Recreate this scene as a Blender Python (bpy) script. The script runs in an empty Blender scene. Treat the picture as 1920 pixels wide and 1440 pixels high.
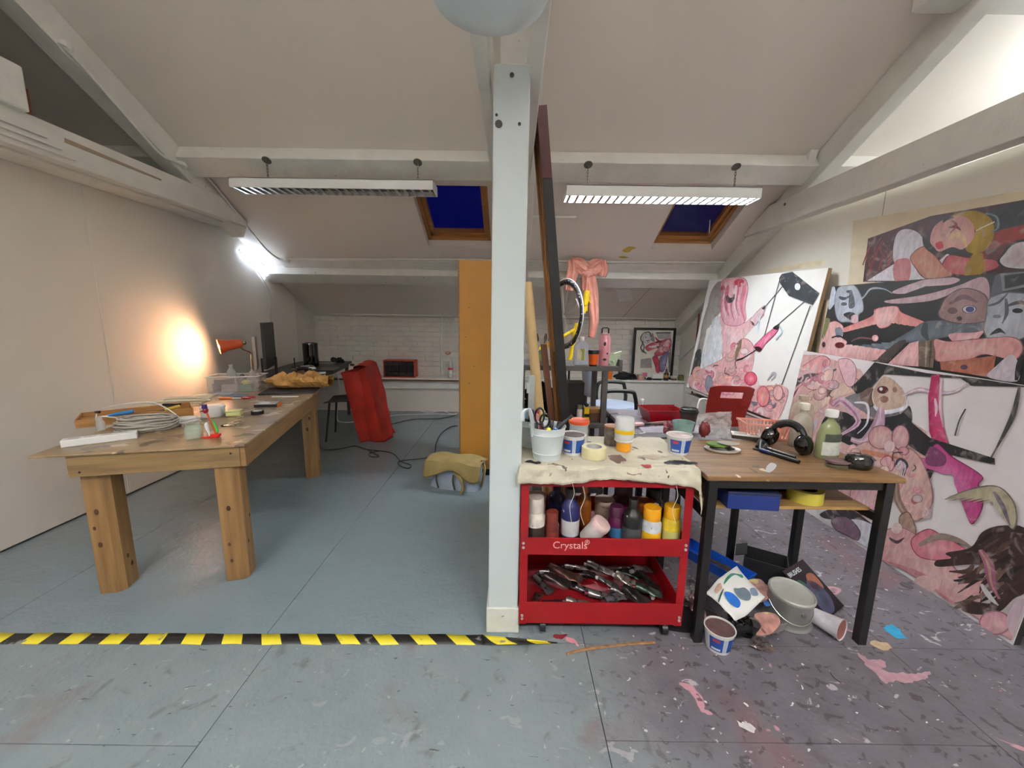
import bpy, math, random
from mathutils import Vector, Matrix, noise
from math import sin, cos, pi, radians as R

# ------------------------------------------------------------------ camera
F = 730.0; PITCH = math.atan(120/730.0); ROLL = R(0.8); H = 1.4
scene = bpy.context.scene
_f = Vector((0, cos(PITCH), -sin(PITCH))); _r0 = Vector((1, 0, 0)); _u0 = _r0.cross(_f)
_r = _r0*cos(ROLL) + _u0*sin(ROLL); _u = -_r0*sin(ROLL) + _u0*cos(ROLL)
CAM = Vector((0, 0, H))
cd = bpy.data.cameras.new('camera'); cam = bpy.data.objects.new('camera', cd)
scene.collection.objects.link(cam); scene.camera = cam
cd.sensor_width = 36; cd.lens = F/1920*36; cd.clip_start = .05; cd.clip_end = 60
cam.matrix_world = Matrix(((_r.x, _u.x, -_f.x, CAM.x), (_r.y, _u.y, -_f.y, CAM.y), (_r.z, _u.z, -_f.z, CAM.z), (0, 0, 0, 1)))

# ------------------------------------------------------------------ world: dark blue dusk sky, exposure
w = bpy.data.worlds.new('dusk'); scene.world = w; w.use_nodes = True
w.node_tree.nodes['Background'].inputs[0].default_value = (.0008, .0012, .026, 1)
w.node_tree.nodes['Background'].inputs[1].default_value = 1.0
vs = scene.view_settings
vs.view_transform = 'Standard'; vs.look = 'None'; vs.gamma = 1; vs.use_curve_mapping = False; vs.exposure = 1.1
TUBE = 190.0       # fluorescent tube emission in the studio
LAMPE = 200.0      # desk lamp bulb emission

# ------------------------------------------------------------------ pixel helpers (1920x1440 photo pixel -> ray)
def ray(x, y): return _f + _r*((x-960)/F) - _u*((y-720)/F)
def az(x, y, z): d = ray(x, y); return CAM + d*((z-H)/d.z)
def ay(x, y, Y): d = ray(x, y); return CAM + d*(Y/d.y)
def ax(x, y, X): d = ray(x, y); return CAM + d*(X/d.x)
def apl(x, y, p, n): d = ray(x, y); return CAM + d*((p-CAM).dot(n)/d.dot(n))
def px2m(p, n): return n*(p-CAM).dot(_f)/F

# ------------------------------------------------------------------ materials
MATS = {}
def lin(c):
    return tuple(((v/255)/12.92 if v/255 <= .04045 else ((v/255+.055)/1.055)**2.4) for v in c)
def M(name, col, rough=.55, metal=0, var=.10, scale=14, bump=0, bscale=60, alpha=1, trans=0, emit=None, es=0, splat=None, sthr=.66, sscale=30, stretch=None, coat=0, world=False):
    """col in sRGB 0-255. Noise-varied principled material; splat = list of (colour, threshold, scale)"""
    if name in MATS: return MATS[name]
    m = bpy.data.materials.new(name); m.use_nodes = True; nt = m.node_tree; N = nt.nodes; L = nt.links
    b = N['Principled BSDF']; c = lin(col)
    tc = N.new('ShaderNodeNewGeometry') if world else N.new('ShaderNodeTexCoord')
    src = tc.outputs['Position'] if world else tc.outputs['Object']
    src0 = src
    if stretch:
        mp = N.new('ShaderNodeMapping'); mp.inputs['Scale'].default_value = stretch; L.new(src, mp.inputs[0]); src = mp.outputs[0]
    nz = N.new('ShaderNodeTexNoise'); nz.inputs['Scale'].default_value = scale; nz.inputs['Detail'].default_value = 5; L.new(src, nz.inputs['Vector'])
    rp = N.new('ShaderNodeValToRGB'); e = rp.color_ramp.elements
    e[0].position = .3; e[1].position = .7
    e[0].color = tuple(max(0, v*(1-var)) for v in c)+(1,); e[1].color = tuple(min(1, v*(1+var)) for v in c)+(1,)
    L.new(nz.outputs['Fac'], rp.inputs[0]); out = rp.outputs[0]
    for (sc, th, ss) in (splat or []):
        n2 = N.new('ShaderNodeTexNoise'); n2.inputs['Scale'].default_value = ss; n2.inputs['Detail'].default_value = 3; n2.inputs['Distortion'].default_value = .6
        ad = N.new('ShaderNodeVectorMath'); ad.inputs[1].default_value = (sc[0]*.13, sc[1]*.07, sc[2]*.11); L.new(src0, ad.inputs[0]); L.new(ad.outputs[0], n2.inputs['Vector'])
        r2 = N.new('ShaderNodeValToRGB'); r2.color_ramp.elements[0].position = th; r2.color_ramp.elements[1].position = th+.025; L.new(n2.outputs['Fac'], r2.inputs[0])
        mx = N.new('ShaderNodeMix'); mx.data_type = 'RGBA'; L.new(r2.outputs[0], mx.inputs[0]); L.new(out, mx.inputs[6]); mx.inputs[7].default_value = lin(sc)+(1,); out = mx.outputs[2]
    L.new(out, b.inputs['Base Color'])
    b.inputs['Roughness'].default_value = rough; b.inputs['Metallic'].default_value = metal
    b.inputs['Alpha'].default_value = alpha; b.inputs['Transmission Weight'].default_value = trans
    b.inputs['Coat Weight'].default_value = coat
    if trans: b.inputs['IOR'].default_value = 1.3
    if emit: b.inputs['Emission Color'].default_value = lin(emit)+(1,); b.inputs['Emission Strength'].default_value = es
    if bump:
        n3 = N.new('ShaderNodeTexNoise'); n3.inputs['Scale'].default_value = bscale; n3.inputs['Detail'].default_value = 4; L.new(src, n3.inputs['Vector'])
        bp = N.new('ShaderNodeBump'); bp.inputs['Strength'].default_value = bump; bp.inputs['Distance'].default_value = .01; L.new(n3.outputs['Fac'], bp.inputs['Height']); L.new(bp.outputs[0], b.inputs['Normal'])
    MATS[name] = m; return m
def wood(name, c1, c2, rough=.5, axis=0, scale=3, knots=False, splat=None):
    if name in MATS: return MATS[name]
    st = [14, 14, 14]; st[axis] = 1.2
    m = M(name, tuple((a+b)/2 for a, b in zip(c1, c2)), rough, var=.3, scale=scale, stretch=st, bump=.15, bscale=12, splat=splat)
    for n in m.node_tree.nodes:
        if n.type == 'VALTORGB':
            n.color_ramp.elements[0].color = lin(c1)+(1,); n.color_ramp.elements[1].color = lin(c2)+(1,); break
    return m
def attr_mat(name, rough=.5, lo=.72, hi=1.14, scale=12):
    """paint: flat colours stored per shape, broken up by brush-like noise"""
    m = bpy.data.materials.new(name); m.use_nodes = True; nt = m.node_tree; N = nt.nodes; L = nt.links; b = N['Principled BSDF']
    at = N.new('ShaderNodeAttribute'); at.attribute_name = 'paint'
    tc = N.new('ShaderNodeTexCoord'); mp = N.new('ShaderNodeMapping'); mp.inputs['Rotation'].default_value = (.6, .3, .5); mp.inputs['Scale'].default_value = (1, 2.2, .8); L.new(tc.outputs['Object'], mp.inputs[0])
    nz = N.new('ShaderNodeTexNoise'); nz.inputs['Scale'].default_value = scale; nz.inputs['Detail'].default_value = 6; nz.inputs['Distortion'].default_value = 1.6; L.new(mp.outputs[0], nz.inputs['Vector'])
    mr = N.new('ShaderNodeMapRange'); mr.inputs[1].default_value = .3; mr.inputs[2].default_value = .7; mr.inputs[3].default_value = lo; mr.inputs[4].default_value = hi; L.new(nz.outputs['Fac'], mr.inputs[0])
    mx = N.new('ShaderNodeVectorMath'); mx.operation = 'SCALE'; L.new(at.outputs['Color'], mx.inputs[0]); L.new(mr.outputs[0], mx.inputs['Scale'])
    n2 = N.new('ShaderNodeTexNoise'); n2.inputs['Scale'].default_value = 7; n2.inputs['Detail'].default_value = 5; n2.inputs['Distortion'].default_value = 2.4; L.new(tc.outputs['Object'], n2.inputs['Vector'])
    m2 = N.new('ShaderNodeMapRange'); m2.inputs[1].default_value = .55; m2.inputs[2].default_value = .68; m2.inputs[3].default_value = 0; m2.inputs[4].default_value = .28; L.new(n2.outputs['Fac'], m2.inputs[0])
    mz = N.new('ShaderNodeMix'); mz.data_type = 'RGBA'; L.new(m2.outputs[0], mz.inputs[0]); L.new(mx.outputs[0], mz.inputs[6]); mz.inputs[7].default_value = lin((206, 190, 182))+(1,)
    L.new(mz.outputs[2], b.inputs['Base Color']); b.inputs['Roughness'].default_value = rough
    bp = N.new('ShaderNodeBump'); bp.inputs['Strength'].default_value = .15; bp.inputs['Distance'].default_value = .004; L.new(nz.outputs['Fac'], bp.inputs['Height']); L.new(bp.outputs[0], b.inputs['Normal'])
    return m

# ------------------------------------------------------------------ mesh builder
COL = scene.collection
class MB:
    def __init__(s, m=None): s.v = []; s.f = []; s.sm = []; s.m = m; s.cols = []
    def _add(s, vs_, fs, smooth=False, col=None):
        o = len(s.v)
        for p in vs_:
            p = Vector(p); s.v.append(s.m @ p if s.m else p)
        for f in fs: s.f.append([i+o for i in f]); s.sm.append(smooth); s.cols.append(col)
        return s
    def box(s, c, d, rz=0, rx=0, ry=0):
        m = Matrix.Translation(Vector(c)) @ Matrix.Rotation(rz, 4, 'Z') @ Matrix.Rotation(ry, 4, 'Y') @ Matrix.Rotation(rx, 4, 'X')
        vs_ = [m @ Vector((x*d[0]/2, y*d[1]/2, z*d[2]/2)) for z in (-1, 1) for y in (-1, 1) for x in (-1, 1)]
        return s._add(vs_, [(0, 2, 3, 1), (4, 5, 7, 6), (0, 1, 5, 4), (2, 6, 7, 3), (0, 4, 6, 2), (1, 3, 7, 5)])
    def bb(s, x0, x1, y0, y1, z0, z1): return s.box(((x0+x1)/2, (y0+y1)/2, (z0+z1)/2), (x1-x0, y1-y0, z1-z0))
    def prism(s, poly, off, smooth=False):
        n = len(poly); off = Vector(off); a = [Vector(p) for p in poly]
        return s._add(a+[p+off for p in a], [list(range(n))[::-1], list(range(n, 2*n))]+[(i, (i+1) % n, n+(i+1) % n, n+i) for i in range(n)], smooth)
    def ngon(s, pts, col=None): return s._add(pts, [list(range(len(pts)))], False, col)
    def tube(s, pts, r, n=8, caps=True, close=False):
        pts = [Vector(p) for p in pts]; k = len(pts); rs = r if isinstance(r, (list, tuple)) else [r]*k
        vs_ = []; up = None
        for i, p in enumerate(pts):
            if close: t = pts[(i+1) % k]-pts[i-1]
            else: t = pts[min(i+1, k-1)]-pts[max(i-1, 0)]
            if t.length < 1e-9: t = Vector((0, 0, 1))
            t.normalize()
            if up is None: up = Vector((0, 0, 1)) if abs(t.z) < .9 else Vector((1, 0, 0))
            a = t.cross(up)
            if a.length < 1e-4: a = t.cross(Vector((.3, 1, .2)))
            a.normalize(); b = a.cross(t); up = b
            for j in range(n):
                q = 2*pi*j/n; vs_.append(p+(a*cos(q)+b*sin(q))*rs[i])
        fs = []
        for i in range(k if close else k-1):
            for j in range(n):
                a = i*n+j; b = i*n+(j+1) % n; i2 = (i+1) % k; fs.append((a, b, i2*n+(j+1) % n, i2*n+j))
        if caps and not close: fs += [list(range(n))[::-1], list(range((k-1)*n, k*n))]
        return s._add(vs_, fs, True)
    def cyl(s, p0, p1, r0, r1=None, n=20, caps=True):
        o = len(s.f); s.tube([p0, p1], [r0, r0 if r1 is None else r1], n, caps); return s
    def lathe(s, prof, c=(0, 0, 0), n=24, sx=1, sy=1, m=None, wob=0, close=False):
        c = Vector(c); vs_ = []; fs = []; k = len(prof)
        for (r, z) in prof:
            for j in range(n):
                q = 2*pi*j/n; p = Vector((r*cos(q)*sx, r*sin(q)*sy, z))
                if wob: p += Vector((noise.noise(p*25)*wob, noise.noise(p*25+Vector((5, 0, 0)))*wob, 0))
                vs_.append((m @ p if m else p)+c)
        for i in range(k if close else k-1):
            for j in range(n):
                i2 = (i+1) % k; fs.append((i*n+j, i*n+(j+1) % n, i2*n+(j+1) % n, i2*n+j))
        if not close:
            if prof[0][0] > 1e-5: fs.append(list(range(n))[::-1])
            if prof[-1][0] > 1e-5: fs.append(list(range((k-1)*n, k*n)))
        return s._add(vs_, fs, True)
    def grid(s, fn, nu, nv, smooth=True, thick=0):
        vs_ = [Vector(fn(i/nu, j/nv)) for j in range(nv+1) for i in range(nu+1)]
        fs = [(j*(nu+1)+i, j*(nu+1)+i+1, (j+1)*(nu+1)+i+1, (j+1)*(nu+1)+i) for j in range(nv) for i in range(nu)]
        return s._add(vs_, fs, smooth)
    def blob(s, c, r, seed=0, amp=.25, freq=3, n=14, flat=False):
        c = Vector(c); vs_ = []; fs = []; k = n//2
        for i in range(k+1):
            th = pi*i/k
            for j in range(n):
                q = 2*pi*j/n; d = Vector((sin(th)*cos(q), sin(th)*sin(q), cos(th)))
                f = 1+amp*noise.noise(d*freq+Vector((seed*3.1, seed*1.7, seed)))*1.6
                vs_.append(c+Vector((d.x*r[0], d.y*r[1], d.z*r[2]))*f)
        for i in range(k):
            for j in range(n): fs.append((i*n+j, (i+1)*n+j, (i+1)*n+(j+1) % n, i*n+(j+1) % n))
        return s._add(vs_, fs, not flat)
    def build(s, name, mat, parent=None, bev=0, solid=0, sub=0, kind=None):
        me = bpy.data.meshes.new(name); me.from_pydata([tuple(v) for v in s.v], [], s.f); me.update()
        me.polygons.foreach_set('use_smooth', s.sm)
        if any(c is not None for c in s.cols):
            at = me.color_attributes.new('paint', 'FLOAT_COLOR', 'CORNER'); arr = []
            for p in me.polygons:
                c = s.cols[p.index] or (.5, .5, .5)
                for _ in p.loop_indices: arr += [c[0], c[1], c[2], 1]
            at.data.foreach_set('color', arr)
        o = bpy.data.objects.new(name, me); COL.objects.link(o)
        if mat: me.materials.append(mat)
        if parent: o.parent = parent
        if bev:
            md = o.modifiers.new('bevel', 'BEVEL'); md.width = bev; md.segments = 2; md.limit_method = 'ANGLE'
        if solid:
            md = o.modifiers.new('solid', 'SOLIDIFY'); md.thickness = solid; md.offset = 0
        if sub:
            md = o.modifiers.new('sub', 'SUBSURF'); md.levels = sub; md.render_levels = sub
        if any(s.sm) and not sub:
            try:
                for e in me.edges: pass
                me.set_sharp_from_angle(angle=R(42))
            except Exception: pass
        if kind: o['kind'] = kind
        return o
def tag(o, label=None, cat=None, group=None, kind=None):
    if label: o['label'] = label
    if cat: o['category'] = cat
    if group: o['group'] = group
    if kind: o['kind'] = kind
    return o
def thing(name, label, cat, loc=(0, 0, 0), rz=0, group=None, kind=None):
    o = bpy.data.objects.new(name, None); COL.objects.link(o); o.location = loc; o.rotation_euler = (0, 0, rz); o.empty_display_size = .05
    return tag(o, label, cat, group, kind)
def copy_thing(o, loc, rz=0, label=None, group=None, parent=None):
    c = o.copy(); COL.objects.link(c)
    if parent is None: c.location = loc; c.rotation_euler = (0, 0, rz)
    else: c.parent = parent
    if label: c['label'] = label
    if group: c['group'] = group
    for ch in o.children: copy_thing(ch, None, parent=c)
    return c
def settle(root, z):
    """drop or lift a thing so that its lowest point rests at height z"""
    lo = min((root.matrix_basis @ c.matrix_basis @ v.co).z for c in root.children for v in c.data.vertices); root.location.z += z-lo
def cat_rom(pts, seg=6, close=True):
    pts = [Vector(p) for p in pts]; n = len(pts); out = []
    for i in range(n if close else n-1):
        if close: p0, p1, p2, p3 = pts[i-1], pts[i], pts[(i+1) % n], pts[(i+2) % n]
        else: p0, p1, p2, p3 = pts[max(i-1, 0)], pts[i], pts[i+1], pts[min(i+2, n-1)]
        for k in range(seg):
            t = k/seg; out.append(.5*((2*p1)+(p2-p0)*t+(2*p0-5*p1+4*p2-p3)*t*t+(3*p1-p0-3*p2+p3)*t**3))
    if not close: out.append(pts[-1])
    return out
def jag(pts, amp=.006, f=40, seed=0):
    out = []
    for p in pts: out.append(p+Vector((noise.noise(p*f+Vector((seed, 0, 0))), noise.noise(p*f+Vector((0, seed+7, 0))), 0))*amp)
    return out
def wire(mb, pts, r, seg=6, n=6): return mb.tube(cat_rom(pts, seg, False), r, n)
def text_mesh(name, txt, size, mat, parent, mw):
    cu = bpy.data.curves.new(name, 'FONT'); cu.body = txt; cu.size = size; cu.extrude = .0004
    t = bpy.data.objects.new(name+'_tmp', cu); me = bpy.data.meshes.new_from_object(t); bpy.data.objects.remove(t)
    o = bpy.data.objects.new(name, me); COL.objects.link(o); me.materials.clear(); me.materials.append(mat); o.parent = parent; o.matrix_local = mw; return o

# ================================================================== ROOM
YF = 5.97; S = .53; ZF = 1.42; RY = .3; ZR = ZF+S*(YF-RY)
def cz(Y): return ZF+S*(YF-Y)
XL, XR = -3.0, 2.56
plaster = M('painted_plaster', (226, 218, 208), .7, var=.03, scale=2, bump=.05, bscale=120)
ceilm = M('ceiling_paint', (226, 218, 208), .75, var=.02, scale=1.5, bump=.06, bscale=200)
beamw = M('white_gloss_timber', (224, 222, 214), .45, var=.06, scale=6, bump=.25, bscale=30, splat=[((120, 112, 100), .735, 22)])
postw = M('blue_white_post_paint', (192, 200, 199), .5, var=.03, scale=4, bump=.12, bscale=40, splat=[((150, 150, 145), .77, 16), ((60, 55, 50), .80, 30)])
wallw = M('partition_board_paint', (228, 222, 212), .8, var=.02, scale=1.2, bump=.05, bscale=150)
wallr = M('scuffed_white_wall', (228, 222, 210), .75, var=.05, scale=2, bump=.2, bscale=8, splat=[((205, 190, 160), .72, 4)])
dark = M('black_gap', (22, 21, 20), .9)
brickm = M('white_painted_brick', (214, 208, 198), .6, var=.06, scale=5, bump=.6, bscale=18, splat=[((150, 142, 132), .74, 18)])
timber = M('raw_timber_stain', (120, 70, 40), .7)

# ---- floor material: fresh grey beyond the tape, worn grey nearer, purple-grey splattered on the right
def floor_mat():
    m = bpy.data.materials.new('studio_floor_paint'); m.use_nodes = True; nt = m.node_tree; N = nt.nodes; L = nt.links; b = N['Principled BSDF']
    g = N.new('ShaderNodeNewGeometry'); P = g.outputs['Position']; sx = N.new('ShaderNodeSeparateXYZ'); L.new(P, sx.inputs[0])
    def nz(scale, detail=4, dist=0, off=0, st=None):
        v = P
        if off or st:
            mp = N.new('ShaderNodeMapping'); mp.inputs['Location'].default_value = (off, off*.7, 0); L.new(P, mp.inputs[0]); v = mp.outputs[0]
            if st: mp.inputs['Scale'].default_value = st[:3]; mp.inputs['Rotation'].default_value = (0, 0, st[3] if len(st) > 3 else 0)
        n = N.new('ShaderNodeTexNoise'); n.inputs['Scale'].default_value = scale; n.inputs['Detail'].default_value = detail; n.inputs['Distortion'].default_value = dist; L.new(v, n.inputs['Vector']); return n.outputs['Fac']
    def math_(op, a, b_=None, c=None):
        n = N.new('ShaderNodeMath'); n.operation = op
        for i, v in enumerate((a, b_, c)):
            if v is None: continue
            if isinstance(v, (int, float)): n.inputs[i].default_value = v
            else: L.new(v, n.inputs[i])
        return n.outputs[0]
    def step(v, a, b_):
        n = N.new('ShaderNodeMapRange'); n.interpolation_type = 'SMOOTHSTEP'; n.inputs[1].default_value = a; n.inputs[2].default_value = b_; L.new(v, n.inputs[0]); return n.outputs[0]
    def mix(f, a, b_):
        n = N.new('ShaderNodeMix'); n.data_type = 'RGBA'
        if isinstance(f, (int, float)): n.inputs[0].default_value = f
        else: L.new(f, n.inputs[0])
        for i, v in ((6, a), (7, b_)):
            if isinstance(v, tuple): n.inputs[i].default_value = lin(v)+(1,)
            else: L.new(v, n.inputs[i])
        return n.outputs[2]
    X, Y = sx.outputs[0], sx.outputs[1]
    big = nz(1.7, 3)
    right = step(math_('ADD', X, math_('MULTIPLY', math_('SUBTRACT', big, .5), .9)), .05, .75)
    fresh = math_('MULTIPLY', step(Y, 1.50, 1.52), step(math_('MULTIPLY', X, -1), -.02, .02))
    clean = mix(nz(2.5, 3), (118, 132, 139), (126, 141, 148))
    worn = mix(nz(6, 5, .4), (114, 127, 130), (136, 146, 147))
    purp = mix(nz(7, 6, .6, 3), (80, 77, 83), (124, 119, 124))
    base = mix(right, worn, purp)
    # brown / dark scuffs, smears, splashes and specks (their own shapes)
    base = mix(math_('MULTIPLY', step(nz(9, 5, .7, 5), .58, .72), .5), base, (84, 76, 72))
    base = mix(math_('MULTIPLY', step(nz(2.2, 4, .5, 9), .60, .72), .55), base, (118, 84, 88))
    base = mix(math_('MULTIPLY', step(nz(16, 3, .6, 2, (1, 2.2, 1, .5)), .68, .72), .75), base, (60, 57, 56))
    base = mix(math_('MULTIPLY', math_('MULTIPLY', step(nz(11, 3, 1.0, 7, (1, 1.8, 1, .8)), .655, .70), .7), math_('ADD', math_('MULTIPLY', right, .75), .25)), base, (196, 190, 192))
    base = mix(math_('MULTIPLY', step(nz(30, 2, .5, 13), .71, .725), math_('ADD', math_('MULTIPLY', right, .65), .25)), base, (222, 220, 216))
    base = mix(math_('MULTIPLY', math_('MULTIPLY', step(nz(7, 3, .8, 21), .67, .70), .8), right), base, (202, 150, 158))
    base = mix(math_('MULTIPLY', math_('MULTIPLY', step(nz(24, 3, .5, 31), .60, .64), .8), right), base, (70, 64, 66))
    col = mix(fresh, base, clean); L.new(col, b.inputs['Base Color'])
    rg = N.new('ShaderNodeMix'); rg.data_type = 'FLOAT'; L.new(fresh, rg.inputs[0]); rg.inputs[2].default_value = .48; rg.inputs[3].default_value = .13; L.new(rg.outputs[0], b.inputs['Roughness'])
    bp = N.new('ShaderNodeBump'); bp.inputs['Strength'].default_value = .5; bp.inputs['Distance'].default_value = .014; L.new(math_('ADD', nz(9, 3), math_('MULTIPLY', nz(55, 2), .35)), bp.inputs['Height']); L.new(bp.outputs[0], b.inputs['Normal'])
    return m
floorm = floor_mat()
fl = MB().bb(-6, 6, -3, YF+.1, -.12, -.006).build('floor', dark); tag(fl, 'grey painted board floor with dark seams and paint splashes', kind='structure')
def panel(x0, x1, y0, y1): MB().bb(x0+.0015, x1-.0015, y0+.0015, y1-.0015, -.006, 0).build('floor_panel', floorm, fl)
for x0, x1, sp in ((-6, -3.68, 1.09), (-3.68, -2.35, .5), (-2.35, -1.02, 1.07), (-1.02, .335, .45), (.335, 1.667, 1.105), (1.667, 3.0, .5), (3.0, 6, 1.1)):
    panel(x0, x1, -.9, sp); panel(x0, x1, sp, 1.505); panel(x0, x1, -3, -.9)
for x0, x1, sp in ((-6, -3.68, 4), (-3.68, -2.35, 3.2), (-2.35, -1.08, 3.9), (-1.08, .335, 3.5), (.335, 1.667, 2.9), (1.667, 3.0, 3.6), (3.0, 6, 4)):
    panel(x0, x1, 1.505, sp); panel(x0, x1, sp, YF)

# ---- ceiling with two skylight holes
SKY = [(-.95, -.25), (1.51, 2.19)]; SY0, SY1 = 3.76, 4.5
xs = [-6, SKY[0][0], SKY[0][1], SKY[1][0], SKY[1][1], 6]; ys = [RY, SY0, SY1, YF+.12]
cb = MB()
for i in range(5):
    for j in range(3):
        if j == 1 and i in (1, 3): continue
        cb.ngon([(xs[i], ys[j], cz(ys[j])), (xs[i], ys[j+1], cz(ys[j+1])), (xs[i+1], ys[j+1], cz(ys[j+1])), (xs[i+1], ys[j], cz(ys[j]))])
cb.ngon([(-6, -3.1, ZR-S*(RY+3.1)), (-6, RY, ZR), (6, RY, ZR), (6, -3.1, ZR-S*(RY+3.1))])
tag(cb.build('ceiling', ceilm), 'sloping off-white plaster ceiling under the roof', kind='structure')
# seam on the lower ceiling boards
nrm = Vector((0, -S, -1)).normalized()      # into the room
dn = Vector((0, 1, -S)).normalized()        # down the slope
ceil_o = bpy.data.objects['ceiling']
MB().prism([Vector((1.78, 5.15, cz(5.15)))+nrm*.001, Vector((1.786, 5.15, cz(5.15)))+nrm*.001, Vector((1.626, 5.95, cz(5.95)))+nrm*.001, Vector((1.62, 5.95, cz(5.95)))+nrm*.001], nrm*.0008).build('board_seam', M('seam_grey', (120, 115, 110), .8), ceil_o)

# ---- skylights
pine = wood('pine_window_frame', (150, 100, 52), (178, 124, 68), .35, 0)
for k, (x0, x1) in enumerate(SKY):
    root = thing('window_%d' % (k+1), 'roof skylight with pine frame, dark night sky behind', None, (0, 0, 0), kind='structure')
    root['label'] = ['roof skylight with deep blue pane over the grey floor', 'roof skylight with near-black pane beside the white painting wall'][k]
    def pt(x, t, d): return Vector((x, SY0, cz(SY0)))+dn*t-nrm*d
    T = (Vector((0, SY1, cz(SY1)))-Vector((0, SY0, cz(SY0)))).length; D = .17
    rv = MB()
    for a, b_ in (((x0, 0), (x0, T)), ((x0, T), (x1, T)), ((x1, T), (x1, 0)), ((x1, 0), (x0, 0))):
        rv.ngon([pt(a[0], a[1], -.002), pt(b_[0], b_[1], -.002), pt(b_[0]+(0), b_[1], D), pt(a[0], a[1], D)])
    rv.build('reveal_lining', plaster, root)
    def bar(xa, xb, ta, tb, d0, d1, name, mat):
        ps = [pt(xa, ta, d0), pt(xb, ta, d0), pt(xb, tb, d0), pt(xa, tb, d0)]
        return MB().prism(ps, -nrm*(d1-d0)).build(name, mat, root, bev=.002)
    fw = .075
    bar(x0, x0+fw*.5, 0, T, D*.45, D, 'outer_frame', pine); bar(x1-fw*.5, x1, 0, T, D*.45, D, 'outer_frame', pine)
    bar(x0, x1, T-fw*.5, T, D*.45, D, 'outer_frame', pine); bar(x0, x1, 0, fw*.5, D*.45, D, 'outer_frame', pine)
    bar(x0+fw*.4, x0+fw, fw*.4, T-fw*.4, D*.62, D, 'sash', pine); bar(x1-fw, x1-fw*.4, fw*.4, T-fw*.4, D*.62, D, 'sash', pine)
    bar(x0+fw*.4, x1-fw*.4, T-fw*1.2, T-fw*.4, D*.62, D, 'sash', pine); bar(x0+fw*.4, x1-fw*.4, fw*.4, fw, D*.62, D, 'sash', pine)
    gm = M('clear_window_glass', (40, 42, 46), .06, alpha=.05, var=.1, scale=2) if k == 0 else M('grimy_window_glass', (60, 60, 66), .12, alpha=.34, var=.4, scale=3)
    bar(x0+fw*.5, x1-fw*.5, fw*.5, T-fw*.5, D*.85, D*.95, 'pane', gm)
    if k == 1: MB().tube([pt(1.93, T*.42, -.03), pt(1.935, T*.42, -.03)+Vector((0, 0, -.13))], .004, 6).build('blind_cord', M('cord_white', (235, 232, 225), .7), root)

# ---- walls
def prof(X0, X1, y0, top, y1=5.45, z0=0):
    yk = YF-(top-ZF)/S
    return [(X0, y0, z0), (X0, y1, z0), (X0, y1, cz(y1)-.02), (X0, yk, top), (X0, y0, top)]
wl = MB().prism(prof(XL-.05, 0, -3, 2.30, z0=.014), (.05, 0, 0)).build('wall_left', wallw); tag(wl, 'white painted partition boards on the side of the wooden table', kind='structure')
MB().prism([(XL-.02, 5.45, 0), (XL-.02, YF, 0), (XL-.02, YF, cz(YF)), (XL-.02, 5.45, cz(5.45))], (.012, 0, 0)).build('old_wall_panel', brickm, wl)
for p in ((190, 560),):
    q = ax(*p, XL); MB().bb(XL-.002, XL+.003, q.y-.02, q.y+.02, .014, 2.30).build('joint_strip', wallw, wl, bev=.002)
wr = MB().prism(prof(XR, 0, -3, 2.31, YF), (.05, 0, 0)).build('wall_right', wallr); tag(wr, 'scuffed white wall behind the leaning paintings', kind='structure')
q = ax(1652, 420, XR); MB().bb(XR-.003, XR, q.y-.002, q.y+.002, 0, 2.31).build('board_joint', M('joint_grey', (170, 165, 155), .8), wr)
wf = MB().bb(-6, 6, YF, YF+.1, 0, 1.5).build('wall_far', brickm); tag(wf, 'white painted rough brick knee wall under the eaves', kind='structure')
# rough painted brick courses: real relief, joined (too thin and overpainted to pick apart)
random.seed(4); bm_ = MB(); zz = .53; row = 0
while zz < 1.40:
    x = -3.0-(row % 2)*.11
    while x < 2.6:
        d = .006+random.random()*.008; h = .062+random.random()*.006; L_ = .205+random.random()*.012
        bm_.box((x+.11, YF-d/2+.002, zz+.034+random.uniform(-.002, .002)), (L_, d+.004, h), ry=random.uniform(-.012, .012)); x += .222
    zz += .075; row += 1
bm_.build('brick_courses', brickm, wf, bev=.004, kind='stuff')
wb = MB().bb(-6, 6, -3.1, -3, 0, 3.2).build('wall_back', plaster); tag(wb, 'white wall behind the viewpoint', kind='structure')
tag(MB().bb(-6.1, -6, -3, YF, 0, 4.6).build('wall_left_bay', plaster), 'white end wall of the next bay beyond the partition', kind='structure')
tag(MB().bb(6, 6.1, -3, YF, 0, 4.6).build('wall_right_bay', plaster), 'white end wall of the neighbouring bay', kind='structure')
# boxed-in ledge along the far wall
lz = .525
lg = MB().bb(XL, -.1, 5.73, YF, lz-.022, lz).build('trim_1', beamw, bev=.003); tag(lg, 'narrow white painted ledge along the brick wall under the toolbox', kind='structure')
MB().bb(XL, -.1, 5.78, YF, .36, lz-.022).build('ledge_board', beamw, lg); MB().bb(XL, -.1, 5.82, YF, 0, .36).build('ledge_base', plaster, lg)
lg2 = MB().bb(-.1, XR, 5.70, YF, lz-.01, lz+.02).build('trim_2', beamw, bev=.003); tag(lg2, 'white boxed ledge beneath the framed picture', kind='structure')
MB().bb(-.1, XR, 5.73, YF, 0, lz-.01).build('ledge_box', M('ledge_white', (222, 220, 214), .6, var=.03), lg2)
MB().bb(XL, -.1, 5.725, 5.735, lz-.04, lz-.022).build('ledge_lip', timber, lg)

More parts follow.
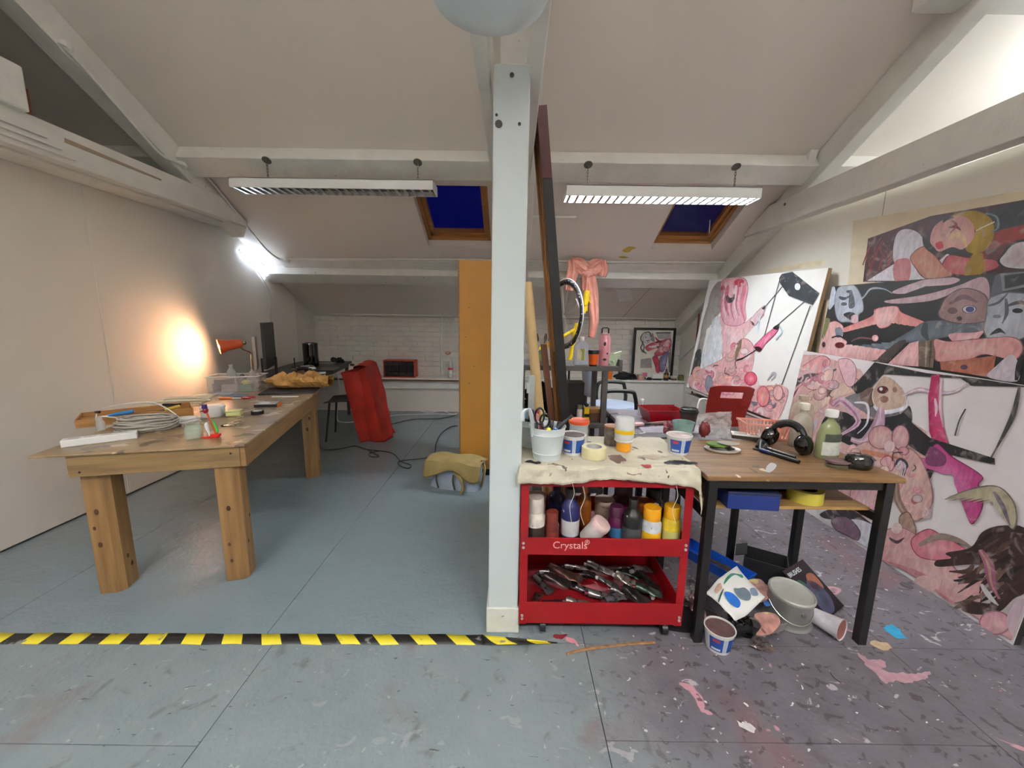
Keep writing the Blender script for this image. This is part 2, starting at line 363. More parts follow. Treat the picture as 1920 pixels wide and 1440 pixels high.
# ---- purlins and roof trusses
def purlin(name, Y, label, x0=-6, x1=6, h=.115, w_=.20):
    a = Vector((0, Y, cz(Y))); ps = [a, a+nrm*h, a+nrm*h+dn*w_, a+dn*w_]
    o = MB().prism([p+Vector((x0, 0, 0)) for p in ps], (x1-x0, 0, 0)).build(name, beamw, bev=.006); tag(o, label, kind='structure'); return o
purlin('trim_3', 3.44, 'white painted purlin from which both strip lights hang')
pu2 = purlin('trim_4', 4.86, 'lower white painted purlin above the eaves')
a = Vector((0, 4.72, cz(4.72)))
tag(MB().prism([a+Vector((-2.75, 0, 0)), a+nrm*.03+Vector((-2.75, 0, 0)), a+nrm*.03+dn*.15+Vector((-2.75, 0, 0)), a+dn*.15+Vector((-2.75, 0, 0))], (5.2, 0, 0)).build('trim_5', beamw, bev=.003), 'flat white batten above the lower purlin', kind='structure')
def truss(name, X0, X1, label, yend=YF+.05):
    t = thing(name, label, None, kind='structure'); d = .20
    a = Vector((X0, RY, cz(RY))); b_ = Vector((X0, yend, cz(yend)))
    MB().prism([a, b_, b_+nrm*d*.9, a+nrm*d], (X1-X0, 0, 0)).build('rafter', beamw, t, bev=.006)
    return t
tl = truss('roof_truss', -2.87, -2.74, 'white timber roof truss above the plain partition wall', 4.22)
MB().prism([(-2.83, -3, 2.30), (-2.83, 4.18, 2.30), (-2.83, 3.83, 2.50), (-2.83, -3, 2.50)], (.11, 0, 0)).build('tie_beam', beamw, tl, bev=.008)
MB().bb(-2.99, -2.80, -3, 4.15, 2.285, 2.31).build('beam_fillet', beamw, tl, bev=.003)
MB().bb(-2.85, -2.70, 1.70, 2.20, 2.48, 4.2).build('queen_post', beamw, tl, bev=.01)
MB().bb(-2.80, -2.68, 2.18, 2.36, 2.49, 2.72).build('packing_block', beamw, tl, bev=.01)
MB().bb(-2.84, -2.74, 2.37, 2.42, 2.49, 2.64).build('raw_wedge', timber, tl)
for zz in (2.33, 2.365, 2.40): MB().bb(-2.725, -2.705, 1.2, 2.45+(2.40-zz)*2, zz, zz+.018).build('moulding_strip', beamw, tl, bev=.003)
MB().prism([(-2.72, 2.55, 2.42), (-2.72, 3.2, 2.42), (-2.72, 3.2, 2.43), (-2.72, 2.55, 2.445)], (.006, 0, 0)).build('scar_strip', M('scar_brown', (170, 150, 128), .8), tl)
tr = truss('roof_truss', 2.45, 2.56, 'white timber roof truss above the wall of paintings')
MB().prism([(2.40, -3, 2.29), (2.40, 4.28, 2.29), (2.40, 4.25, 2.33), (2.40, 3.9, 2.50), (2.40, -3, 2.50)], (.10, 0, 0)).build('tie_beam', beamw, tr, bev=.008)
q = ay(1730, 0, 2.45); MB().box((q.x+.35, 2.45, q.z+.02), (.7, .12, .09)).build('collar_stub', beamw, tr, bev=.005)
MB().box(ax(1515, 300, 2.40), (.06, .10, .14), rx=.3).build('packing_block', beamw, tr, bev=.005)
for p in ((1447, 372), (1472, 383), (1402, 410)):
    q = ax(*p, 2.40); MB().cyl(q, q+Vector((-.006, 0, 0)), .012, n=8).build('bolt_head', M('rust_bolt', (120, 110, 100), .6, .5), tr)
tc_ = truss('roof_truss', -.10, .17, 'white timber roof truss over the central post')
MB().bb(-.145, -.095, -3, 4.15, 2.27, 2.50).build('tie_plank', beamw, tc_, bev=.005)
MB().bb(.045, .095, -3, 4.15, 2.27, 2.50).build('tie_plank', beamw, tc_, bev=.005)
po = thing('post', 'pale blue-white painted square timber post in the middle of the room', None, (0, 0, 0), kind='structure')
MB().prism([(-.094, 1.565, 0), (.04, 1.565, 0), (.04, 1.70, 0), (-.094, 1.70, 0)], (.012, 0, 2.31)).build('shaft', postw, po, bev=.006)
MB().bb(-.101, .046, 1.558, 1.707, 0, .125).build('plinth', M('post_plinth', (206, 206, 196), .6, var=.06, splat=[((140, 135, 125), .72, 25)]), po, bev=.004)
for p, r_ in (((960, 140), .008), ((935, 232), .014), ((974, 232), .006), ((931, 215), .005)):
    q = ay(p[0], p[1], 1.563); MB().lathe([(0, 0), (r_*.8, .0), (r_, .002), (r_, .004)], n=10, m=Matrix.Rotation(pi/2, 4, 'X'), c=q+Vector((0, .004, 0))).build('nail_hole', M('nail_dark', (70, 66, 60), .8), po)

# ---- conduit pipes (structure of the room services)
pipew = M('white_conduit', (226, 224, 218), .4, var=.03)
def conduit(label, pts, r=.011, boxes=()):
    pts = [Vector(p) for p in pts]
    for p in pts:
        if p.y > 0: p.z = min(p.z, cz(p.y)-r*1.2)                   # never above the slope
    t = thing('conduit_pipe', label, 'pipe'); wire(MB(), pts, r, 5, 8).build('tube', pipew, t)
    for b_ in boxes: MB().cyl(Vector(b_), Vector(b_)+nrm*.035, .035, n=14).build('junction_box', pipew, t)
    return t
def cl(x, y, off=.015):                       # point on the ceiling plane seen at a pixel
    d = ray(x, y); n = Vector((0, S, 1)); t = (ZF+S*YF-H)/(d.z+S*d.y); return CAM+d*t+nrm*off
conduit('white conduit running along the slope above the lower purlin, with round box', [cl(543, 484), cl(700, 484), cl(860, 484), cl(1063, 488), cl(1358, 490)], .011, [cl(538, 485)])
conduit('white conduit clipped along the slope of the rafter by the plain wall', [ax(122, 88, -2.72), ax(160, 130, -2.72), ax(250, 232, -2.72), ax(300, 288, -2.72), ax(335, 306, -2.72), ax(385, 330, -2.72), ax(440, 395, -2.72), ax(500, 468, -2.72), ax(530, 482, -2.72)], .010, [ax(124, 85, -2.735), ax(342, 306, -2.735)])
conduit('white conduit along the foot of the ceiling slope by the brick', [(-2.72, 5.88, 1.45), (-1, 5.88, 1.45), (1, 5.88, 1.45), (2.42, 5.88, 1.45)], .009)
conduit('vertical white conduit on the brick wall beside the yellow cabinet', [ay(826, 592, 5.93), ay(828, 600, 5.95), ay(828, 690, 5.95), ay(830, 699, 5.9)], .014)
conduit('white conduit bending onto the slope behind the central post', [cl(984, 406), cl(1000, 404), cl(1040, 405), cl(1080, 405)], .014)
q = cl(981, 405); conduit('white conduit dropping behind the central post', [q, q+Vector((0, 0, -.05)), (q.x, q.y, 1.2), (q.x, q.y, .002)], .016)
# stains and paper on the slope
tag(MB().prism([cl(1155, 541, .001), cl(1183, 541, .001), cl(1186, 563, .001), cl(1161, 565, .001)], nrm*.001).build('paper_note', M('paper_white', (236, 234, 226), .8)), 'small blank white sheet stuck under the lower purlin', 'paper')
for k, c in enumerate((((1168, 468), (1180, 462), (1193, 464), (1185, 468), (1178, 473), (1169, 472)), ((1160, 481), (1170, 480), (1178, 483), (1165, 484)))):
    MB().ngon(jag(cat_rom([cl(x, y, .003) for x, y in c], 6), .01, 30, k)[::-1]).build('yellow_paint_smear', M('yellow_smear', (196, 170, 70), .6), ceil_o)
MB().ngon(cat_rom([ax(x, y, XR-.001) for x, y in ((1435, 507), (1480, 498), (1540, 488), (1542, 498), (1500, 503), (1455, 510))], 3)).build('cream_drip', M('cream_drip', (226, 214, 184), .6), wr)

# ---- hazard tape
def hazard():
    m = bpy.data.materials.new('hazard_tape_print'); m.use_nodes = True; N = m.node_tree.nodes; L = m.node_tree.links; b = N['Principled BSDF']
    g = N.new('ShaderNodeNewGeometry'); s = N.new('ShaderNodeSeparateXYZ'); L.new(g.outputs['Position'], s.inputs[0])
    def mt(op, a, b_):
        n = N.new('ShaderNodeMath'); n.operation = op
        for i, v in enumerate((a, b_)):
            if isinstance(v, (int, float)): n.inputs[i].default_value = v
            else: L.new(v, n.inputs[i])
        return n.outputs[0]
    sk = N.new('ShaderNodeMapRange'); sk.inputs[1].default_value = -1.8; sk.inputs[2].default_value = -.7; sk.inputs[3].default_value = 0; sk.inputs[4].default_value = 1.0; L.new(s.outputs[0], sk.inputs[0])
    v = mt('ADD', s.outputs[0], mt('MULTIPLY', mt('SUBTRACT', s.outputs[1], 1.515), sk.outputs[0]))
    st = mt('GREATER_THAN', mt('FRACT', mt('MULTIPLY', v, 5.95), 0), .5)
    nz = N.new('ShaderNodeTexNoise'); nz.inputs['Scale'].default_value = 14; nz.inputs['Detail'].default_value = 5; L.new(g.outputs['Position'], nz.inputs['Vector'])
    rp = N.new('ShaderNodeValToRGB'); rp.color_ramp.elements[0].position = .63; rp.color_ramp.elements[1].position = .67; L.new(nz.outputs['Fac'], rp.inputs[0])
    mx = N.new('ShaderNodeMix'); mx.data_type = 'RGBA'; L.new(st, mx.inputs[0]); mx.inputs[6].default_value = lin((34, 33, 34))+(1,); mx.inputs[7].default_value = lin((226, 208, 48))+(1,)
    m2 = N.new('ShaderNodeMix'); m2.data_type = 'RGBA'; L.new(rp.outputs[0], m2.inputs[0]); L.new(mx.outputs[2], m2.inputs[6]); m2.inputs[7].default_value = lin((128, 128, 122))+(1,)
    L.new(m2.outputs[2], b.inputs['Base Color']); b.inputs['Roughness'].default_value = .45; return m
hz = hazard(); random.seed(2)
a0, a1 = az(0, 1187, 0), az(0, 1208, 0); b0, b1 = az(905, 1190, 0), az(905, 1209, 0)
L0 = b0+(a0-b0)*1.35; L1 = b1+(a1-b1)*1.35
def tapef(u, v):
    p = (L0.lerp(b0, u)).lerp(L1.lerp(b1, u), v); e = (v-.5)*2
    return (p.x, p.y+.004*noise.noise(Vector((u*22, v*2, 1)))*1.2, .0008+.0012*abs(noise.noise(Vector((u*30, v, 4)))))
tp = MB().grid(tapef, 120, 2).build('hazard_tape', hz, solid=.0006); tag(tp, 'black and yellow striped hazard tape stuck along the floor', 'tape')
MB().grid(lambda u, v: tuple(az(905+u*140, (1190+u*14)*(1-v)+(1209-u*3)*v, .002+.01*sin(u*pi)*(v-.3)**2*4)), 20, 3).build('torn_end', hz, tp, solid=.0006)
pts = [az(x, y, .004) for x, y in ((1062, 1226), (1100, 1217), (1150, 1211), (1185, 1207), (1228, 1205))]
tag(wire(MB(), pts, [.006]*25, 6, 6).build('twisted_tape_scrap', M('scrap_tape', (150, 110, 70), .6, var=.4, scale=40)), 'thin twisted brown scrap of tape lying by the cart wheel', 'scrap')
# splashes on the floor
def splash(label, pts, col, z=.0009):
    o = MB().ngon(jag(cat_rom([az(x, y, z) for x, y in pts], 8), .012, 45, len(pts))[::-1]).build('paint_splash', M('splash_%d_%d_%d' % col, col, .5, var=.15, scale=30)); o.parent = fl
splash('pink', ((1606, 1224), (1618, 1228), (1632, 1240), (1652, 1236), (1662, 1248), (1655, 1256), (1690, 1262), (1725, 1262), (1742, 1258), (1738, 1272), (1712, 1279), (1684, 1276), (1656, 1277), (1640, 1262), (1622, 1246)), (176, 140, 148))
splash('blue', ((1655, 1178), (1675, 1172), (1690, 1186), (1700, 1197), (1680, 1194)), (40, 150, 190))
splash('pink', ((1062, 1196), (1076, 1198), (1086, 1210), (1072, 1206)), (210, 140, 150))
splash('red', ((1040, 1190), (1062, 1190), (1058, 1197), (1044, 1197)), (130, 40, 48))
splash('white', ((1380, 1349), (1390, 1358), (1400, 1356), (1416, 1364), (1412, 1372), (1400, 1369), (1388, 1362)), (210, 208, 205))
splash('tan', ((1632, 1203), (1660, 1204), (1672, 1216), (1645, 1215)), (186, 164, 128))

# ================================================================== STRIP LIGHTS
whitemetal = M('white_enamel', (226, 226, 222), .4, var=.02)
alu = M('louvre_aluminium', (200, 200, 200), .25, .9, var=.05)
steel = M('dull_steel', (120, 118, 112), .4, .8, var=.15)
tube_on = M('lit_tube', (255, 255, 250), .5, emit=(240, 248, 255), es=TUBE*.6)
tube_far = M('lit_tube_far', (255, 255, 250), .5, emit=(248, 250, 255), es=TUBE*.92)
tube_bay = M('lit_tube_bay', (255, 255, 250), .5, emit=(246, 252, 255), es=TUBE*.42)
tube_off = M('unlit_tube', (225, 222, 215), .3)
def strip_light(label, c, L_, zc, tube_m, drop, hookx, wd=.19, h=.085, blades=True, up=False, off=None):
    t = thing('strip_light_%s_offscreen' % off if off else 'strip_light', label, 'light', (c[0], c[1], zc), 0)
    b = MB()
    if up: b.box((0, 0, h-.004), (L_, .07, .008))
    elif blades: b.box((0, 0, h-.004), (L_, wd, .008))
    else: b.box((0, 0, h-.02), (L_, .05, .04))
    for s in (-1, 1) if (blades or up) else (): b.box((0, s*(wd/2-.003), h/2), (L_, .006, h)); b.box((s*(L_/2-.003), 0, h/2), (.006, wd, h))
    b.build('housing', whitemetal, t, bev=.002)
    for s in (-1, 1):
        MB().prism([(-L_/2+.01, s*.004, .012), (L_/2-.01, s*.004, .012), (L_/2-.01, s*.004, .05), (-L_/2+.01, s*.004, .05)], (0, s*.002, 0)).build('centre_reflector', alu, t) if s == 1 else None
        MB().cyl((-L_/2+.02, s*wd*.28, .040), (L_/2-.02, s*wd*.28, .040), .014, n=12).build('%s_%s_tube_offscreen' % (off, 'front' if s < 0 else 'rear') if off else 'tube', tube_m, t)
    if blades:
        n = 24; me = None
        for i in range(n):
            x = -L_/2+L_*(i+.5)/n
            if me is None:
                o = MB().prism([(-.012, 0, .001), (.012, 0, .001), (.003, 0, .018), (-.003, 0, .018)], (0, wd-.014, 0)).build('louvre_blade', alu, t); o.location = (x, -wd/2+.007, 0); me = o.data
            else:
                o = bpy.data.objects.new('louvre_blade', me); COL.objects.link(o); o.parent = t; o.location = (x, -wd/2+.007, 0)
    for hx in hookx:
        ch = MB(); n = max(3, int(drop/.022))
        for k in range(n):
            z = h+drop*(k+.5)/n; a = drop/n*.72
            pts = [(hx+(cos(q)*.006 if k % 2 else 0), (0 if k % 2 else cos(q)*.006), z+sin(q)*a) for q in [2*pi*j/10 for j in range(10)]]
            ch.tube(pts, .0022, 5, close=True)
        co = ch.build('hanging_chain', steel, t)
        MB().lathe([(0, 0), (.036, 0), (.036, .004), (.02, .012), (0, .014)], (hx, 0, h+drop-.006), 16, m=Matrix.Rotation(R(-28), 4, 'X')).build('ceiling_rose', steel, co)
        ring = [(hx+cos(2*pi*j/12)*.014, 0, h+.010+sin(2*pi*j/12)*.014) for j in range(12)]
        MB().tube(ring, .0025, 5, close=True).build('hook_ring', steel, co)
    return t
fy = 3.405
strip_light('unlit white strip light hanging on chains over the grey floor', (-1.465, fy), 1.63, 2.415, tube_off, .165, (-.55, .675), h=.075)
strip_light('lit white strip light hanging on chains above the red cart side', (1.19, fy), 1.56, 2.385, tube_on, .185, (-.597, .603))
strip_light('lit strip light hanging over the front of the studio by the plain wall', (-1.4, -.9), 1.62, 2.75, tube_far, .95, (-.6, .6), up=True, off='studio_left')
strip_light('lit strip light hanging over the front of the studio by the paintings', (1.4, -.9), 1.62, 2.75, tube_far, .95, (-.6, .6), up=True, off='studio_right')
strip_light('lit strip light in the neighbouring bay beyond the painting wall', (4.1, 2.2), 1.62, 2.75, tube_bay, .5, (-.6, .6), blades=False, off='next_bay')
# pendant dome at the very top of the view
q = ay(918, 16, .78)
pd = thing('pendant_lamp', 'pale dome pendant lamp hanging in front of the central post', 'lamp', (q.x, q.y, q.z))
MB().lathe([(0, .0), (.06, .002), (.12, .012), (.17, .035), (.19, .075), (.18, .12), (.13, .155), (.06, .175), (.02, .18)], n=32).build('globe', M('opal_shade', (214, 222, 224), .35, var=.02), pd)
MB().cyl((0, 0, .175), (0, 0, .23), .025).build('lamp_holder', whitemetal, pd)
MB().cyl((0, 0, .22), (0, 0, (cz(.78)-q.z)/.6), .006, n=8).build('flex', whitemetal, pd); pd.scale = (.6, .6, .6)

# ================================================================== WOODEN TABLE
T = .757; AT = R(13.6); TF = Vector((-1.353, 1.895, 0))
ply = M('stained_plywood', (150, 126, 94), .3, var=.22, scale=5, bump=.1, bscale=20, splat=[((104, 88, 68), .57, 7), ((196, 184, 158), .62, 9), ((90, 78, 64), .68, 30)])
pineL = wood('pine_leg', (124, 92, 54), (156, 119, 73), .5, 2, 2.5, splat=[((96, 58, 26), .755, 9)])
pineX = wood('pine_apron', (120, 95, 60), (150, 121, 79), .5, 0, 2.5, splat=[((100, 66, 34), .78, 7)])
pineY = wood('pine_apron_long', (122, 92, 56), (152, 116, 72), .5, 1, 2.5, splat=[((100, 66, 34), .78, 7)])
t = thing('work_table', 'long pine work table with chunky square legs and stained plywood top', 'table', (TF.x, TF.y, 0), AT)
MB().bb(-.876, 0, 0, 1.98, T-.013, T).build('tabletop', ply, t, bev=.004)
lm = None
for (x, y) in ((-.105, .075), (-.675, .10), (-.07, 1.48), (-.675, 1.48)):
    if lm is None:
        c_ = .022; w2 = .052
        poly = [(-w2, -w2), (w2-c_, -w2), (w2, -w2+c_), (w2, w2), (-w2, w2)]
        o = MB().prism([(a, b, 0) for a, b in poly], (0, 0, T-.013)).build('leg', pineL, t, bev=.003); lm = o.data
    else: o = bpy.data.objects.new('leg', lm); COL.objects.link(o); o.parent = t
    o.location = (x, y, 0)
rk = random.Random(19); knm = M('pine_knot', (78, 46, 22), .6, var=.3, scale=60)
for (x, y) in ((-.105, .075), (-.675, .10), (-.07, 1.48)):
    for k in range(5):
        zz = rk.uniform(.06, .58); r_ = rk.uniform(.006, .011)
        if k % 2 == 0: MB().lathe([(0, 0), (r_, 0), (r_*.8, .0012), (0, .0014)], (x+rk.uniform(-.035, .02), y-.0521, zz), 12, sy=1.5, m=Matrix.Rotation(pi/2, 4, 'X')).build('knot', knm, t)
        else: MB().lathe([(0, 0), (r_, 0), (r_*.8, .0012), (0, .0014)], (x+.0521, y+rk.uniform(-.02, .035), zz), 12, sx=1.5, m=Matrix.Rotation(pi/2, 4, 'Y')).build('knot', knm, t)
MB().bb(-.745, -.03, .012, .034, T-.118, T-.013).build('front_apron', pineX, t, bev=.002)
MB().bb(-.028, -.004, .012, 1.56, T-.118, T-.013).build('side_apron', pineY, t, bev=.002)
MB().bb(-.745, -.723, .034, 1.56, T-.118, T-.013).build('side_apron', pineY, t, bev=.002)
MB().bb(-.723, -.028, 1.53, 1.552, T-.118, T-.013).build('back_apron', pineX, t, bev=.002)
for p in ((-.70, T-.095), (-.07, T-.045)): MB().cyl((p[0], .0125, p[1]), (p[0], .010, p[1]), .005, n=8).build('nail_head', dark, t)
def tt(px, py): return az(px, py, T)
white_pl = M('white_plastic', (232, 232, 228), .35, var=.02)
blackpl = M('black_plastic', (20, 20, 21), .4, var=.15)
greycab = M('grey_cable', (176, 172, 162), .45, var=.12, scale=30)
whitecab = M('white_cable', (226, 224, 220), .45, var=.04)
blackcab = M('black_cable', (24, 23, 23), .5)
# power strip
p = tt(180, 830); rz = math.atan2(tt(235, 812).y-tt(152, 834).y, tt(235, 812).x-tt(152, 834).x)
ps = thing('power_strip', 'white plastic power strip at the corner of the wooden table', 'power strip', (p.x, p.y, T), R(38))
MB().box((.02, 0, .018), (.27, .055, .036)).build('body', white_pl, ps, bev=.004)
for k in range(4): MB().box((-.075+k*.058, 0, .0365), (.04, .04, .002)).build('socket', M('socket_grey', (205, 204, 200), .4), ps, bev=.0005)
# grey cable coil, stacked loops
random.seed(11)
def coil(name, label, c, rx, ry, n, h, r, mat, rot=0, seg=22):
    pts = []
    for k in range(n*seg):
        q = 2*pi*k/seg; j = 1+.45*noise.noise(Vector((k*.09, n, rx*50)))
        x, y = cos(q)*rx*j, sin(q)*ry*j*(.55+.45*abs(cos(q*.5+k*.01)))
        pts.append((x*cos(rot)-y*sin(rot), x*sin(rot)+y*cos(rot), r+(k/(n*seg))*h+.012*abs(noise.noise(Vector((k*.3, 7, n)))) ))
    o = MB().tube(pts, r, 6).build(name, mat); o.location = c; return tag(o, label, 'cable')
p = tt(278, 806); coil('cable_coil', 'bundled coil of grey cable in front of the open wooden tray', (p.x, p.y, T), .135, .095, 10, .075, .0048, greycab, R(20))
p = tt(338, 796); coil('cable_coil', 'bundled coil of white cable behind the glass jar', (p.x, p.y, T), .085, .045, 8, .035, .004, whitecab, R(25))
# open wooden tray with tools
p = tt(262, 783)
tray = thing('wooden_tray', 'shallow open wooden tray of tools on the table by the plain wall', 'tray', (p.x, p.y, T), R(42))
oak = wood('tray_oak', (150, 104, 54), (186, 136, 78), .5, 0, 3)
MB().bb(-.26, .26, -.12, .12, 0, .006).build('base', oak, tray)
for s in (-1, 1): MB().box((0, s*.117, .024), (.52, .008, .048)).build('side', oak, tray, bev=.001); MB().box((s*.257, 0, .024), (.008, .24, .048)).build('end', oak, tray, bev=.001)
MB().box((0, 0, .02), (.50, .005, .035)).build('divider', oak, tray)
def at_tray(x, y, z): return Matrix.Translation((p.x, p.y, T)) @ Matrix.Rotation(R(42), 4, 'Z') @ Vector((x, y, z))
def handtool(label, a, b, r, col, tipcol, cat='tool'):
    g = thing('hand_tool', label, cat); a = at_tray(*a); b = at_tray(*b); m_ = a.lerp(b, .55)
    MB().tube([a, a.lerp(m_, .3), m_], [r*.8, r, r*.7], 10).build('grip', M('grip_%s' % label[:10], col, .4), g)
    MB().tube([m_, b], [r*.45, r*.3], 8).build('shank', M('shank_%s' % label[:10], tipcol, .35, .7), g)
handtool('screwdriver with blue grip in the wooden tray', (-.02, -.06, .055), (-.22, -.04, .03), .014, (40, 130, 200), (150, 150, 150))
handtool('pliers with yellow and black grip in the wooden tray', (.20, -.07, .06), (.06, -.06, .03), .012, (210, 180, 60), (40, 40, 40))
handtool('dark handled file lying in the wooden tray', (.10, .05, .02), (-.16, .06, .02), .012, (40, 34, 32), (90, 86, 80))
handtool('wooden handled awl lying in the wooden tray', (.22, .03, .02), (.06, .08, .02), .011, (150, 100, 60), (110, 110, 110))
o = MB().box((0, 0, .0), (.10, .028, .016)).build('tape_cartridge', blackpl, bev=.002); o.location = at_tray(.16, .045, .056); o.rotation_euler = (0, 0, R(5)); tag(o, 'small black plastic block lying across the wooden tray', 'block')
# looping cable above tray with plug
w_ = thing('looped_cable', 'thin white cable arching in a loop above the wooden tray', 'cable')
loop = [tt(185, 800)+Vector((0, 0, .01)), tt(184, 806)+Vector((0, 0, .07)), tt(192, 800)+Vector((0, 0, .10)), tt(230, 800)+Vector((0, 0, .13)), tt(290, 800)+Vector((0, 0, .145)), tt(330, 800)+Vector((0, 0, .08)), tt(338, 800)+Vector((0, 0, .03)), tt(320, 800)+Vector((0, 0, .012)), tt(260, 805)+Vector((0, 0, .05)), tt(200, 805)+Vector((0, 0, .075)), tt(186, 803)+Vector((0, 0, .06))]
wire(MB(), loop, .0032, 6, 6).build('cord', whitecab, w_); MB().box(tt(188, 803)+Vector((0, 0, .095)), (.02, .014, .012)).build('plug', blackpl, w_)
# small clear bottle by strip
glass = M('clear_glass', (225, 235, 228), .06, trans=.9, var=.02)
greenglass = M('greenish_glass', (206, 226, 206), .06, alpha=.28, var=.02)
clearpl = M('clear_plastic', (226, 230, 230), .12, alpha=.38, var=.03)
p = tt(190, 806); o = MB().lathe([(.018, 0), (.02, .01), (.02, .045), (.012, .06), (.012, .075)], n=16).build('small_vial', clearpl); o.location = p; tag(o, 'small clear plastic vial next to the power strip', 'vial')
# jar
p = tt(365, 822); g = thing('glass_jar', 'short greenish glass jar standing near the table edge', 'jar', p)
MB().lathe([(0, .002), (.036, 0), (.040, .006), (.041, .055), (.036, .065), (.033, .068), (.033, .078), (.030, .078), (.030, .066), (.036, .055), (.036, .01), (0, .008)], n=28).build('jar_body', greenglass, g)
MB().lathe([(0, .009), (.035, .009), (.035, .03), (0, .03)], n=24).build('water', M('cloudy_water', (200, 214, 200), .15, alpha=.3), g)
# drinking bird
p = tt(397, 820); g = thing('drinking_bird', 'red drinking bird toy with purple hat, white and green legs', 'toy', p, R(10))
redp = M('toy_red', (214, 30, 24), .3, var=.05); purp = M('toy_purple', (58, 36, 110), .4); grn = M('toy_green', (60, 180, 70), .4)
MB().prism([(-.045, -.012, 0), (-.03, -.016, 0), (.03, -.014, 0), (.04, 0, 0), (.03, .014, 0), (-.03, .016, 0), (-.045, .012, 0)], (0, 0, .008)).build('foot', redp, g, bev=.003)
MB().box((.02, 0, .013), (.045, .024, .014)).build('foot_block', redp, g, bev=.003)
wire(MB(), [(-.006, -.006, .01), (-.008, -.006, .05), (-.010, -.006, .085)], [.008]*11+[.01, .012], 6, 8).build('leg', M('toy_white', (236, 236, 240), .3), g) if False else MB().tube([(-.004, -.01, .012), (-.006, -.01, .03), (-.012, -.01, .05), (-.014, -.01, .075), (-.010, -.01, .085)], [.004, .005, .009, .010, .003], 10).build('leg', M('toy_white', (236, 236, 240), .3), g)
MB().tube([(.026, .008, .014), (.022, .01, .03), (.014, .01, .055), (.006, .01, .075), (.002, .01, .10)], [.003, .009, .011, .009, .003], 10).build('leg', grn, g)
MB().tube([(.022, 0, .02), (.012, 0, .06), (0, 0, .10), (-.012, 0, .14)], .0045, 8).build('neck', M('toy_amber', (190, 80, 40), .3), g)
MB().blob((-.016, 0, .148), (.014, .013, .016), 1, .05).build('head', M('toy_crimson', (150, 16, 40), .4), g); MB().tube([(-.022, 0, .146), (-.045, 0, .141)], [.006, .001], 8).build('beak', M('toy_crimson', (150, 16, 40), .4), g)
MB().lathe([(0, .16), (.014, .16), (.014, .163), (.012, .164), (.012, .180), (0, .181)], (-.018, 0, 0), 16).build('hat', purp, g)
# white tub, cream soap box, tape, keys
p = tt(400, 779); g = thing('round_tub', 'white round plastic tub with lid behind the glass jar', 'tub', p)
MB().lathe([(0, 0), (.062, 0), (.066, .01), (.066, .055), (0, .055)], n=32).build('body', white_pl, g); MB().lathe([(0, .068), (.060, .068), (.069, .064), (.070, .055), (.069, .050), (.064, .050)], n=32).build('lid', white_pl, g)
p = tt(440, 779); g = thing('soap_box', 'small pale yellow-green plastic box near the white tub', 'box', p, R(18))
lime = M('pale_lime', (206, 208, 142), .45, var=.04)
MB().box((0, 0, .014), (.085, .055, .028)).build('box_base', lime, g, bev=.006); MB().box((0, 0, .033), (.088, .058, .010)).build('lid', lime, g, bev=.004)
p = tt(483, 776); g = thing('tape_roll', 'small black roll of insulating tape lying on the wooden table', 'tape roll', p)
MB().lathe([(.026, 0), (.038, 0), (.038, .022), (.026, .022)], n=28, close=True).build('tape', blackpl, g); MB().lathe([(.024, .001), (.027, .001), (.027, .0225), (.024, .0225)], n=28, close=True).build('core', M('tape_core', (200, 198, 190), .5), g)
p = tt(432, 798); g = thing('key_bunch', 'bunch of silver keys and clips beside the drinking bird', 'keys', p)
chrome = M('chrome_scrap', (190, 188, 182), .2, .9)
random.seed(3)
for k in range(6):
    a = random.random()*2*pi; c = Vector((random.uniform(-.03, .05), random.uniform(-.02, .02), .004+.004*k)); d = Vector((cos(a), sin(a), .1))*.026
    MB().tube([c-d, c+d], .0025, 6).build('key_shaft', chrome, g); MB().lathe([(.005, -.0015), (.012, -.0015), (.012, .0015), (.005, .0015)], c+d, 14, close=True).build('key_bow', chrome, g)
MB().tube([(.05+cos(q)*.02, sin(q)*.02, .008) for q in [2*pi*j/16 for j in range(16)]], .0015, 5, close=True).build('key_ring', chrome, g)
MB().lathe([(0, 0), (.016, 0), (.016, .007), (0, .007)], (-.03, -.01, 0), 18).build('fob', blackpl, g)
# hard drive box
p = tt(503, 761); g = thing('hard_drive', 'bare silver and black hard drive with orange edge near the black folder', 'hard drive', p, R(12))
MB().box((0, 0, .010), (.15, .10, .020)).build('case', M('drive_black', (38, 36, 34), .4), g, bev=.002); MB().box((-.005, 0, .0215), (.135, .092, .004)).build('cover', M('drive_silver', (190, 188, 184), .3, .6), g, bev=.001); MB().box((.077, 0, .010), (.005, .10, .020)).build('orange_edge', M('drive_orange', (214, 120, 50), .5), g)
MB().lathe([(0, .0235), (.034, .0235), (.034, .0245), (0, .0245)], (-.02, 0, 0), 20).build('label_disc', white_pl, g)
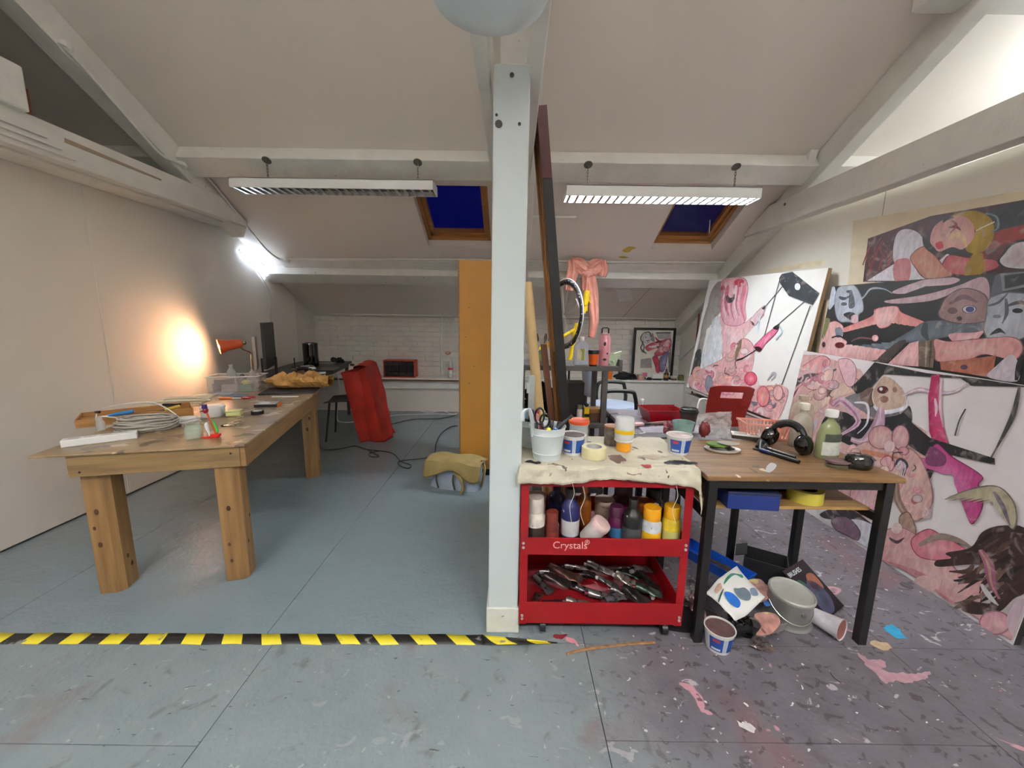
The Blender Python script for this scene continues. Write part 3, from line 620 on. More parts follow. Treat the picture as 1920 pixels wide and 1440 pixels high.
# black folder under the bag, papers, pen
p = tt(560, 733); g = thing('black_folder', 'large flat black folder lying under the brown paper bag', 'folder', p, AT+R(3))
MB().box((-.06, .0, .006), (.42, .30, .012)).build('cover', M('folder_black', (34, 32, 34), .5), g, bev=.002); MB().box((-.06, 0, .0125), (.40, .29, .002)).build('sheet', M('folder_dark', (44, 42, 46), .6), g)
p = tt(596, 722); o = MB().box((0, 0, .001), (.21, .297, .002)).build('paper_sheet', M('paper_white', (236, 234, 226), .8)); o.location = (p.x+.0, p.y+.0, T+.0); o.rotation_euler = (0, 0, R(8)); tag(o, 'white sheet of paper sticking out at the far end of the wooden table', 'paper')
p = tt(535, 745); o = MB().tube([(-.10, -.006, .006), (.09, .006, .006), (.10, .0065, .006)], [.005, .005, .002], 8).build('marker_pen', M('pen_white', (225, 224, 220), .4)); o.location = p; o.rotation_euler = (0, 0, R(6)); tag(o, 'white and black felt pen lying along the folder edge', 'pen')
p = tt(437, 748); g = thing('craft_knife', 'craft knife with orange handle and pale blade guard lying flat', 'knife', p, R(14))
MB().box((-.05, 0, .007), (.09, .018, .014)).build('handle', M('knife_orange', (224, 120, 60), .4), g, bev=.003); MB().box((.05, 0, .006), (.11, .014, .008)).build('sheath', white_pl, g, bev=.001)
p = tt(455, 746); g = thing('scissors', 'red handled scissors lying beside the brown paper bag', 'scissors', p, R(-8))
redh = M('scissor_red', (170, 26, 34), .35)
for s in (-1, 1):
    MB().tube([(.05+cos(q)*.035, s*.022+sin(q)*.018, .006) for q in [2*pi*j/14 for j in range(14)]], .006, 6, close=True).build('handle', redh, g); MB().prism([(.02, s*.004, .004), (-.09, 0, .004), (-.02, s*.012, .004)], (0, 0, .003)).build('blade', chrome, g)
for k, (px, py, a, c, lab) in enumerate(((418, 738, 5, (196, 200, 210), 'pale grey printed card lying in front of the clear storage box'), (445, 741, -12, (120, 140, 170), 'blue-grey leaflet lying in front of the clear storage box'), (385, 741, 30, (232, 226, 214), 'cream paper sheet lying beside the white wire rack'))):
    p = tt(px, py); o = MB().box((0, 0, .001+k*.0004), (.15, .10, .002)).build('leaflet', M('leaflet_%d' % k, c, .6, var=.2, scale=20)); o.location = p; o.rotation_euler = (0, 0, R(a)); tag(o, lab, 'leaflet')
# white slatted frame (laser cut board)
p = tt(345, 752); g = thing('slatted_board', 'white cut board of parallel slats leaning flat on the table by the wall', 'board', p, R(22))
cream = M('cream_board', (232, 220, 196), .6, var=.04)
for k in range(7): MB().box((0, -.15+k*.05, .012), (.30, .012, .006)).build('slat', cream, g)
for s in (-1, 1): MB().box((s*.15, 0, .006), (.012, .33, .012)).build('rail', cream, g)
MB().tube([(-.02+cos(q)*.10, -.03+sin(q)*.07, .018) for q in [pi*j/14 for j in range(15)]], .006, 6).build('arc', cream, g)
p = tt(420, 757); o = MB().tube([(-.28, -.10, .008), (-.14, -.02, .008), (.0, .02, .008), (.16, .05, .008)], .008, 8).build('plastic_rod', cream); o.location = tt(355, 752)+Vector((.06, -.12, .018)); tag(o, 'bent cream plastic tube lying across the slatted board', 'rod')
# clear storage box with contents
c0 = tt(388, 736); c1 = tt(484, 736); ang = AT
bx = thing('storage_box', 'clear plastic storage box full of odds and ends under the desk lamp', 'box', ((c0.x+c1.x)/2-.02, (c0.y+c1.y)/2+.105, T), ang)
W_, D_, H_ = .38, .20, .135
cs = M('clear_box_plastic', (236, 232, 226), .12, alpha=.22, var=.02)
for s in (-1, 1):
    MB().box((0, s*D_/2, H_/2), (W_, .003, H_)).build('side', cs, bx); MB().box((s*W_/2, 0, H_/2), (.003, D_, H_)).build('end', cs, bx)
    MB().box((0, s*(D_/2+.006), H_), (W_+.03, .014, .005)).build('rim', white_pl, bx); MB().box((s*(W_/2+.006), 0, H_), (.014, D_, .005)).build('rim', white_pl, bx)
MB().box((0, 0, .002), (W_, D_, .004)).build('floor_sheet', cs, bx)
bm4 = Matrix.Translation(bx.location) @ Matrix.Rotation(ang, 4, 'Z')
def inbox(name, label, cat, mb, mat, loc, rz=0, bev=.002):
    o = mb.build(name, mat, bev=bev); o.location = bm4 @ Vector(loc); o.rotation_euler = (0, 0, ang+rz); return tag(o, label, cat)
inbox('black_case', 'black ridged case on top of the clear storage box contents', 'case', MB().box((0, 0, .022), (.13, .06, .044)), blackpl, (-.08, -.055, .066), R(4))
inbox('bottle_clear', 'clear plastic bottle with white cap poking out of the storage box', 'bottle', MB().lathe([(.03, 0), (.034, .01), (.034, .16), (.016, .19), (.016, .205), (.018, .206), (.018, .222), (0, .222)], n=18), clearpl, (-.06, .04, .004))
inbox('green_pack', 'green packet with white barcode label inside the storage box', 'packet', MB().box((0, 0, .03), (.09, .04, .06)), M('pack_green', (70, 130, 84), .5, var=.2), (.09, -.075, .004))
inbox('violet_tub', 'violet tub lying in the bottom corner of the storage box', 'tub', MB().lathe([(.03, 0), (.034, .06), (.034, .066), (0, .066)], n=16), M('tub_violet', (90, 74, 110), .5), (-.14, -.055, .005))
inbox('mauve_pack', 'grey-mauve packet between the tub and the green packet', 'packet', MB().box((0, 0, .032), (.10, .05, .064)), M('pack_mauve', (150, 132, 140), .6, var=.3), (-.03, -.065, .005), R(6))
inbox('yellow_sponge', 'yellow-green sponge on top of the green packet', 'sponge', MB().blob((0, 0, .02), (.035, .025, .02), 3), M('sponge_lime', (196, 200, 110), .8), (.09, -.072, .062), 0, 0)
inbox('bubble_wrap', 'crumpled clear plastic wrap spilling over the storage box', 'wrap', MB().blob((0, 0, .088), (.052, .042, .074), 5, .3, 4, 22, True), M('crumpled_wrap', (214, 200, 198), .15, alpha=.55), (.115, .045, .0), 0, 0)
inbox('dark_pouch', 'dark grey pouch lying across the back of the storage box', 'pouch', MB().blob((0, 0, .072), (.028, .034, .066), 8, .12), M('pouch_grey', (96, 88, 86), .7), (.015, .052, .0), 0, 0)
# brown paper bag
b0 = tt(470, 735); b1 = tt(592, 722); c = (b0+b1)/2; d = (b1-b0); L_ = .54
def bagf(u, v):
    q = 2*pi*v; e = (abs(2*u-1))**3; prof_h = (1-.55*e)*(.95+.15*sin(u*7)); 
    x = (u-.5)*L_; y = cos(q)*.12*(1-.35*e); z = max(.0, .066+sin(q)*.070*prof_h)
    nn = Vector((x*11, y*11, z*14)); k = noise.noise(nn)*.05+abs(noise.noise(nn*2.1))*.042-.012
    return (x+.012*noise.noise(nn+Vector((3, 3, 3))), y+k*cos(q), max(.001, z+k*max(0, sin(q))+.025*(u-.35)*sin(q)))
bg = MB().grid(bagf, 30, 18, smooth=False).build('paper_bag', M('kraft_paper', (196, 150, 84), .65, var=.12, scale=10), solid=.001); bg.location = (c.x+.15, c.y-.02, T+.0135); bg.rotation_euler = (0, 0, math.atan2(d.y, d.x)-R(40)); tag(bg, 'crumpled brown paper bag lying on the far end of the wooden table', 'paper bag')
# desk lamp
lampp = Vector((-2.60, 3.86, .78)); g = thing('desk_lamp', 'orange metal desk lamp shining onto the plain wall', 'lamp', lampp)
brass = M('lamp_chrome', (196, 180, 150), .25, .9); shade = M('lamp_orange', (206, 92, 52), .35, var=.05)
hd = ax(443, 645, -2.655)-lampp
MB().lathe([(0, 0), (.075, 0), (.075, .012), (.02, .022), (.01, .03), (0, .03)], n=28).build('base', shade, g)
wire(MB(), [(0, 0, .02), (0, 0, .12), (0, 0, .20), (0, .0, .26), (hd.x*.5, hd.y*.5, hd.z-.06), (hd.x, hd.y, hd.z)], .007, 6, 8).build('arm', brass, g)
ax_ = Vector((-.73, -.66, -.16)).normalized(); mm = Vector((0, 0, 1)).rotation_difference(ax_).to_matrix().to_4x4()
sh = MB().lathe([(.02, -.05), (.036, -.045), (.044, .0), (.050, .07), (.068, .135), (.069, .14), (.066, .135), (.048, .07), (.042, .0), (.02, -.035)], hd, 28, m=mm).build('shade', shade, g)
MB().blob(hd-ax_*.06, (.022, .022, .022), 1, .02).build('swivel_knob', brass, sh)
bulbm = M('lit_bulb', (255, 220, 170), .5, emit=(255, 214, 166), es=LAMPE)
MB().blob(hd+ax_*.112, (.030, .030, .030), 0, 0, 1, 16).build('bulb', bulbm, sh)
# LED strip on the wall
a, b = Vector((XL, 4.42, cz(4.42)-.13)), Vector((XL, 4.84, cz(4.84)-.13))
g = thing('led_strip', 'short glowing cool white LED bar fixed to the plain wall', 'light'); dx = Vector((.012, 0, 0))
MB().tube([a+dx*.75, b+dx*.75], .008, 8).build('housing', whitemetal, g); MB().tube([a+dx*2.0, b+dx*2.0], .009, 8).build('diffuser', M('led_glow', (255, 255, 255), .5, emit=(214, 230, 255), es=18), g)
wire(MB(), [Vector((XL, 4.6, cz(4.6)-.14))+dx, ax(505, 550, XL)+dx, ax(505, 590, XL)+dx, ax(506, 612, XL)+dx, ax(507, 660, XL)+dx], .004, 6, 6).build('cable', greycab, g)

# ================================================================== BLACK DESK AGAINST THE WALL
D2 = .78; r1 = Vector((-2.05, 3.83, 0)); r2 = Vector((-2.33, 5.62, 0)); e = (r2-r1).normalized(); a2 = math.atan2(-e.x, e.y); L2 = (r2-r1).length
g = thing('black_desk', 'dark brown-black desk with thin legs behind the wooden table', 'desk', r1, a2)
dk = M('desk_black', (44, 38, 36), .4, var=.2, scale=8)
W2 = .70
MB().bb(-W2, 0, 0, L2, D2-.03, D2).build('desktop', dk, g, bev=.003)
for (x, y) in ((-.06, .06), (-.06, L2-.05), (-W2+.04, .06), (-W2+.04, L2-.05)): MB().bb(x-.02, x+.02, y-.02, y+.02, 0, D2-.03).build('leg', dk, g)
MB().bb(-.05, -.03, .06, L2-.05, D2-.075, D2-.03).build('rail', dk, g); MB().box((.015, L2-.04, D2-.05), (.05, .03, .03)).build('clamp', dk, g)
dm = Matrix.Translation(r1) @ Matrix.Rotation(a2, 4, 'Z')
def on2(px, py): return az(px, py, D2)
scr = M('screen_dark', (34, 32, 31), .15, var=.05); frame_s = M('bezel_silver', (176, 172, 166), .3, .7)
def monitor(label, c, w_, h_, rz, zb, back):
    g = thing('monitor', label, 'monitor', c, rz)
    MB().box((0, 0, zb+h_/2), (w_, .03, h_)).build('case', back, g, bev=.003); MB().box((0, -.0155, zb+h_/2), (w_-.02, .002, h_-.025)).build('screen', scr, g)
    MB().box((0, .05, zb*.5+.05), (.06, .02, zb+.1)).build('stand', blackpl, g); MB().box((0, .035, .006), (.15, .11, .012)).build('foot', blackpl, g, bev=.002)
    return g
def mon_at(pl, pr_, Yl, zt):
    pass
pc = Vector((-2.55, 4.08, D2)); monitor('black flat monitor turned side-on at the near end of the black desk', pc, .52, .46, R(-68), .10, blackpl)
pc = Vector((-2.775, 4.2, D2)); monitor('thin silver-edged monitor standing behind the black monitor', pc, .42, .34, R(-59), .07, frame_s)
# cylinder computer
p = Vector((-2.56, 4.93, D2)); g = thing('desktop_computer', 'glossy black cylinder desktop computer on the black desk', 'computer', p)
glb = M('gloss_black', (12, 12, 13), .08, var=.05, coat=.6)
MB().lathe([(.075, 0), (.088, .004), (.09, .02), (.09, .285), (.086, .298), (.075, .303), (.062, .302), (.058, .29), (.055, .24), (.0, .235)], n=40).build('shell', glb, g)
p = on2(575, 692); g = thing('keyboard', 'white keyboard lying on the black desk', 'keyboard', (-2.20, 4.30, D2), a2+R(18))
MB().box((0, 0, .005), (.22, .10, .008)).build('body', white_pl, g, bev=.002)
for r_ in range(4): MB().box((0, -.034+r_*.022, .0105), (.205, .018, .003)).build('key_row', M('key_white', (214, 214, 212), .5), g, bev=.001)
o = MB().blob((0, 0, .016), (.055, .032, .016), 0, .02).build('computer_mouse', white_pl); o.location = (-2.40, 4.62, D2); tag(o, 'white computer mouse on the black desk', 'mouse')
g = thing('router', 'small black box with upright antenna beside the monitors', 'router', (-2.42, 4.32, D2)); MB().box((0, 0, .04), (.07, .06, .08)).build('body', blackpl, g, bev=.004); MB().cyl((-.01, 0, .08), (-.01, 0, .17), .006, n=8).build('antenna', blackpl, g)
g = thing('mug', 'tan and white paper cup behind the headphones', 'cup', (-2.26, 4.12, D2)); MB().lathe([(.03, 0), (.04, .09), (.041, .092), (.037, .09), (.028, .006), (0, .006)], n=24).build('cup', M('cup_tan', (196, 150, 110), .6, var=.15), g)
def headphones(label, p, rz, s=1.0, tilt=0):
    g = thing('headphones', label, 'headphones', p, rz); hb = []
    rr = .082*s
    m_ = Matrix.Rotation(tilt, 4, 'X')
    pts = [m_ @ Vector((cos(q)*rr, 0, .04*s+sin(q)*rr*1.15)) for q in [pi*j/18 for j in range(19)]]
    MB().tube(pts, [.014*s]*19, 8).build('headband', blackpl, g)
    MB().tube([p_*.97+Vector((0, 0, .0)) for p_ in pts[5:14]], .019*s, 8).build('pad', M('pad_black', (26, 25, 25), .7), g)
    for sg in (-1, 1):
        c = m_ @ Vector((sg*rr, 0, .045*s)); mm = Matrix.Rotation(sg*R(78), 4, 'Y')
        MB().lathe([(0, .024*s), (.030*s, .024*s), (.044*s, .016*s), (.049*s, 0), (.047*s, -.018*s), (.036*s, -.03*s), (.020*s, -.024*s), (0, -.016*s)], c, 24, m=mm).build('ear_cup', glb, g)
    settle(g, p[2]+.0005); return g
headphones('black headphones lying on the black desk beside the keyboard', Vector((-2.16, 3.95, D2)), R(20), 1.0, R(-62))
o = MB().blob((0, 0, .035), (.10, .05, .04), 4, .5, 3).build('black_glove', M('glove_black', (22, 21, 22), .7)); o.location = (-2.45, 5.42, D2-.004); tag(o, 'crumpled black glove at the far end of the black desk', 'glove')
o = MB().box((0, 0, .007), (.28, .20, .014)).build('laptop', M('laptop_grey', (140, 138, 134), .4, .4), bev=.003); o.location = (-2.55, 5.22, D2); o.rotation_euler = (0, 0, a2); tag(o, 'closed grey laptop at the far end of the black desk', 'laptop')
o = MB().box((0, 0, .006), (.40, .28, .012)).build('drawing_tablet', M('tablet_black', (30, 29, 30), .3), bev=.003); o.location = (-2.30, 4.55+.05, D2); o.rotation_euler = (0, 0, a2); tag(o, 'flat black drawing tablet in the middle of the black desk', 'tablet')
random.seed(8)
for k, (lab, mt_, pts) in enumerate((('black cable tangled beside the monitor foot', blackcab, [(-2.72, 3.72), (-2.6, 3.76), (-2.55, 3.68), (-2.66, 3.64), (-2.5, 3.8)]), ('white charging cable looped near the paper bag', whitecab, [(-2.5, 3.64), (-2.42, 3.68), (-2.34, 3.8), (-2.24, 3.78), (-2.3, 3.68), (-2.44, 3.66)]), ('grey cable tangled in front of the cylinder computer', greycab, [(-2.62, 4.6), (-2.5, 4.64), (-2.42, 4.74), (-2.5, 4.78), (-2.6, 4.7), (-2.46, 4.68)]))):
    tag(wire(MB(), [(x, y, D2+.006+.03*abs(sin(i*1.7))) for i, (x, y) in enumerate(pts)], .0045, 7, 6).build('desk_cable', mt_), lab, 'cable')
tag(wire(MB(), [(-2.37, 5.2, D2-.036), (-2.34, 5.2, .5), (-2.36, 5.22, .3), (-2.42, 5.25, .06), (-2.3, 5.1, .008), (-2.0, 5.2, .008), (-1.7, 5.5, .008), (-1.2, 5.62, .008), (-.8, 5.6, .008)], .006, 7, 6).build('mains_cable', whitecab), 'white mains cable dropping behind the desk and along the ledge', 'cable')

# ================================================================== CHAIR WITH RED CLOTH
cc = Vector((-1.95, 4.50, 0)); g = thing('metal_chair', 'dark metal-legged chair with a red cloth over its back', 'chair', cc, R(-80))
chb = M('chair_brown_seat', (62, 54, 50), .5, var=.1)
MB().grid(lambda u, v: ((u-.5)*.40, (v-.5)*.40, .445+.02*(2*u-1)**2-.012*(2*v-1)**2), 12, 12).build('seat', chb, g, solid=.012)
for (x, y, x2, y2) in ((-.15, -.15, -.20, -.20), (.15, -.15, .20, -.20), (-.15, .15, -.21, .23), (.15, .15, .21, .23)): MB().tube([(x, y, .44), (x2, y2, 0)], .012, 8).build('leg', blackpl, g)
for s in (-1, 1): MB().tube([(s*.17, .17, .44), (s*.17, .215, .60), (s*.16, .24, .84)], .011, 8).build('back_post', blackpl, g)
MB().grid(lambda u, v: ((u-.5)*.36, .235+.03*(1-(2*u-1)**2)-.03+v*.02, .62+v*.20), 10, 4).build('backrest', chb, g, solid=.012)
red = M('red_orange_cloth', (158, 36, 20), .85, var=.22, scale=7, bump=.2, bscale=90)
cx, cyy = -1.66, 4.47
def clothf(u, v):
    # draped over the chair back: v 0 = floor hem outside, about .6 = over the top, 1 = hem hanging on the seat side
    y = u-.5; wid = .15+.17*(1-abs(v-.45)*1.1); Y = 4.50+y*wid*1.9+.05*(v-.5); sk = -.176*(Y-4.54)
    f = .5+.5*sin(u*17+v*5); f2 = .5+.5*sin(u*29-v*9); nn_ = abs(noise.noise(Vector((u*6, v*5, 5))))
    if v < .58: t_ = v/.58; z = .006+t_*.85; X = -1.660+.15*(1-t_)**.8+(.055*f+.035*f2+.04*nn_)*(.35+.65*(1-t_))
    elif v < .68: t_ = (v-.58)/.10; z = .856+.02*sin(t_*pi); X = -1.645-.155*t_
    else: t_ = (v-.68)/.32; z = .856-t_*.34; X = -1.800-(.03*f+.02*f2)*t_
    if v < .58 and u < .45:                 # this end wraps round the near edge of the chair back
        w_ = (.45-u)/.45; X = X-.23*w_-.03*sin(w_*9)*w_; Y = min(Y, 4.275)-.03*sin(w_*7+v*4)*w_; sk = 0; z = z-.10*w_*v
    return (X+sk, Y, max(.004, z+.012*sin(u*13+1)*(1 if v > .1 else .3)))
rc = MB().grid(clothf, 40, 40).build('red_cloth', red, solid=.004); tag(rc, 'red-orange cloth draped over the chair back, trailing to the floor', 'cloth')

# ================================================================== BACK LEDGE THINGS
c0 = ay(724, 712, 5.80); g = thing('toolbox', 'orange-red metal cabinet of small black drawers on the narrow ledge', 'toolbox', ((-1.92-1.46)/2, 5.855, lz))
orr = M('toolbox_orange', (190, 60, 30), .45, var=.1)
MB().bb(-.235, .235, -.09, .09, .245, .26).build('top', orr, g, bev=.004); MB().bb(-.235, .235, -.09, .09, 0, .012).build('bottom', orr, g)
for s in (-1, 1): MB().bb(s*.2275-.0075, s*.2275+.0075, -.09, .09, 0, .26).build('side', orr, g, bev=.004)
MB().bb(-.22, .22, .07, .085, .012, .245).build('back_panel', orr, g)
for i in range(4):
    for j in range(3):
        d_ = MB().box((-.165+i*.11, -.02, .052+j*.078), (.104, .12, .072)).build('drawer', M('drawer_smoke', (34, 33, 34), .3), g, bev=.002); MB().box((-.165+i*.11, -.083, .052+j*.078-.012), (.03, .01, .012)).build('pull', blackpl, d_)
p = ay(847, 700, 5.85); g = thing('water_bottle', 'empty clear plastic bottle with red band on the ledge beside the yellow cabinet', 'bottle', (p.x-.02, 5.85, lz))
MB().lathe([(.03, 0), (.038, .01), (.038, .06), (.034, .07), (.038, .08), (.038, .20), (.016, .27), (.014, .29), (0, .29)], n=20).build('body', clearpl, g); MB().lathe([(.0385, .12), (.0392, .12), (.0392, .15), (.0385, .15)], n=20, close=True).build('band', M('label_red', (180, 30, 36), .5), g)
p = ay(840, 662, 5.955); g = thing('red_valve', 'small red lever fixed to the brick wall by the conduit', 'valve', p); MB().tube([(cos(2*pi*j/12)*.04, 0, sin(2*pi*j/12)*.018) for j in range(12)], .006, 6, close=True).build('lever', M('label_red', (180, 30, 36), .5), g); MB().cyl((0, .02, 0), (0, -.01, 0), .012, n=10).build('stem', chrome, g)

# ================================================================== YELLOW CABINET, BAG, FLOOR CABLES
ply2 = M('yellow_varnished_ply', (196, 138, 52), .45, var=.10, scale=3, splat=[((120, 80, 30), .76, 12)])
cb0 = ay(861, 487, 3.36); cw = .30; g = thing('tall_cabinet', 'tall yellow-varnished plywood cabinet on a black plinth behind the post', 'cabinet', (cb0.x, 3.36, 0))
zt = cb0.z
MB().bb(0, cw, 0, .50, .06, zt).build('carcass', ply2, g, bev=.003); MB().bb(.015, cw-.015, .02, .48, 0, .06).build('plinth', blackpl, g)
MB().bb(-.012, 0, 0, .03, .06, zt).build('edge_strip', pineY, g); 
for (x, z) in ((.08, .85), (.05, 1.25), (.12, 1.0), (.08, 1.5)): MB().cyl((x, -.001, z), (x, -.003, z), .006, n=8).build('screw_head', M('rust_bolt', (120, 110, 100), .6, .5), g)
p = ay(853, 672, 3.5); g2 = thing('white_board_edge', 'white board leaning behind the yellow cabinet', 'board', (cb0.x-.03, 3.95, .70)); MB().box((0, 0, .16), (.03, .25, .33)).build('board', white_pl, g2, bev=.003); MB().box((0, 0, -.35), (.02, .25, .70)).build('lower_board', plaster, g2)
bagp = az(850, 918, 0); g = thing('satchel', 'canvas satchel with olive flap and grey-blue body slumped on the floor', 'bag', (bagp.x+.02, bagp.y+.10, 0), R(-14)); g.scale = (1.12, 1.12, 1.12)
sat = M('satchel_blue_grey', (150, 162, 176), .8, var=.1, bump=.3, bscale=200); olive = M('satchel_olive', (150, 130, 82), .85, var=.12, bump=.3, bscale=200); strapm = M('satchel_strap', (84, 74, 52), .8)
def satf(u, v):
    q = 2*pi*u; c = abs(cos(q))**.5*(1 if cos(q) > 0 else -1); s_ = abs(sin(q))**.5*(1 if sin(q) > 0 else -1); h = v*.19
    k = 1-.12*v; return (c*.20*k+.012*noise.noise(Vector((c*3, s_*3, v*4))), s_*.105*(1-.3*v)+.02*v+.012*noise.noise(Vector((c*4, s_*4, v*3+3))), h*(1+.06*c)+.0)
MB().grid(satf, 36, 8).build('body', sat, g); MB().prism([(cos(2*pi*k/16)*.19, sin(2*pi*k/16)*.08, .003) for k in range(16)], (0, 0, .004)).build('bottom', sat, g)
def flapf(u, v):
    x = (u-.5)*.43
    if v < .5: t_ = v/.5; y = .10-.20*t_; z = .214+.012*sin(pi*t_)-.014*(2*u-1)**2+.008*sin(u*11+v*6)
    else: t_ = (v-.5)/.5; y = -.10-.028*sin(t_*1.7); z = .212-.014*(2*u-1)**2-t_*(.085+.035*sin(u*8+1))+.006*sin(u*13)
    return (x*(1+.03*v), y, z)
MB().grid(flapf, 24, 14).build('flap', olive, g, solid=.005)
for x in (-.11, .02): wire(MB(), [(x, -.124, .13), (x-.006, -.124, .09), (x-.003, -.120, .05), (x+.004, -.112, .01)], [.006]*19, 6, 6).build('strap', strapm, g)
wire(MB(), [(.03, -.126, .14), (.08, -.14, .11), (.10, -.14, .05), (.09, -.16, .008)], [.011]*19, 6, 6).build('tail_strap', olive, g)
wire(MB(), [(.20, .0, .205), (.225, -.02, .17), (.22, -.03, .10), (.20, -.02, .02)], [.011]*19, 6, 6).build('shoulder_strap', olive, g); MB().box((.205, -.01, .205), (.03, .03, .02)).build('buckle', chrome, g)
fz = lambda x, y, h=.006: az(x, y, h)
tag(wire(MB(), [fz(x, y) for x, y in ((597, 832), (608, 843), (640, 841), (665, 836), (690, 843), (720, 846), (738, 851), (752, 865), (770, 872), (765, 878), (748, 872), (752, 864), (800, 858), (815, 848), (818, 830), (828, 812), (845, 800), (858, 798))], .005, 6, 6).build('floor_cable', blackcab), 'long black cable snaking from the table leg to the yellow cabinet', 'cable')
tag(wire(MB(), [fz(x, y) for x, y in ((692, 845), (705, 852), (710, 856), (695, 856), (693, 850), (712, 845))], .005, 6, 6).build('floor_cable', blackcab), 'small black cable loop on the floor below the red cloth', 'cable')
tag(wire(MB(), [fz(x, y) for x, y in ((735, 795), (775, 786), (820, 785), (845, 781), (856, 777))], .005, 6, 6).build('floor_cable', blackcab), 'thin dark cable running from the red cloth to the cabinet', 'cable')
tag(wire(MB(), [fz(x, y) for x, y in ((735, 770), (770, 767), (800, 773), (830, 771), (845, 776), (858, 775))], .006, 6, 6).build('floor_cable', whitecab), 'white cable lying along the foot of the ledge', 'cable')

# ================================================================== RED CART
CT = .80; CY0, CY1 = 1.55, 1.97; CX0, CX1 = .045, .775
cred = M('cart_red', (142, 8, 18), .35, var=.08, scale=8, splat=[((214, 150, 150), .78, 30)])
creds = M('cart_red_tray', (130, 16, 22), .45, var=.2, scale=14, splat=[((90, 84, 84), .66, 14), ((214, 140, 140), .74, 26)])
g = thing('tool_cart', 'red metal three-tier tool cart on black castors beside the post', 'cart', (0, 0, 0))
cart = g
for (x, y) in ((CX0, CY0), (CX1, CY0), (CX0, CY1), (CX1, CY1)):
    sx = 1 if x == CX0 else -1; sy = 1 if y == CY0 else -1
    b = MB(); b.bb(min(x, x+sx*.034), max(x, x+sx*.034), min(y, y+sy*.003), max(y, y+sy*.003), .055, CT-.012); b.bb(min(x, x+sx*.003), max(x, x+sx*.003), min(y, y+sy*.034), max(y, y+sy*.034), .055, CT-.012)
    b.build('corner_post', cred, g)
def ctray(z0, z1, name):
    b = MB(); b.bb(CX0+.003, CX1-.003, CY0+.003, CY1-.003, z0+.012, z0+.016)
    tr_ = b.build(name, creds, g)
    for (x0, x1, y0, y1) in ((CX0+.002, CX1-.002, CY0-.001, CY0+.005), (CX0+.002, CX1-.002, CY1-.005, CY1), (CX0, CX0+.005, CY0+.002, CY1-.002), (CX1-.005, CX1, CY0+.002, CY1-.002)):
        MB().bb(x0, x1, y0, y1, z0, z1).build('rim', cred, tr_, bev=.0015)
    return tr_
ctray(.06, .165, 'bottom_tray'); ctray(.395, .475, 'middle_tray'); ctray(CT-.09, CT-.006, 'top_tray')
for z in (.10, .085, .43, .45):
    for x in (CX0+.014, CX1-.014): MB().cyl((x, CY0-.001, z), (x, CY0-.006, z), .006, n=10).build('screw', M('screw_white', (200, 190, 185), .4, .4), g)
for (x, y) in ((CX0+.11, CY0+.03), (CX1-.07, CY0+.02), (CX0+.08, CY1-.05), (CX1-.07, CY1-.05)):
    c_ = MB(); c_.cyl((x-.012, y, .026), (x+.012, y, .026), .026, n=20).build('castor_wheel', blackpl, g)
    MB().cyl((x, y, .03), (x, y, .072), .012, n=10).build('castor_stem', chrome, g); MB().tube([(x-.016, y, .028), (x-.016, y, .055), (x+.016, y, .055), (x+.016, y, .028)], .004, 6).build('castor_fork', blackpl, g)
letm = M('lettering_pale', (226, 170, 160), .5)
q = ay(1036, 1028, CY0-.0015); text_mesh('lettering', 'Crystals', .046, letm, g, Matrix.Translation(q) @ Matrix.Rotation(pi/2, 4, 'X'))
q = ay(1096, 1021, CY0-.0015); text_mesh('registered_mark', '®', .03, letm, g, Matrix.Translation(q) @ Matrix.Rotation(pi/2, 4, 'X'))
# drop cloth
clothm = M('drop_cloth_canvas', (196, 189, 168), .85, var=.10, scale=9, bump=.5, bscale=35, splat=[((110, 98, 92), .66, 13), ((150, 124, 112), .68, 22), ((60, 52, 52), .72, 17)])
def dropf(u, v):
    fx = -.012+u*(CX1+.10+.02); e = max(0, u-.86)/.14
    fy = CY1+.005-v*(CY1-CY0+.075+.10*e*v+.012*sin(u*9)); ex = max(0, fx-(CX1+.008)); exl = max(0, (CX0-.008)-fx); ey = max(0, (CY0-.006)-fy)
    h = max(ex, ey, exl)+.35*min(max(ex, exl), ey)
    wr = .004*noise.noise(Vector((u*14, v*12, 1)))*2+.003*noise.noise(Vector((u*40, v*30, 3)))
    x = min(max(fx, CX0-.008), CX1+.008)+.13*ex-.25*exl+ex*.08*sin(v*9); y = max(fy, CY0-.006)-.12*ey-.006*(1 if ey > 0 else 0)*(1+sin(u*23))+wr*(1.5 if ey > 0 else 0)
    return (x, y, CT-h*.98+(abs(wr)*.25 if h == 0 else wr*.6)+.0015)
dc = MB().grid(dropf, 90, 46).build('drop_cloth', clothm, solid=.0016); tag(dc, 'paint-stained cream canvas cloth draped over the red cart top', 'cloth')
for k, (pts, c) in enumerate(((((1243, 867), (1262, 862), (1290, 865), (1306, 868), (1290, 871), (1262, 871)), (40, 38, 38)), (((1200, 873), (1215, 871), (1226, 873), (1214, 875)), (150, 40, 36)), (((1198, 856), (1225, 851), (1246, 855), (1225, 860)), (180, 164, 140)), (((1140, 855), (1165, 853), (1175, 862), (1158, 866)), (120, 96, 86)), (((985, 864), (1008, 864), (1012, 867), (985, 868)), (34, 32, 32)))):
    MB().ngon(jag(cat_rom([az(x, y, CT+.005) for x, y in pts], 8), .022, 38, k)[::-1]).build('paint_stain', M('stain_%d' % k, c, .7, var=.2), dc)
random.seed(6)
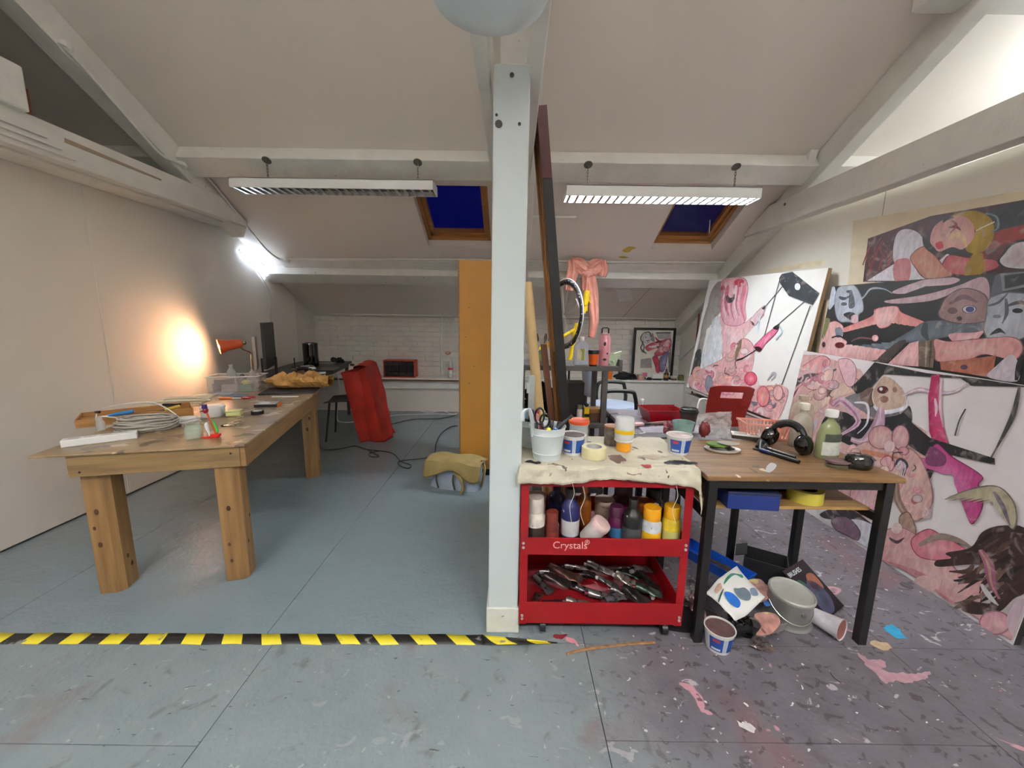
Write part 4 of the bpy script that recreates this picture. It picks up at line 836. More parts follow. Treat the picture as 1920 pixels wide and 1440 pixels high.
for k, (px, py) in enumerate(((1073, 905), (1093, 912), (1268, 910), (1318, 985))):
    q = ay(px, py, CY0-.03 if px < 1300 else CY0+.02); wire(MB(), [q, q+Vector((.01, 0, -.05)), q+Vector((-.006, 0, -.11)), q+Vector((.012, -.004, -.17-.05*(k == 0)))], .0012, 6, 5).build('loose_thread', M('thread', (206, 200, 180), .9), dc)

# ---- generic pots and bottles
def lathe_thing(name, label, cat, loc, parts, rz=0, tilt=None, group=None):
    """parts: (part name, profile, material)"""
    t = thing(name, label, cat, loc, rz, group)
    if tilt: t.rotation_euler = tilt
    for (pn, pr_, mt_) in parts: MB().lathe(pr_, n=24).build(pn, mt_, t)
    return t
def mc(c, rough=.4, **k): return M('plastic_%d_%d_%d' % tuple(c), c, rough, var=k.pop('var', .08), **k)
MS = .412     # middle shelf surface
def bottle(label, px, wpx, top, Y, body, cap, lab=None, kind='bottle', lean=0, labelc=None, name='paint_bottle'):
    p = ay(px, 1000, Y); r = px2m(p, wpx)/2; h = ay(px, top, Y).z-MS; loc = (max(CX0+.012+r, min(CX1-.012-r, p.x)), Y, MS)
    if kind == 'bottle':
        sh = [(0, 0), (r*.92, 0), (r, .006), (r, h*.62), (r*.85, h*.70), (r*.42, h*.79), (r*.4, h*.82), (0, h*.82)]; cp = [(r*.46, h*.81), (r*.46, h*.99), (r*.42, h), (0, h)]
    elif kind == 'wide':
        sh = [(0, 0), (r*.92, 0), (r, .006), (r, h*.60), (r*.80, h*.70), (0, h*.72)]; cp = [(r*.86, h*.70), (r*.86, h*.98), (r*.8, h), (0, h)]
    else:
        sh = [(0, 0), (r*.88, 0), (r*.90, .006), (r*.96, h*.86), (0, h*.86)]; cp = [(r, h*.84), (r*1.03, h*.86), (r*1.03, h*.97), (r*.98, h), (0, h)]
    parts = [('body', sh, M('dirty_%d_%d_%d' % body, body, .35, var=.3, scale=24, splat=[((40, 34, 34), .68, 22), ((206, 200, 196), .75, 34)])), ('cap', cp, mc(cap, .4))]
    if lab: parts.append(('label_band', [(r*1.004, h*.12), (r*1.01, h*.12), (r*1.01, h*.42), (r*1.004, h*.42)], mc(lab, .5)))
    return lathe_thing(name, label, 'bottle' if kind != 'tub' else 'tub', loc, parts, 0, (R(lean)*.3, R(lean), 0) if lean else None, 'paint bottles on the cart shelf')
bottle('white paint bottle with dark label at the post end of the cart shelf', 1003, 36, 931, 1.615, (206, 198, 186), (196, 186, 174), (52, 42, 38), 'wide')
bottle('rusty red paint bottle beside the white one on the cart shelf', 1035, 25, 958, 1.62, (96, 36, 28), (110, 40, 30), (120, 54, 44), 'wide')
bottle('dark blue paint bottle with white label on the cart shelf', 1068, 34, 915, 1.655, (38, 40, 92), (20, 20, 26), (206, 206, 206))
bottle('amber brown paint bottle on the cart shelf', 1093, 26, 908, 1.76, (140, 76, 24), (180, 96, 24))
bottle('plum paint bottle with blue label on the cart shelf', 1154, 29, 948, 1.66, (86, 24, 62), (70, 22, 52), (56, 116, 156), 'wide')
bottle('black shiny paint bottle smeared with white on the cart shelf', 1184, 36, 935, 1.62, (20, 20, 20), (18, 18, 18), (70, 72, 74))
bottle('silver-white paint bottle with orange-yellow cap on the cart shelf', 1220, 36, 950, 1.61, (190, 194, 196), (226, 158, 22), (234, 176, 30), 'wide')
bottle('yellow paint bottle splashed with black on the cart shelf', 1257, 34, 947, 1.62, (206, 176, 40), (206, 152, 20), (200, 196, 120), 'wide')
bottle('beige lidded tub at the back of the cart shelf', 1130, 36, 935, 1.80, (150, 128, 112), (170, 146, 128), None, 'tub')
bottle('cream lidded tub in the back corner of the cart shelf', 1004, 36, 927, 1.80, (180, 166, 150), (176, 158, 140), None, 'tub')
bottle('navy paint bottle at the back of the cart shelf', 1042, 34, 905, 1.82, (26, 28, 62), (20, 22, 40))
bottle('large maroon paint bottle at the back of the cart shelf', 1164, 38, 908, 1.86, (74, 20, 44), (60, 18, 38), None, 'wide')
bottle('orange-brown lidded tub at the back of the cart shelf', 1207, 32, 938, 1.79, (130, 66, 24), (150, 78, 26), None, 'tub')
bottle('thin bottle with a small white cap at the back of the cart shelf', 1226, 22, 945, 1.70, (90, 88, 84), (204, 200, 196))
bottle('tall black paint bottle in the back corner of the cart shelf', 1262, 32, 915, 1.84, (24, 22, 24), (30, 26, 26), None, 'wide')
p = ay(1108, 1000, 1.61); jr = lathe_thing('paint_jar', 'pinkish white paint jar tipped on its side on the cart shelf', 'jar', (p.x-.018, 1.612, MS+.02), [('body', [(0, 0), (.036, 0), (.04, .006), (.04, .10), (0, .105)], mc((206, 198, 192), .4, var=.2)), ('lid', [(.043, .09), (.043, .115), (.04, .12), (0, .122)], mc((216, 186, 180), .4, var=.2))], 0, (R(12), R(32), 0))
# ---- crushed paint tubes in the bottom tray
random.seed(21)
TZ = .078
def tube_mesh(L_, w_, seed):
    def f(u, v):
        q = 2*pi*v; fl = u**1.2; rr = w_*.5; a = rr*(.9+.45*fl); b = rr*.85*(1-fl)+.002
        k = .35*w_*noise.noise(Vector((u*5, v*3, seed)))*(.4+fl); return (u*L_-L_/2, cos(q)*a+k*.5, b+sin(q)*b+.25*w_*abs(noise.noise(Vector((u*3, 2, seed)))))
    mb = MB(); mb.grid(f, 10, 14); return mb
tubecols = [(150, 146, 142), (96, 90, 88), (70, 60, 58), (160, 150, 140), (60, 72, 60), (110, 80, 70), (130, 126, 130), (52, 46, 46)]
capcols = [(20, 20, 20), (200, 196, 190), (30, 28, 28), (60, 40, 40)]
spots = [(1030, 1076, 20, .12), (1018, 1105, -50, .12), (1045, 1110, -18, .13), (1080, 1068, 5, .13), (1076, 1092, 80, .10), (1060, 1098, -30, .17), (1100, 1112, -25, .16), (1105, 1085, 10, .08), (1125, 1078, -20, .14), (1140, 1096, -30, .10), (1160, 1075, 160, .12), (1172, 1100, -35, .10), (1190, 1084, -15, .13), (1215, 1108, 85, .14), (1222, 1080, 20, .11), (1240, 1100, -60, .13), (1130, 1125, -8, .14), (1175, 1128, -22, .15), (1048, 1134, 12, .15), (1085, 1140, -5, .12), (1215, 1130, -15, .12), (1005, 1128, 70, .12), (1150, 1140, 30, .12), (1190, 1140, -40, .12)]
tl_lab = ['dark', 'silver', 'brown-stained', 'pale', 'green-grey', 'reddish', 'mauve-grey', 'black-smeared']
used_l = {}
for k, (px, py, a, L_) in enumerate(spots):
    p = az(px, py, TZ); p.x = min(max(p.x, CX0+.08), CX1-.08); p.y = min(max(p.y, CY0+.06), CY1-.06); c = tubecols[k % 8]
    lab = 'squeezed %s metal paint tube in the bottom tray of the red cart' % tl_lab[k % 8]
    lab = 'squeezed %s paint tube with a %s cap in the bottom tray of the red cart' % (tl_lab[k % 8], ('black', 'white', 'maroon')[k//8])
    t = thing('paint_tube', lab, 'paint tube', (p.x, p.y, TZ+(k % 3)*.012+(.028 if k in (2, 5, 15, 20, 22, 23) else 0)), R(a), 'squeezed paint tubes in the cart tray')
    tube_mesh(L_, .034+.006*(k % 3), k).build('body', M('foil_%d' % (k % 8), c, .3, .75, var=.5, scale=28, splat=[((40, 30, 30), .62, 20), ((150, 50, 50), .72, 24)]), t)
    MB().cyl((-L_/2-.016, 0, .016), (-L_/2+.002, 0, .016), .010, .010, 12).build('cap', mc(((20, 20, 20), (206, 202, 196), (96, 30, 40))[k//8]), t)

# ================================================================== ON THE CART TOP
Z1 = CT+.004
bucketm = M('bucket_white', (206, 214, 214), .4, var=.05, scale=10)
def bucket(label, p, s=1.0, handle=True):
    t = thing('metal_bucket', label, 'bucket', p)
    rb, rt, h = .056*s, .074*s, .135*s
    MB().lathe([(0, 0), (rb, 0), (rb+.001, .004), (rb+(rt-rb)*.2, h*.2), (rb+(rt-rb)*.2+.002, h*.215), (rb+(rt-rb)*.22, h*.23), (rb+(rt-rb)*.78, h*.78), (rb+(rt-rb)*.78+.002, h*.80), (rb+(rt-rb)*.8, h*.82), (rt, h), (rt+.003, h+.001), (rt+.002, h+.004), (rt-.002, h), (rb-.001, .006), (0, .006)], n=36).build('pail', bucketm, t)
    if handle:
        pts = cat_rom([(-rt*.80, -.035, h*.72), (-rt*.86, -.05, h*1.0), (-rt*.95, -.09, h*1.4), (-rt*1.15, -.135, h*1.75), (-rt*1.42, -.15, h*1.66), (-rt*1.45, -.15, h*1.40)], 6, False)
        mb = MB(); n = len(pts)
        mb.grid(lambda u, v: pts[min(n-1, int(round(u*(n-1))))]+Vector(((v-.5)*.017, (v-.5)*.010, 0)), n-1, 1).build('handle', bucketm, t, solid=.002)
    return t
p = az(1027, 866, Z1); bp = Vector((p.x, p.y+.055, Z1)); bucket('white metal bucket of pens with a curled strap handle on the cart', bp, 1.06)
p2 = Vector((.035+.07, bp.y+.17, Z1)); bucket('second white bucket of fat markers behind the front bucket', p2, .95, False)
random.seed(5)
def pen(label, base, top, r, col, capc, name='marker_pen', cat='pen', group=None):
    t = thing(name, label, cat, group=group); base = Vector(base); top = Vector(top); m_ = base.lerp(top, .72)
    MB().tube([base, m_], r, 8).build('barrel', mc(col), t); MB().tube([m_, m_.lerp(top, .9), top], [r*1.15, r*1.15, r*.8], 8).build('cap', mc(capc), t)
pens = [((234, 220, 50), (234, 220, 50), 'yellow'), ((40, 110, 190), (30, 90, 170), 'blue'), ((24, 24, 26), (20, 20, 20), 'black'), ((24, 24, 26), (60, 60, 62), 'charcoal'), ((200, 60, 60), (200, 60, 60), 'red'), ((24, 24, 24), (24, 24, 26), 'jet black'), ((150, 190, 220), (150, 190, 220), 'pale blue'), ((30, 30, 34), (40, 40, 40), 'dark grey')]
for k, (c, cc_, n_) in enumerate(pens):
    a = 2*pi*k/len(pens)+.4; o = Vector((cos(a)*.03, sin(a)*.03, .02)); d = Vector((cos(a)*.06, sin(a)*.055, .13+.03*random.random()))
    if n_ == 'yellow': d = Vector((.0, -.062, .15)); 
    if n_ == 'blue': d = Vector((.03, -.052, .148))
    if n_ in ('yellow', 'blue'): o = Vector((d.x*.45, d.y*.45, .02))
    else: a = .35+(k-2)*.82; o = Vector((cos(a)*.028, sin(a)*.028, .02)); d = Vector((cos(a)*.058, sin(a)*.052, .13+.03*random.random()))
    pen('%s marker standing in the front white bucket' % n_, bp+o, bp+d, .009, c, cc_)
t = thing('scissors', 'black handled scissors standing in the front white bucket', 'scissors', bp)
for (x, zc, ry) in ((-.035, .185, .035), (-.012, .165, .03)): MB().tube([(x+cos(q)*.020, .01, zc+sin(q)*ry) for q in [2*pi*j/16 for j in range(16)]], .005, 6, close=True).build('handle', blackpl, t)
MB().prism([(-.03, .01, .15), (-.02, .01, .15), (.0, .01, .02)], (0, .003, 0)).build('blade', chrome, t)
t = thing('craft_knife', 'black craft knife leaning out of the front white bucket', 'knife', bp); MB().tube([(.0, -.02, .08), (.045, -.03, .145), (.085, -.03, .185)], [.010, .011, .006], 6).build('handle', M('knife_grey', (50, 50, 52), .5), t); MB().tube([(.088, -.03, .187), (.10, -.03, .20)], [.008, .008], 8).build('knob', blackpl, t)
fat = [((206, 60, 110), 'magenta'), ((214, 206, 150), 'cream'), ((90, 110, 126), 'slate blue'), ((206, 120, 80), 'orange'), ((220, 214, 200), 'ivory'), ((120, 160, 190), 'sky blue'), ((60, 60, 66), 'graphite'), ((200, 130, 120), 'salmon'), ((230, 210, 120), 'straw')]
for k, (c, n_) in enumerate(fat):
    a = 2*pi*k/len(fat); rr = .045 if k % 2 or k == 8 else .019; pen('fat %s marker standing in the rear white bucket' % n_, p2+Vector((cos(a)*rr*.8, sin(a)*rr*.8, .02)), p2+Vector((cos(a)*rr*1.15, sin(a)*rr*1.15, .165+.02*random.random())), .012, (60, 60, 62), c)
def yogpot(label, p, s=1, tilt=None, inner=(110, 84, 84)):
    t = thing('plastic_pot', label, 'pot', p)
    if tilt: t.rotation_euler = tilt
    r0, r1, h = .042*s, .054*s, .088*s
    MB().lathe([(0, 0), (r0, 0), (r0+.001, .004), (r1, h-.006), (r1+.003, h-.005), (r1+.003, h), (r1-.001, h), (r0-.001, .006), (0, .006)], n=32).build('pot', mc((214, 212, 208), .35), t)
    def lp(a0, a1, v0, v1, e):
        return MB().grid(lambda u, v: tuple(Vector((cos(a0+(a1-a0)*u), sin(a0+(a1-a0)*u), 0))*(r0+(r1-r0)*(v0+(v1-v0)*v)+.0012+e)+Vector((0, 0, h*(v0+(v1-v0)*v)))), 14, 2)
    for (a0, a1, v0, v1, c, e) in ((-2.75, -1.75, .14, .82, (36, 78, 156), 0), (-1.42, -.55, .14, .82, (36, 78, 156), 0), (-2.5, -2.0, .62, .76, (190, 56, 70), .0006), (-1.72, -1.45, .14, .82, (176, 190, 204), 0), (-.5, 1.2, .14, .82, (40, 84, 160), 0), (1.4, 3.4, .14, .82, (190, 200, 206), 0), (-2.6, -1.9, .2, .3, (206, 210, 214), .0006)):
        lp(a0, a1, v0, v1, e).build('printed_label', mc(c, .4), t)
    MB().lathe([(0, h*.5), (r0+(r1-r0)*.48-.002, h*.5), (r1-.002, h*.93), (r1-.003, h*.93)], n=28).build('paint_residue', M('residue_%d' % inner[0], inner, .7, var=.3, scale=30), t)
    return t
p = az(1283, 855, Z1); yogpot('white plastic pot with blue label at the desk end of the cart', Vector((p.x-.01, p.y+.045, Z1)), 1, None, (196, 176, 176))
p = az(1076, 856, Z1); yogpot('grubby plastic pot with blue label between the bucket and masking tape', Vector((p.x, p.y+.05, Z1)), 1.02, None, (78, 60, 58))
# clear jar with orange lid behind
p = az(1082, 838, Z1); lathe_thing('lidded_jar', 'clear jar with an orange-rimmed lid behind the grubby pot', 'jar', (p.x+.015, p.y+.06, Z1), [('jar_body', [(0, .002), (.044, 0), (.046, .005), (.046, .105), (.043, .11)], clearpl), ('lid', [(.049, .10), (.05, .115), (.046, .118), (.0, .117)], mc((206, 208, 210))), ('lid_rim', [(.0495, .102), (.0515, .104), (.0515, .116), (.047, .1195), (.043, .118)], mc((214, 84, 40)))])
# masking tape
p = az(1117, 863, Z1); t = thing('tape_roll', 'roll of cream masking tape lying flat on the drop cloth', 'tape roll', (p.x, p.y+.045, Z1))
MB().lathe([(.036, 0), (.054, 0), (.055, .002), (.055, .046), (.054, .048), (.036, .048)], n=40, close=True).build('tape', M('masking_cream', (214, 204, 160), .7, var=.05), t); MB().lathe([(.034, .001), (.0365, .001), (.0365, .0485), (.034, .0485)], n=40, close=True).build('core', mc((190, 188, 182)), t)
# upside-down squeezy bottle
p = az(1172, 848, Z1); lathe_thing('squeeze_tub', 'clear tub with yellow band standing upside down on its orange cap', 'tub', (p.x, p.y+.03, Z1), [('cap', [(0, 0), (.030, 0), (.033, .004), (.034, .04), (0, .042)], mc((232, 158, 26))), ('collar', [(.0, .04), (.036, .042), (.044, .05), (.044, .056), (0, .058)], mc((226, 222, 214))), ('body', [(0, .056), (.040, .056), (.044, .064), (.044, .15), (.040, .158), (0, .16)], M('milky_clear', (212, 214, 212), .25)), ('yellow_band', [(.0443, .086), (.0447, .086), (.0447, .104), (.0443, .104)], mc((232, 190, 20)))])
# small tin behind
p = az(1150, 838, Z1); lathe_thing('paint_tin', 'small dented grey tin with a rusty rim behind the squeeze tub', 'tin', (p.x, p.y+.04, Z1), [('tin_body', [(0, .0), (.034, 0), (.036, .004), (.036, .09), (.038, .094), (.034, .094), (.033, .01), (0, .01)], M('tin_dirty', (120, 112, 104), .5, .4, var=.5, scale=30)), ('rim', [(.037, .088), (.039, .09), (.038, .096), (.034, .095)], mc((170, 110, 70)))])

# ================================================================== SIDE TABLE BEHIND THE CART (palette table)
Z2 = .75; g = thing('side_table', 'paint-covered grey side table with black legs behind the cart', 'table', (0, 0, 0))
palt = M('palette_grey', (126, 120, 126), .4, var=.2, scale=6, splat=[((60, 50, 54), .62, 7), ((200, 190, 190), .68, 10), ((150, 70, 80), .74, 9)])
MB().bb(.70, 1.32, 2.06, 2.85, Z2-.025, Z2).build('tabletop', palt, g, bev=.003)
for (x, y) in ((.73, 2.09), (1.29, 2.09), (.73, 2.82), (1.29, 2.82)): MB().bb(x-.015, x+.015, y-.015, y+.015, 0, Z2-.025).build('leg', blackpl, g)
for y in (2.09, 2.82): MB().bb(.73, 1.29, y-.012, y+.012, Z2-.06, Z2-.025).build('rail', blackpl, g)
def z2(px, py): return az(px, py, Z2)
p = z2(1240, 803); o = MB().prism([(-.18, -.085, 0), (.22, -.09, 0), (.22, .075, 0), (-.17, .08, 0)], (0, 0, .006)).build('glass_palette', M('palette_lilac', (178, 172, 182), .25, var=.15, scale=8, splat=[((70, 60, 66), .66, 9)]), bev=.001); o.location = (p.x+.03, p.y-.025, Z2+.0005); tag(o, 'lilac-grey glass palette smeared with paint on the side table', 'palette')
p = z2(1230, 838); o = MB().prism(cat_rom([(-.15, -.01, 0), (-.08, -.05, 0), (.05, -.05, 0), (.14, -.03, 0), (.14, .02, 0), (.04, .05, 0), (-.10, .04, 0)], 4), (0, 0, .012)).build('paint_palette', M('palette_dark', (88, 84, 86), .4, var=.3, scale=18, splat=[((206, 204, 204), .60, 14), ((24, 24, 24), .66, 12)])); o.location = (p.x, max(2.13, p.y), Z2+.008); tag(o, 'dark grey palette crusted with black and white paint at the table edge', 'palette')
p = z2(1250, 796); t = thing('red_tray', 'red plastic storage tray standing open on the side table', 'tray', (p.x, p.y+.10, Z2), R(4)); rt = mc((136, 8, 20), .3)
for s in (-1, 1): MB().prism([(-.10, s*.075, .004), (.10, s*.075, .004), (.125, s*.09, .085), (-.125, s*.09, .085)], (0, -s*.004, 0)).build('side', rt, t); MB().prism([(s*.10, -.075, .004), (s*.10, .075, .004), (s*.125, .09, .085), (s*.125, -.09, .085)], (-s*.004, 0, 0)).build('end', rt, t); MB().box((0, s*.094, .086), (.262, .012, .004)).build('lip', rt, t)
MB().bb(-.10, .10, -.075, .075, 0, .005).build('bottom', rt, t)
p = z2(1204, 779); lathe_thing('clear_bottle', 'small empty clear bottle standing near the red tray', 'bottle', (p.x, p.y+.02, Z2), [('body', [(0, .0), (.026, 0), (.028, .005), (.027, .06), (.016, .085), (.010, .10), (.010, .115), (0, .115)], clearpl), ('neck_ring', [(.011, .10), (.013, .10), (.013, .112), (.011, .112)], white_pl)])
p = z2(1296, 812); lathe_thing('coffee_cup', 'dark takeaway coffee cup with black lid beside the red tray', 'cup', (p.x-.005, p.y+.04, Z2), [('cup', [(0, 0), (.034, 0), (.036, .004), (.050, .115), (0, .116)], mc((58, 40, 34))), ('lid', [(.053, .112), (.055, .116), (.054, .128), (.050, .130), (.049, .140), (.044, .143), (.042, .137), (0, .137)], blackpl)])
p = z2(1283, 826); lathe_thing('tinted_cup', 'clear green-tinted plastic cup behind the blue-labelled pot', 'cup', (p.x, max(2.12, p.y+.03), Z2), [('cup', [(0, .004), (.042, .0), (.058, .095), (.061, .096), (.061, .100), (.057, .099), (.040, .008), (0, .008)], M('teal_tint', (170, 206, 200), .12, alpha=.5, var=.2, scale=14)), ('paint_residue', [(0, .02), (.046, .022), (.050, .045), (.049, .045)], mc((120, 140, 110)))])
p = z2(1225, 800); t = thing('paint_brush', 'flat paint brush with pink bristles lying on the glass palette', 'brush', (p.x-.03, p.y, Z2+.012), R(12))
MB().box((-.10, 0, .008), (.12, .035, .014)).build('bristles', M('bristle_pink', (214, 176, 176), .8, var=.2), t, bev=.002); MB().box((-.02, 0, .008), (.05, .03, .012)).build('ferrule', blackpl, t); MB().tube([(.0, 0, .008), (.10, .0, .01), (.20, .01, .01)], [.008, .011, .006], 8).build('handle', M('brush_stained', (120, 90, 84), .6, var=.4), t)
p = z2(1252, 812); o = MB().blob((0, 0, .03), (.03, .025, .035), 6, .5, 4, 14, True).build('crushed_wrapper', M('wrapper_red', (160, 90, 96), .4, var=.5, scale=40)); o.location = p; tag(o, 'small crushed red and white wrapper by the tinted cup', 'wrapper')
o = MB().blob((0, 0, .016), (.034, .022, .016), 9, .35, 3, 14).build('paint_rag', M('rag_dark', (60, 52, 54), .9, var=.3)); o.location = z2(1266, 803)+Vector((0, 0, .006)); tag(o, 'dark crumpled rag in front of the red tray', 'rag')

# ================================================================== BLACK-FRAMED SCHOOL DESK
DT = .78; g = thing('school_desk', 'school desk with worn brown top and black steel frame beside the cart', 'desk', (0, 0, 0))
DX0, DX1, DY0, DY1 = .808, 1.625, 1.515, 2.02
dtop = wood('worn_desk_top', (94, 68, 42), (144, 108, 68), .4, 0, 3, splat=[((206, 196, 180), .70, 8), ((70, 56, 44), .68, 9), ((190, 160, 130), .72, 22)])
MB().bb(DX0, DX1, DY0, DY1, DT-.022, DT).build('desktop', dtop, g, bev=.004)
bk = M('black_steel', (22, 21, 22), .4, var=.2, splat=[((150, 146, 142), .80, 30)])
FX1 = 1.582
for (x, y) in ((DX0+.03, DY0+.02), (FX1-.015, DY0+.02), (DX0+.03, DY1-.03), (FX1+.005, DY1-.02)): MB().bb(x-.018, x+.018, y-.018, y+.018, 0, DT-.022).build('leg', bk, g, bev=.002)
MB().bb(DX0+.02, FX1, DY0+.012, DY0+.03, DT-.057, DT-.022).build('front_rail', bk, g); MB().bb(DX0+.02, FX1, DY1-.04, DY1-.02, DT-.057, DT-.022).build('back_rail', bk, g)
for x in (DX0+.03, FX1-.012): MB().bb(x-.012, x+.012, DY0+.03, DY1-.03, DT-.057, DT-.022).build('side_rail', bk, g); MB().bb(x-.010, x+.010, DY0+.03, DY1-.03, .57, .605).build('shelf_rail', bk, g)
MB().bb(DX0+.045, FX1-.02, DY0+.07, DY1-.04, .605, .618).build('book_shelf', wood('shelf_ply', (150, 116, 66), (186, 148, 92), .5, 0, 3, splat=[((206, 200, 186), .74, 12)]), g)
SZ = .618
t = thing('blue_box', 'flat dark blue box on the shelf under the school desk', 'box', (ay(1395, 930, DY0+.12).x, DY0+.15, SZ), R(-6)); MB().box((0, 0, .032), (.21, .24, .064)).build('base', mc((22, 44, 108), .4), t, bev=.003); MB().box((0, 0, .071), (.214, .244, .014)).build('lid', mc((26, 34, 66), .45), t, bev=.003)
p = ay(1517, 940, DY0+.11); t = thing('tape_roll', 'roll of yellow tape lying on the shelf under the school desk', 'tape roll', (p.x, DY0+.14, SZ+.0)); MB().lathe([(.045, 0), (.068, 0), (.069, .003), (.069, .052), (.068, .055), (.045, .055)], n=36, close=True).build('tape', M('tape_yellow', (206, 190, 74), .5, var=.08), t); MB().lathe([(.042, .002), (.046, .002), (.046, .053), (.042, .053)], n=36, close=True).build('core', blackpl, t)
t = thing('navy_box', 'small dark navy carton behind the yellow tape', 'box', (p.x+.02, DY0+.27, SZ)); MB().box((0, 0, .045), (.16, .10, .09)).build('carton', mc((22, 28, 62)), t, bev=.003); MB().box((0, 0, .091), (.15, .09, .002)).build('flap', mc((30, 34, 56)), t)
def d1(px, py): return az(px, py, DT)
# lids with green paint
p = d1(1360, 848); t = thing('pot_lid_stack', 'oval pot lid heaped with green paint near the corner of the school desk', 'lid', (p.x, p.y+.03, DT), R(-8))
MB().lathe([(0, .002), (.075, .0), (.083, .006), (.084, .011), (.076, .008), (0, .006)], n=30, sy=.62).build('lid', mc((214, 206, 196), .4, var=.2), t); MB().blob((-.005, 0, .014), (.062, .034, .012), 4, .3).build('dark_paint', mc((40, 36, 34)), t)
MB().lathe([(0, .022), (.05, .022), (.054, .026), (.054, .032), (0, .033)], (-.02, .005, 0), 26, sy=.7).build('green_lid', mc((92, 130, 50), .3, var=.3), t); MB().lathe([(0, .034), (.045, .034), (.05, .04), (0, .043)], (.025, .0, 0), 26, sy=.7).build('grey_lid', mc((140, 134, 120), .4, var=.4), t)
p = d1(1358, 828); t = thing('zip_bag', 'crumpled clear zip bag with a red label standing behind the paint lid', 'bag', (p.x-.03, p.y+.06, DT))
zb = M('zip_plastic', (206, 204, 202), .12, alpha=.42, var=.15)
def zf(u, v): return ((u-.5)*(.15+.03*v)+.012*noise.noise(Vector((u*6, v*6, 1))), .03*sin(u*5)*(1-v)+.02*noise.noise(Vector((u*7, v*5, 3))), .003+v*.135+.012*u*v)
MB().grid(zf, 20, 14, smooth=False).build('front_film', zb, t); MB().grid(lambda u, v: tuple(Vector(zf(u, v))+Vector((0, .03*sin(pi*u)*(1-v)+.004, 0))), 16, 10, smooth=False).build('back_film', zb, t)
MB().blob((-.045, .012, .045), (.03, .02, .042), 2, .25).build('red_contents', mc((120, 42, 40), .5, var=.4), t)
p = d1(1412, 826); t = thing('white_bracket', 'white hinged plastic bracket on a dark block on the school desk', 'bracket', (p.x-.01, p.y+.03, DT), R(-24)); MB().box((0, 0, .010), (.16, .06, .020)).build('block', mc((66, 54, 46)), t, bev=.002)
for s in (-1, 1): MB().box((0, s*.024, .024), (.16, .008, .008)).build('rail', white_pl, t)
for x in (-.075, .0, .055, .075): MB().box((x, 0, .024), (.012, .055, .007)).build('crossbar', white_pl, t)
MB().tube([(.055, .0, .026), (.045, .0, .055)], .005, 6).build('arm', white_pl, t)
# pink basket
p = d1(1462, 822); t = bk_ = thing('plastic_basket', 'pink slatted plastic basket behind the headphones', 'basket', (p.x-.07, p.y+.03, DT), R(-10)); pk = mc((226, 158, 140), .4)
for s in (-1, 1):
    MB().box((0, s*.055, .062), (.19, .005, .008)).build('rim', pk, t); MB().box((s*.092, 0, .062), (.005, .115, .008)).build('rim', pk, t); MB().box((0, s*.048, .004), (.165, .004, .008)).build('foot_rail', pk, t)
    for k in range(13): MB().prism([(-.078+k*.013, s*.048, .006), (-.072+k*.013, s*.048, .006), (-.078+k*.0142, s*.055, .06), (-.084+k*.0142, s*.055, .06)], (0, s*.002, 0)).build('slat', pk, t)
    for k in range(7): MB().prism([(s*.080, -.044+k*.0135, .006), (s*.080, -.038+k*.0135, .006), (s*.091, -.042+k*.0145, .06), (s*.091, -.048+k*.0145, .06)], (s*.002, 0, 0)).build('slat', pk, t)
MB().bb(-.082, .082, -.048, .048, 0, .004).build('bottom', pk, t); bk_.scale = (1.3, 1.2, 1.3)
hp = d1(1495, 848); headphones('black over-ear headphones lying in front of the pink basket', Vector((hp.x-.045, hp.y+.03, DT)), R(-62), 1.0, R(-12))
o = wire(MB(), [d1(1419, 842)+Vector((0, 0, .012)), d1(1430, 838)+Vector((0, .02, .03)), d1(1426, 848)+Vector((0, 0, .010)), d1(1436, 842)+Vector((0, 0, .02)), d1(1428, 838)+Vector((0, 0, .03)), d1(1438, 835)+Vector((0, 0, .012))], [.009]*31, 6, 7).build('black_strap', blackpl); tag(o, 'tangled black strap lying between the bracket and the headphones', 'strap')
for k, (a, b, n_) in enumerate((((1424, 847), (1498, 870), 'blue-tipped black marker'), ((1432, 843), (1490, 862), 'plain black marker'))):
    A, B = d1(*a), d1(*b); A.z = B.z = DT+.010; pen('%s lying in front of the headphones' % n_, B, A, .009, (18, 18, 19), (30, 32, 92) if k == 0 else (26, 26, 26))
o = MB().lathe([(0, 0), (.016, 0), (.016, .006), (0, .009)], n=18).build('lens_cap', blackpl); o.location = d1(1418, 843); tag(o, 'tiny black disc beside the pens on the school desk', 'disc')
# green soap bottle
def flat_bottle(name, label, p, body, fill, cap, s=1, rz=0, labelm=None):
    t = thing(name, label, 'bottle', p, rz); prof_ = [(.044, 0), (.047, .006), (.047, .05), (.046, .09), (.036, .125), (.020, .142), (.0145, .15), (.0145, .165)]
    MB().lathe([(r*s, z*s) for r, z in prof_]+[(0, .165*s)], n=28, sy=.62).build('bottle_body', body, t); MB().lathe([(.019*s, .160*s), (.020*s, .164*s), (.020*s, .184*s), (.018*s, .187*s), (0, .187*s)], n=24).build('cap', cap, t)
    if labelm:
        MB().grid(lambda u, v: (sin((u-.5)*2.0)*.0478*s, -cos((u-.5)*2.0)*.0300*s, (.014+v*.052)*s), 14, 3).build('label', labelm, t)
        MB().grid(lambda u, v: (sin((u-.5)*1.7)*.0478*s, -cos((u-.5)*1.7)*.0300*s, (.068+v*.03)*s), 14, 3).build('emblem', mc((70, 76, 66)), t)
    return t
p = d1(1561, 862); flat_bottle('soap_bottle', 'green washing-up bottle with white cap and pale label on the school desk', Vector((p.x, p.y+.04, DT)), M('soap_green', (160, 168, 120), .12, alpha=.72, var=.05), None, white_pl, 1.22, R(8), M('label_pale', (206, 206, 196), .5, var=.1, scale=60))
